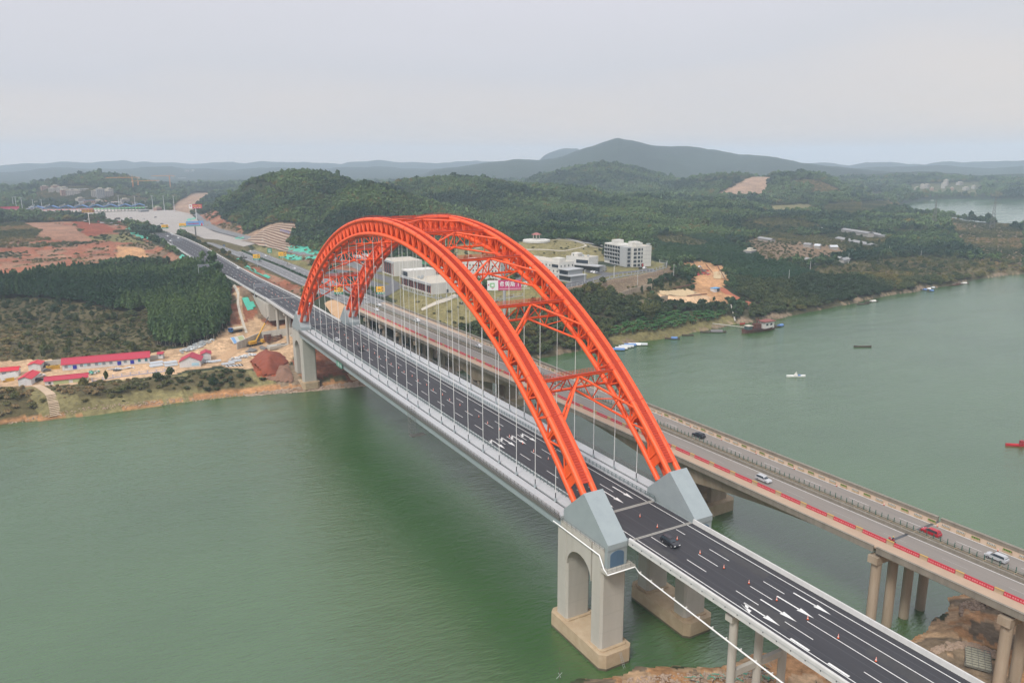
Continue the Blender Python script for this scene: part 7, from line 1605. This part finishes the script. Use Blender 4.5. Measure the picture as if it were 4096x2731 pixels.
def boat(px,py,L,W_,rz,lab,hm_,cover=None,cl=.6,grp=None,nm='fishing_boat',ch=1.2):
    P=at(px,py,0); r=empty(nm,(P[0],P[1],0),rz,lab,'boat',grp); m_=MB(); hull(m_,L,W_,.7); m_.build('hull',hm_,r)
    if cover:
        m_=MB(); n=8; x0,x1=-L*cl/2,L*cl/2; pts=[(math.cos(a)*W_*.5,.5+math.sin(a)*ch) for a in np.linspace(0,math.pi,n)]
        vs=[(x0,p[0],p[1]) for p in pts]+[(x1,p[0],p[1]) for p in pts]; m_.add(vs,[(i,i+1,n+i+1,n+i) for i in range(n-1)]+[tuple(range(n)),tuple(range(n,2*n))[::-1]]); o=m_.build('cover',cover,r); o.location=(L*.12,0,0)
    m_=MB(); m_.box(-L*.4,-L*.38,-W_*.4,W_*.4,.5,.6); m_.box(-L*.3,-L*.27,-W_*.4,W_*.4,.5,.6); m_.build('thwart',hm_,r)
    return r
def pix(x0,y0,s_,a,b): return ((x0+a/s_)/K,(y0+b/s_)/K)
cl_=[(255,985,'blue',BLUET),(300,968,'cream',WALLW),(355,945,'pale',GREYT),(400,935,'pale grey',GREYT),(440,915,'blue',BLUET),(510,908,'white',WHITE),(615,905,'silver grey',GREYT)]
for i,(a,b,c,m__) in enumerate(cl_): p=pix(2400,1150,3.92,a,b); boat(p[0],p[1],11,2.3,-.62,'%s covered boat, %s from the left in the moored cluster below the arch'%(c,ordn(i)),WOODD,m__,.7,'boats of the moored cluster')
p=pix(2400,1150,3.92,150,965); boat(p[0],p[1],8,1.8,-.6,'open dark boat at the left end of the moored cluster',WOODD)
p=pix(2400,1150,3.92,1135,808); boat(p[0],p[1],10,2.0,-.62,'single boat with a blue cover at its stern near the far bank',WOODD,BLUET,.4)
p=pix(2400,1150,3.92,1375,755); boat(p[0],p[1],8,1.7,-.5,'small dark open boat close to the far bank',WOODD)
p=pix(2400,1150,3.92,1775,705); boat(p[0],p[1],18,2.6,-.5,'long dark boat with a low grey shelter beside the far bank',WOODD,mat('grey_shelter',(.16,.15,.15),.8),.45,ch=1.5)
p=pix(2850,1150,5.2267,1400,815); boat(p[0],p[1],11,3,.2,'dark boat with a blue tarpaulin right of the rusty dredger',WOODD,BLUET,.4)
p=pix(2850,1150,5.2267,625,765); boat(p[0],p[1],4,1.2,-.3,'tiny red boat between the shore and the dredger',mat('red_boat',(.4,.03,.03),.6),nm='rowing_boat')
for a,b,L,c,m__,lab in ((830,1222,13,WOODD,None,'dark low boats by the right bank, nearer flat one'),(910,1200,14,WOODD,WALLW,'boat with a white cover by the right bank'),(1405,1090,8,WOODD,BLUET,'blue covered boat in the small group under the right bank'),(1445,1083,8,WOODD,WHITE,'white covered boat in the small group under the right bank'),(1480,1072,9,WOODD,GREYT,'grey boat at the back of the small group under the right bank'),(1470,1100,9,WOODD,BLUET,'low blue boat in front of the small group under the right bank'),(1680,1043,16,RUST,None,'rusty red barge nearer of two by the right bank'),(1770,1030,16,RUST,WALLW,'rusty red barge with white shelter by the right bank'),(1475,243,30,WOODD,GREYT,'distant barge on the far water')):
    p=pix(3100,700,2.361,a,b); boat(p[0],p[1],L,2.6,-.15,lab,c,m__,.35,nm='river_boat')
# white boat, dark skiff, red boat on open water
P=at(1828,865,0); r=empty('patrol_boat',(P[0],P[1],0),.0-.52+.0,'white boat with a small pointed shelter alone on the river','boat'); m_=MB(); hull(m_,10.2,2.2,.75); m_.build('hull',WHITE,r); m_=MB(); m_.add([(-1.2,-.7,.6),(.9,-.7,.6),(.9,.7,.6),(-1.2,.7,.6),(.1,0,2.9)],[(0,1,4),(1,2,4),(2,3,4),(3,0,4)]); m_.build('shelter',WALLW,r); m_=MB(); m_.box(1.2,2.4,-.5,.5,.6,1.1); m_.build('seat',BLUET,r)
boat(1981,797,11,1.8,-.55,'dark narrow boat alone on the right part of the river',WOODD,None,nm='skiff')
P=at(2345,1024,0); r=empty('red_boat',(P[0],P[1],0),-.62,'red boat cut by the right edge of the photo','boat'); m_=MB(); hull(m_,12,2,.7); m_.build('hull',mat('red_hull',(.5,.025,.04),.5),r); m_=MB(); m_.box(-.6,.7,-.6,.6,.6,2.4); m_.build('cabin',mat('maroon',(.3,.02,.03),.6),r)
# rusty dredger with its boom
p=pix(2850,1150,5.2267,960,905); P=at(p[0],p[1],0); r=empty('dredger',(P[0],P[1],0),.02,'rusty brown dredger with a white cabin moored at the far bank','boat')
m_=MB(); hull(m_,30,8.5,2.0,0,-.6); m_.build('hull',RUST,r)
sub(r,'cabin',[WALLW],(3,12,-3,3,1.5,6.2)); sub(r,'roof',[mat('rusty_roof',(.22,.07,.06),.8)],(2,13,-3.6,3.6,6.2,6.6)); sub(r,'window',[GLASS],(4,6,-3.06,-3,3.6,5),(8,10,-3.06,-3,3.6,5),(12,12.06,-2,2,3.6,5))
m_=MB()
for x in(-4,0): 
    for y in(-2.5,2.5): m_.tube((x,y,1),(x*.5-1,0,9.5),.2,6)
for k in range(5): m_.tube((-5+k*.7,-2.8+.3*k,2+k*1.4),(1-k*.4,2.8-.3*k,2.4+k*1.4),.14,5)
m_.cbox((-2,0,4),(5,4,3)); m_.build('derrick',RUST,r); sub(r,'wheelhouse',[mat('dark_teal',(.05,.09,.09),.6)],(-12,-8,-1.8,1.8,2.2,4.6)); sub(r,'wheelhouse_roof',[ROOFG],(-12.4,-7.6,-2.2,2.2,4.6,4.9))
m_=MB(); m_.tube((-9,1,3),(-30,14,6),.35,6); m_.build('boom',CONC,r)
def pipe(name,pts,rad,m,lab,cat): m_=MB(); m_.path(pts,rad,8); return m_.build(name,m,label=lab,cat=cat)
a=ground(*pix(2200,850,2.613,1890,985)); b=ground(*pix(2200,850,2.613,1935,1150)); pipe('discharge_pipe',[a+np.array([0,0,1.5]),b+np.array([0,0,1])],.5,CONC,'pale pipe running down the far bank to the water beside the dredger','pipe')
# ---------------- construction plant and site clutter ----------------
YM=mat('machine_yellow',(.60,.33,.03),.5); ZN=mat('zinc_sheet',(.62,.66,.68),.35,metal=.5); 
def truckbase(r,L,wheels,cabm,cab=(-1.2,1.2,0,2.0,.8,2.9)):
    sub(r,'chassis',DARK,(-1.0,1.0,-L/2,L/2,.6,.95)); sub(r,'cab',cabm,(cab[0],cab[1],L/2-2.0,L/2,.7,2.8)); sub(r,'windscreen',GLASS,(-1.05,1.05,L/2,L/2+.04,1.7,2.6),(-1.22,-1.2,L/2-1.6,L/2-.3,1.7,2.5))
    for y in wheels:
        for x in(-1,1): m_=MB(); m_.tube((x-.18,y,.5),(x+.18,y,.5),.5,12); m_.build('wheel',TYRE,r)
P=ground(346,799/1+0) if False else ground(*pix(600,1150,3.92,1350,700)); r=empty('tank_truck',P+np.array([0,0,.3]),1.35,'blue tank truck with a cream tank parked on the dirt road','truck'); truckbase(r,9,(-3,-1.8,3),mat('truck_blue',(.03,.14,.35),.5)); m_=MB(); m_.tube((0,-4.4,1.9),(0,1.8,1.9),1.05,16); m_.build('tank',mat('tank_cream',(.55,.5,.38),.6),r); r.rotation_euler=(0,0,1.9)
P=ground(*pix(400,750,4.704,1130,1425)); r=empty('mixer_truck',P+np.array([0,0,.2]),1.45,'white concrete mixer truck on the red earth field','truck'); truckbase(r,9,(-3,-1.8,3),WHITE); m_=MB(); m_.tube((0,-3.8,2.6),(0,-1,2.3),.7,14,r2=1.3); m_.tube((0,-1,2.3),(0,1.8,1.9),1.3,14,r2=.8); m_.build('drum',WALLW,r)
def crane_truck():
    P=ground(*pix(600,1150,3.92,1660,905)); r=empty('mobile_crane',P+np.array([0,0,.2]),-1.2,'yellow mobile crane with its long dark boom raised under the far viaduct','crane'); truckbase(r,12,(-4.5,-3,2.5,4),YM)
    sub(r,'slewing_cab',YM,(-1.3,1.3,-4.5,0,1.1,2.8)); 
    tip=np.array(at(*pix(600,1150,3.92,1945,295),32)); base=P+np.array([0,0,2.5]); Rm=Matrix.Rotation(1.2,3,'Z')
    d=ray(*pix(600,1150,3.92,1945,295)); best=min(((lambda q:(abs(np.linalg.norm(q-base)-34),tuple(q)))(CAM+d*(t/np.linalg.norm(d))) for t in np.arange(300,560,1.0)),key=lambda v:v[0]); tip=np.array(best[1])
    t1=base+(tip-base)*.5; f=lambda q:tuple(Rm@Vector(q-P-np.array([0,0,.2]))); m_=MB(); m_.tube(f(base),f(t1),.45,6); m_.build('boom',YM,r); m_=MB(); m_.tube(f(t1),f(tip),.3,6); m_.build('boom_extension',DARK,r)
crane_truck()
def excavator(P,rz,lab,m=YM):
    r=empty('excavator',P,rz,lab,'excavator'); 
    for x in(-1.1,1.1): sub(r,'track',DARK,(x-.3,x+.3,-1.9,1.9,0,.8))
    sub(r,'body',m,(-1.3,1.3,-2.2,1.2,.9,2.0)); sub(r,'cab',m,(-1.3,-.2,-.2,1.2,2.0,3.0)); m_=MB(); m_.tube((0.3,1,1.6),(.3,3.2,4.6),.28,6); m_.tube((.3,3.2,4.6),(.3,5.6,3.4),.22,6); m_.tube((.3,5.6,3.4),(.3,5.4,1.2),.2,6); m_.build('arm',m,r); sub(r,'bucket',DARK,(-.3,.9,4.9,5.7,.3,1.2))
excavator(ORI(400,-18,.2),.8,'yellow excavator standing between the two highways behind the arch leg'); excavator(ground(*pix(900,700,3.136,245,1050)),.4,'dark excavator beside the green netting strip between the highways',RAILD); excavator(ground(*pix(2480,1000,3.2,1070,285)),.2,'dark excavator in the sand works',RAILD)
P=ORI(385,-19,.2); r=empty('water_truck',P,.2,'grey tanker parked near the yellow excavator','truck'); truckbase(r,7,(-2,2),GALV); m_=MB(); m_.tube((0,-3.2,1.8),(0,1.2,1.8),.9,12); m_.build('tank',WALLW,r)
P=at(343,523,PLAZA_Z); r=empty('loader_truck',(P[0],P[1],PLAZA_Z),1.2,'brown tipper truck near the end of the new black road','truck'); truckbase(r,9,(-3,-2,3),mat('truck_brown',(.2,.1,.07),.7)); sub(r,'tipper_body',bpy.data.materials['truck_brown'],(-1.3,1.3,-4.5,2.2,1.2,3.0))
P=at(232,512,PLAZA_Z); r=empty('flatbed_truck',(P[0],P[1],PLAZA_Z),.6,'long red and brown truck at the left side of the toll plaza','truck'); truckbase(r,13,(-5,-4,4.5),mat('truck_red',(.3,.05,.05),.7)); sub(r,'trailer',bpy.data.materials['truck_brown'],(-1.3,1.3,-6.5,4,1.0,1.6))
P=at(270,505,PLAZA_Z); r=empty('box_truck',(P[0],P[1],PLAZA_Z),1.8,'grey box truck in the middle of the toll plaza','truck'); truckbase(r,8,(-2.5,2.5),RAILD); sub(r,'cargo_box',RAILD,(-1.25,1.25,-4,1.8,1.0,3.4))
def pile(px,m,top,lab,cat='earth heap',nm='earth_heap'): return patch(nm,px,m,0.25,.9,1.0,lab=lab,cat=cat,top=top)
RE2=mat('red_earth',(0.25,0.060,0.028),.95,noise=.8,nscale=.3,col2=(.17,.04,.02),bump=.8,bscale=.8); GRV=mat('gravel',(.20,.19,.18),.95,noise=.7,nscale=1.2,bump=.6)
px_=lambda l:[pix(600,1150,3.92,a,b) for a,b in l]
pile(px_([(1560,1170),(1700,1040),(1900,1010),(2130,1090),(2180,1180),(2050,1250),(1970,1380),(1740,1400)]),RE2,4.5,'bright red earth heap left of the far arch pier')
pile(px_([(1990,1240),(2170,1200),(2260,1400),(2250,1500),(1980,1480),(1780,1420),(1960,1380)]),mat('brown_spoil',(.27,.15,.10),.95,noise=.8,nscale=.4,bump=.6),2,'dull brown spoil heap between the red heap and the far pier')
pile(px_([(1470,1020),(1580,950),(1690,985),(1650,1022)]),GRV,2.5,'dark gravel heap in front of the mobile crane','gravel heap','gravel_heap')
pile(px_([(1840,1125),(1960,1075),(2010,1110),(1990,1150)]),GRV,1.0,'pale gravel spilled on top of the red earth heap','gravel heap','gravel_heap')
pile(px_([(1740,910),(1870,945),(1780,990),(1690,960)]),GRV,1.2,'low grey gravel heap behind the dark one','gravel heap','gravel_heap')
p2=lambda l:[pix(2480,1000,3.2,a,b) for a,b in l]
ORE=mat('orange_earth',(.46,.19,.06),.95,noise=.7,nscale=.3,col2=(.36,.14,.05),bump=.6); SAN=mat('pale_sand',(.50,.38,.22),.95,noise=.5,nscale=.3,col2=(.42,.31,.18),bump=.4)
pile(p2([(790,240),(840,190),(920,245),(920,300),(850,290)]),ORE,7,'steep orange earth heap behind the sand works'); pile(p2([(500,530),(640,510),(860,505),(1000,545),(900,580),(640,590),(520,580)]),SAN,1.6,'broad pale sand heap nearest the river','sand heap','sand_heap'); pile(p2([(1190,285),(1340,290),(1344,370),(1200,370)]),SAN,2.5,'pale sand heap under the right conveyor','sand heap','sand_heap')
def scrap(pxl,n,lab,ms,sz=(1.6,.5,.25),seed=1,nm='scrap_pile',cat='scrap pile'):
    R=random.Random(seed); W=[ground(a,b) for a,b in pxl]; m_=MB(); x=[w[0] for w in W]; y=[w[1] for w in W]; k=0
    while k<n:
        q=(R.uniform(min(x),max(x)),R.uniform(min(y),max(y)))
        if inpoly(np.array([q[0]]),np.array([q[1]]),np.array([w[:2] for w in W]))[0]:
            z=hz(*q); m_.cbox((q[0],q[1],z+R.uniform(.2,1.0)),(sz[0]*R.uniform(.5,1.4),sz[1]*R.uniform(.6,1.3),sz[2]),R.uniform(0,3.1),R.randrange(len(ms)),R.uniform(-.5,.5)); k+=1
    return m_.build(nm,ms,label=lab,cat=cat)
scrap(px_([(450,1030),(600,940),(800,840),(1010,820),(1010,850),(880,900),(700,990),(500,1040)]),260,'long glittering heap of zinc offcuts below the grove',[ZN,ZN,GALV,WALLW],seed=2)
scrap(px_([(790,1120),(900,1120),(940,1190),(800,1200)]),60,'small heap of zinc offcuts in front of the smaller red shed',[ZN,GALV],seed=3)
scrap(px_([(1260,1130),(1640,1035),(1660,1075),(1400,1125),(1280,1145)]),120,'heap of zinc sheet beside the red earth',[ZN,GALV,WHITE],seed=4)
for i,(a,b,n) in enumerate(((100,1190,7),(320,1185,7),(1010,1165,4),(1220,1200,5),(1330,1160,5),(100,1235,6),(330,1225,4))):
    P=ground(*pix(600,1150,3.92,a,b)); r=empty('pipe_stack',P,.1,ordn(i)+' stack of silver pipes counted across the camp yard','pipe stack','stacks of silver pipes')
    for k in range(n): m_=MB(); m_.tube((-3.4,k*.62-1.5,.35+.35*(k%2)),(3.4,k*.62-1.5,.35+.35*(k%2)),.28,8); m_.build('pipe',ZN,r)
for i,(a,b) in enumerate(((1260,1235),(1330,1235),(1390,1230))):
    P=ground(*pix(600,1150,3.92,a,b)); r=empty('pipe_rack',P,.1,ordn(i)+' rack of black and white drain pipes at the yard edge','pipe stack','racks of drain pipes')
    for k in range(6): m_=MB(); m_.tube((-1.9+k*.75,-1.6,.4),(-1.9+k*.75,1.6,.4),.33,10); m_.build('pipe',BLACK if k%2 else ZN,r)
YB=mat('bin_yellow',(.55,.33,.04),.7)
for i,(a,b) in enumerate(((755,385),(785,383),(830,375),(862,372),(895,370),(915,368))): P=ground(*pix(0,1380,3.92,a,b)); r=empty('yellow_crate',P,.1,ordn(i)+' yellow crate from the left in the row before the long site office','crate','yellow crates in the camp'); sub(r,'box',YB,(-.8,.8,-.7,.7,0,1.9)); sub(r,'lid',YB,(-.85,.85,-.75,.75,1.9,2.0)); sub(r,'batten',DARK,(-.82,.82,-.74,-.7,.9,1.0))
P=ground(*pix(0,1380,3.92,1840,395)); pile([pix(0,1380,3.92,*q) for q in ((1740,405),(1800,372),(1900,370),(1940,405),(1850,415))],mat('black_tarpaulin',(.02,.02,.022),.7),1.6,'black tarpaulin covered heap behind the lilac fence','covered heap','covered_heap')
scrap([pix(0,1380,3.92,*q) for q in ((1400,420),(1560,405),(1560,440),(1400,480))],50,'tangle of green net and white sacks at the end of the low hut',[NET,WALLW,DARK],(1.2,.5,.2),7)
scrap([pix(0,1380,3.92,*q) for q in ((1680,400),(1780,375),(2100,350),(2110,365),(1800,400))],22,'white sheets and pipes lying behind the lilac fence',[WALLW,ZN],(2.6,.6,.15),8)
scrap([pix(0,1380,3.92,*q) for q in ((650,345),(760,310),(790,330),(680,360))],40,'pile of dark machine parts between the shed and the yellow crates',[DARK,RAILD,RUST],(1.1,.6,.5),9)
P=ground(*pix(0,1380,3.92,150,560)); r=empty('sign_hoarding',P,.2,'tilted white hoarding with a yellow fence beneath at the left photo edge','hoarding'); m_=MB(); m_.cbox((0,1,2.3),(9,.2,3.2),.5,0,-.7); m_.build('panel',WALLW,r); sub(r,'yellow_fence',YB,(-3,2,-1,-.9,0,1.8))
P=ground(*pix(600,1150,3.92,1390,850)); r=empty('fallen_board',P,.4,'large painted notice board leaning on the slope beside the dirt road','board'); m_=MB(); m_.cbox((0,0,1.4),(9,.15,5),0,0,-.8); m_.build('panel',WALLW,r); m_=MB(); m_.cbox((-3,-.1,1.5),(2,.1,4.4),0,0,-.8); m_.cbox((2,-.12,1.5),(3.5,.1,4.2),0,1,-.8); m_.build('artwork',[SKYB,YELG],r)
P=ground(*pix(600,1150,3.92,1930,830)); r=empty('formwork',P,.1,'brown timber formwork around a footing beside the far viaduct column','formwork')
for k in range(4): sub(r,'board',RUST,(-4.5,4.5,-3.6,-3.4,k*.9+.1,k*.9+.8),(-4.5,4.5,3.4,3.6,k*.9+.1,k*.9+.8),(-4.6,-4.4,-3.5,3.5,k*.9+.1,k*.9+.8),(4.4,4.6,-3.5,3.5,k*.9+.1,k*.9+.8))
for x in (-4.5,-1.5,1.5,4.5): sub(r,'stake',WOODD,(x-.1,x+.1,-3.8,-3.6,0,4.2))
P=ground(*pix(600,1150,3.92,2060,920)); r=empty('concrete_slab',P,.1,'low concrete slab beside the far arch pier','slab'); sub(r,'slab',CONC,(-8,8,-3,3,-.5,1.2)); sub(r,'plank',WOODD,(-3,2,-1,-.8,1.2,1.4),(0,5,.5,.7,1.2,1.4))
# sand works
P=ground(1670,668); 
r=empty('blue_roof_hut',ground(*pix(2200,850,2.613,1745,832)),.1,'small white hut with a bright blue roof at the edge of the sand works','hut'); sub(r,'wall',PANEL,(-3.2,3.2,0,4,-.5,3)); sub(r,'roof',mat('bright_blue_roof',(.05,.3,.6),.5),(-3.5,3.5,-.4,4.4,3,3.25)); sub(r,'open_side',DARK,(-.2,3.0,-.05,0,.2,2.8))
def conveyor(pa,pb,za,zb,lab):
    A,B=ground(*pa),ground(*pb); A[2]+=za;B[2]+=zb; r=empty('conveyor',A,0,lab,'conveyor'); f=lambda q:tuple(q-A); m_=MB(); 
    for s_ in(-.6,.6): m_.tube((s_*.5,s_,0),tuple(B-A+np.array([s_*.5,s_,0])),.22,6)
    m_.build('belt_frame',RUST,r)
    for t in (.35,.8):
        q=A+(B-A)*t; m_=MB()
        for dx in(-1.2,1.2): m_.tube((q[0]-A[0]+dx,q[1]-A[1]+dx*.3,hz(q[0],q[1])-A[2]),(q[0]-A[0]+dx*.5,q[1]-A[1],q[2]-A[2]),.15,5)
        m_.build('trestle',ORE,r)
    return r
conveyor(pix(2480,1000,3.2,680,505),pix(2480,1000,3.2,975,478),1,3,'long low rusty conveyor across the middle of the sand works'); conveyor(pix(2480,1000,3.2,860,600),pix(2480,1000,3.2,1110,580),.8,1.2,'dark conveyor lying along the river edge of the sand works'); conveyor(pix(2480,1000,3.2,1344,400),pix(2480,1000,3.2,1240,330),2,9,'raised conveyor on orange trestles at the right of the sand works'); conveyor(pix(2480,1000,3.2,1000,300),pix(2480,1000,3.2,1100,320),4,2,'short dark conveyor beside the crushing machine'); conveyor(pix(2480,1000,3.2,1180,330),pix(2480,1000,3.2,1090,290),3,8,'pale conveyor above the crushing machine')
scrap(p2([(900,270),(980,240),(1120,260),(1150,320),(960,330)]),70,'jumble of red and rusty crushing machinery in the sand works',[RUST,DRD,RAILD,ORE],(3.2,.8,.8),11,'crushing_machine','machine')
r=empty('machine_shed',ground(*pix(2480,1000,3.2,715,240)),.2,'white roofed shed half hidden by bushes behind the sand works','shed'); sub(r,'roof',WALLW,(-5,5,-3,3,3.4,3.7)); sub(r,'wall',HM[3],(-4.6,4.6,-2.6,2.6,-1,3.4))
# poles, pylons, tower cranes
def upole(px,py,H,lab):
    P=ground(px,py); r=empty('utility_pole',P,.4,lab,'utility pole','utility poles on the far bank'); m_=MB(); m_.tube((0,0,-1),(0,0,H),.22,6,r2=.14); m_.build('pole',PARAP,r); m_=MB(); m_.tube((-1.1,0,H-.6),(1.1,0,H-.6),.09,4); m_.tube((-.8,0,H-1.6),(.8,0,H-1.6),.08,4); m_.build('crossarm',GALV,r)
for i,((px,py),H) in enumerate(((pix(2480,1000,3.2,222,450),11),(pix(2480,1000,3.2,684,372),12),(pix(3100,700,2.361,128,1020),11),(pix(3100,700,2.361,330,915),10),(pix(3100,700,2.361,690,850),12),(pix(3100,700,2.361,1075,745),9),(pix(3100,700,2.361,1375,790),9),(pix(3100,700,2.361,1548,700),9))): upole(px,py,H,ordn(i)+' utility pole from the left on the far bank right of the arch')
for i,(px,py,H) in enumerate(((1410,640,9),(1360+9,620,8),(1343,668-20,9),(1458,606,9))): 
    P=ground(px,py); r=empty('campus_lamp',P,0,ordn(i)+' thin white lamp post on the campus','lamp post','lamp posts on the campus'); m_=MB(); m_.tube((0,0,-1),(0,0,H),.14,6); m_.build('pole',WHITE,r); m_=MB(); m_.cbox((.6,0,H),(1.4,.25,.12)); m_.build('lamp_head',WHITE,r)
def pylon(px,py,H,lab):
    P=ground(px,py); r=empty('power_pylon',P,.5,lab,'pylon','lattice pylons'); m_=MB(); w0=H*.13
    def c(t,i): w_=w0*(1-t)**1.2*.5+.5; return (w_*(1,-1,-1,1)[i],w_*(1,1,-1,-1)[i],H*t)
    N=9
    for k in range(N):
        for i in range(4):
            j=(i+1)%4; m_.tube(c(k/N,i),c((k+1)/N,i),.3,4,caps=False); m_.tube(c(k/N,i),c((k+1)/N,j),.2,3,caps=False); m_.tube(c(k/N,j),c((k+1)/N,i),.2,3,caps=False)
    m_.build('lattice',RAILD,r); m_=MB()
    for t,w_ in ((.72,.15),(.84,.19),(.94,.13)): m_.tube((-H*w_,0,H*t),(H*w_,0,H*t),.3,4); m_.tube((-H*w_,0,H*t),(0,0,H*t+1.5),.2,3); m_.tube((H*w_,0,H*t),(0,0,H*t+1.5),.2,3)
    m_.build('crossarm',RAILD,r)
pylon(2278,527,48,'tall lattice pylon standing by the far water at the right edge'); pylon(2144,522,42,'grey lattice pylon among trees left of the tallest pylon'); pylon(128,409+5,50,'faint lattice pylon on the dark hill above the hillside village')
for i,(px,py) in enumerate(((1897,367),(2012,368),(570,368),(2128,366),(735,372))):
    pass
def tcrane(px,py,H,J,lab,rz):
    P=ground(px,py); r=empty('tower_crane',P,rz,lab,'tower crane','orange tower cranes'); OC=bpy.data.materials.get('crane_orange') or mat('crane_orange',(.62,.26,.05),.6); m_=MB(); w_=1.1
    for k in range(int(H/4)):
        for i in range(4):
            a=(w_*(1,-1,-1,1)[i],w_*(1,1,-1,-1)[i]); b=(w_*(1,-1,-1,1)[(i+1)%4],w_*(1,1,-1,-1)[(i+1)%4]); m_.tube((*a,k*4),(*a,k*4+4),.28,3,caps=False); m_.tube((*a,k*4),(*b,k*4+4),.2,3,caps=False)
    m_.build('mast',OC,r); m_=MB()
    for o in((-.8,0),(.8,0),(0,1.4)): m_.tube((-J*.3,o[0],H+o[1]),(J,o[0],H+o[1]),.25,4)
    for k in range(int(J/3)): m_.tube((k*3,-.8,H),(k*3+1.5,0,H+1.4),.15,3); m_.tube((k*3+1.5,0,H+1.4),(k*3+3,.8,H),.15,3)
    m_.tube((0,0,H),(0,0,H+7),.3,4); m_.tube((0,0,H+7),(J*.7,0,H+1.4),.1,3); m_.tube((0,0,H+7),(-J*.28,0,H),.1,3); m_.build('jib',OC,r); sub(r,'counterweight',CONC,(-J*.3,-J*.22,-1,1,H-2.5,H)); sub(r,'cab',OC,(-.2,2,-1.8,-.6,H-2.2,H-.1))
tcrane(307,440,34,60,'left orange tower crane of the pair behind the toll plaza',2.9); tcrane(319,440,26,55,'right orange tower crane of the pair behind the toll plaza',.3); tcrane(393,445,50,50,'single tall orange tower crane nearest the cut hillside',2.8)
# letters standing on the terraced slope, rubble, foreground clutter
fr=[ground(650+i*4.1/1.0*.55+0,0) for i in ()]
LB=mat('letter_blue',(.16,.18,.42),.6)
A=ground(644,534); B=ground(680,543); r=empty('hillside_letters',A,math.atan2(B[1]-A[1],B[0]-A[0]),'row of blue grey letters standing on the terraced slope','sign'); L_=np.linalg.norm((B-A)[:2])
for i,ch in enumerate('听党指挥能打胜仗'): m_=MB(); glyph(m_,ch,i*L_/8,.6,L_/8*.78,3.0,yfront(0),.35,0); o=m_.build('letter',LB,r); o.location=(0,0,(hz(*(A+(B-A)*i/8)[:2])-A[2])+.4)
STN=mat('rubble_stone',(.40,.30,.22),.95,noise=.7,nscale=1.5,col2=(.28,.2,.15))
def rubble(pxl,n,sz,lab,seed,mt=None,pix_=lambda a,b:(a,b)):
    R=random.Random(seed); W=[ground(*pix_(a,b)) for a,b in pxl]; Wp=np.array([w[:2] for w in W]); mb=MB(); k=0; lo=Wp.min(0); hi=Wp.max(0); T=0
    while k<n and T<n*40:
        T+=1; q=(R.uniform(lo[0],hi[0]),R.uniform(lo[1],hi[1]))
        if inpoly(np.array([q[0]]),np.array([q[1]]),Wp)[0]:
            s_=sz*R.uniform(.4,1.5); z=max(hz(*q),-.2); b=len(mb.v); mb.ell((q[0],q[1],z+s_*.2),(s_,s_*R.uniform(.6,1),s_*R.uniform(.5,.8)),0,6,4)
            for i in range(b,len(mb.v)): v=mb.v[i]; mb.v[i]=(v[0]+R.gauss(0,s_*.14),v[1]+R.gauss(0,s_*.14),v[2]+R.gauss(0,s_*.12))
            k+=1
    mb.s=[False]*len(mb.s); return mb.build('rubble',mt or STN,kind='stuff')
rubble([(560,905),(690,890),(840,872),(842,888),(690,903),(570,912)],800,.55,'',5); rubble([(20,968),(400,915),(560,900),(565,910),(400,930),(20,975)],350,.35,'',6); 
gx=lambda a,b:((3450+a/3.641)/K,(2350+b/3.641)/K)
rubble([(980,900),(1250,820),(1500,800),(1700,850),(1950,940),(1940,1040),(1700,930),(1400,880),(1080,960)],420,.5,'',7,pix_=gx); rubble([(1420,230),(1600,190),(1860,260),(1700,330),(1500,330),(1430,420)],260,.4,'',8,pix_=gx)
hx=lambda a,b:((2200+a/2.613)/K,(2400+b/2.613)/K)
rubble([(700,860),(900,800),(1300,770),(1700,760),(2200,700),(2300,860)],420,.3,'',9,pix_=hx)
scrap([hx(*q) for q in ((1400,800),(1700,780),(2300,700),(2350,860),(1500,864))],160,'scattered driftwood and litter on the near shore below the approach viaduct',[WOODD,CONC,DUST,NET],(1.4,.12,.1),12,'driftwood','driftwood')
P=ground(*gx(1680,1060)); r=empty('grid_panel',P+np.array([0,0,.25]),.5,'two stacked metal grid panels lying on the sand beneath the old bridge','panel')
GP=mat('grid_grey',(.34,.33,.25),.8)
for k in range(2):
    m_=MB(); m_.box(-4,4,-2.6,2.6,k*.3,k*.3+.06)
    for i in range(9): m_.box(-4+i,-3.92+i,-2.6,2.6,k*.3+.06,k*.3+.2,1)
    for j in range(5): m_.box(-4,4,-2.6+j*1.28,-2.52+j*1.28,k*.3+.06,k*.3+.2,1)
    o=m_.build('grid_sheet',[GP,RAILD],r); o.rotation_euler=(0,0,k*.06)
r=empty('survey_marker',at(*hx(100,830),0),0,'thin wooden post with crossed sticks standing in the shallows at the bottom edge','post'); m_=MB(); m_.tube((0,0,-1),(0,0,3.2),.07,5); m_.build('post',WOODD,r); m_=MB(); m_.tube((-.9,0,.6),(.7,0,1.7),.04,4); m_.tube((-.2,-.8,1.2),(.2,.8,1.3),.04,4); m_.build('stick',GALV,r)
# ---------------- haze ----------------
hm=bpy.data.materials.new('haze'); hm.use_nodes=True; n=hm.node_tree.nodes; l=hm.node_tree.links; n.clear()
o_=n.new('ShaderNodeOutputMaterial'); v_=n.new('ShaderNodeVolumePrincipled'); v_.inputs['Color'].default_value=(0.70,0.85,1.0,1); v_.inputs["Density"].default_value=1.4e-4; v_.inputs['Anisotropy'].default_value=0.0
l.new(v_.outputs[0],o_.inputs['Volume'])
MB().box(-6000,13500,-3000,11500,-8,330).build('haze',hm,kind='stuff')
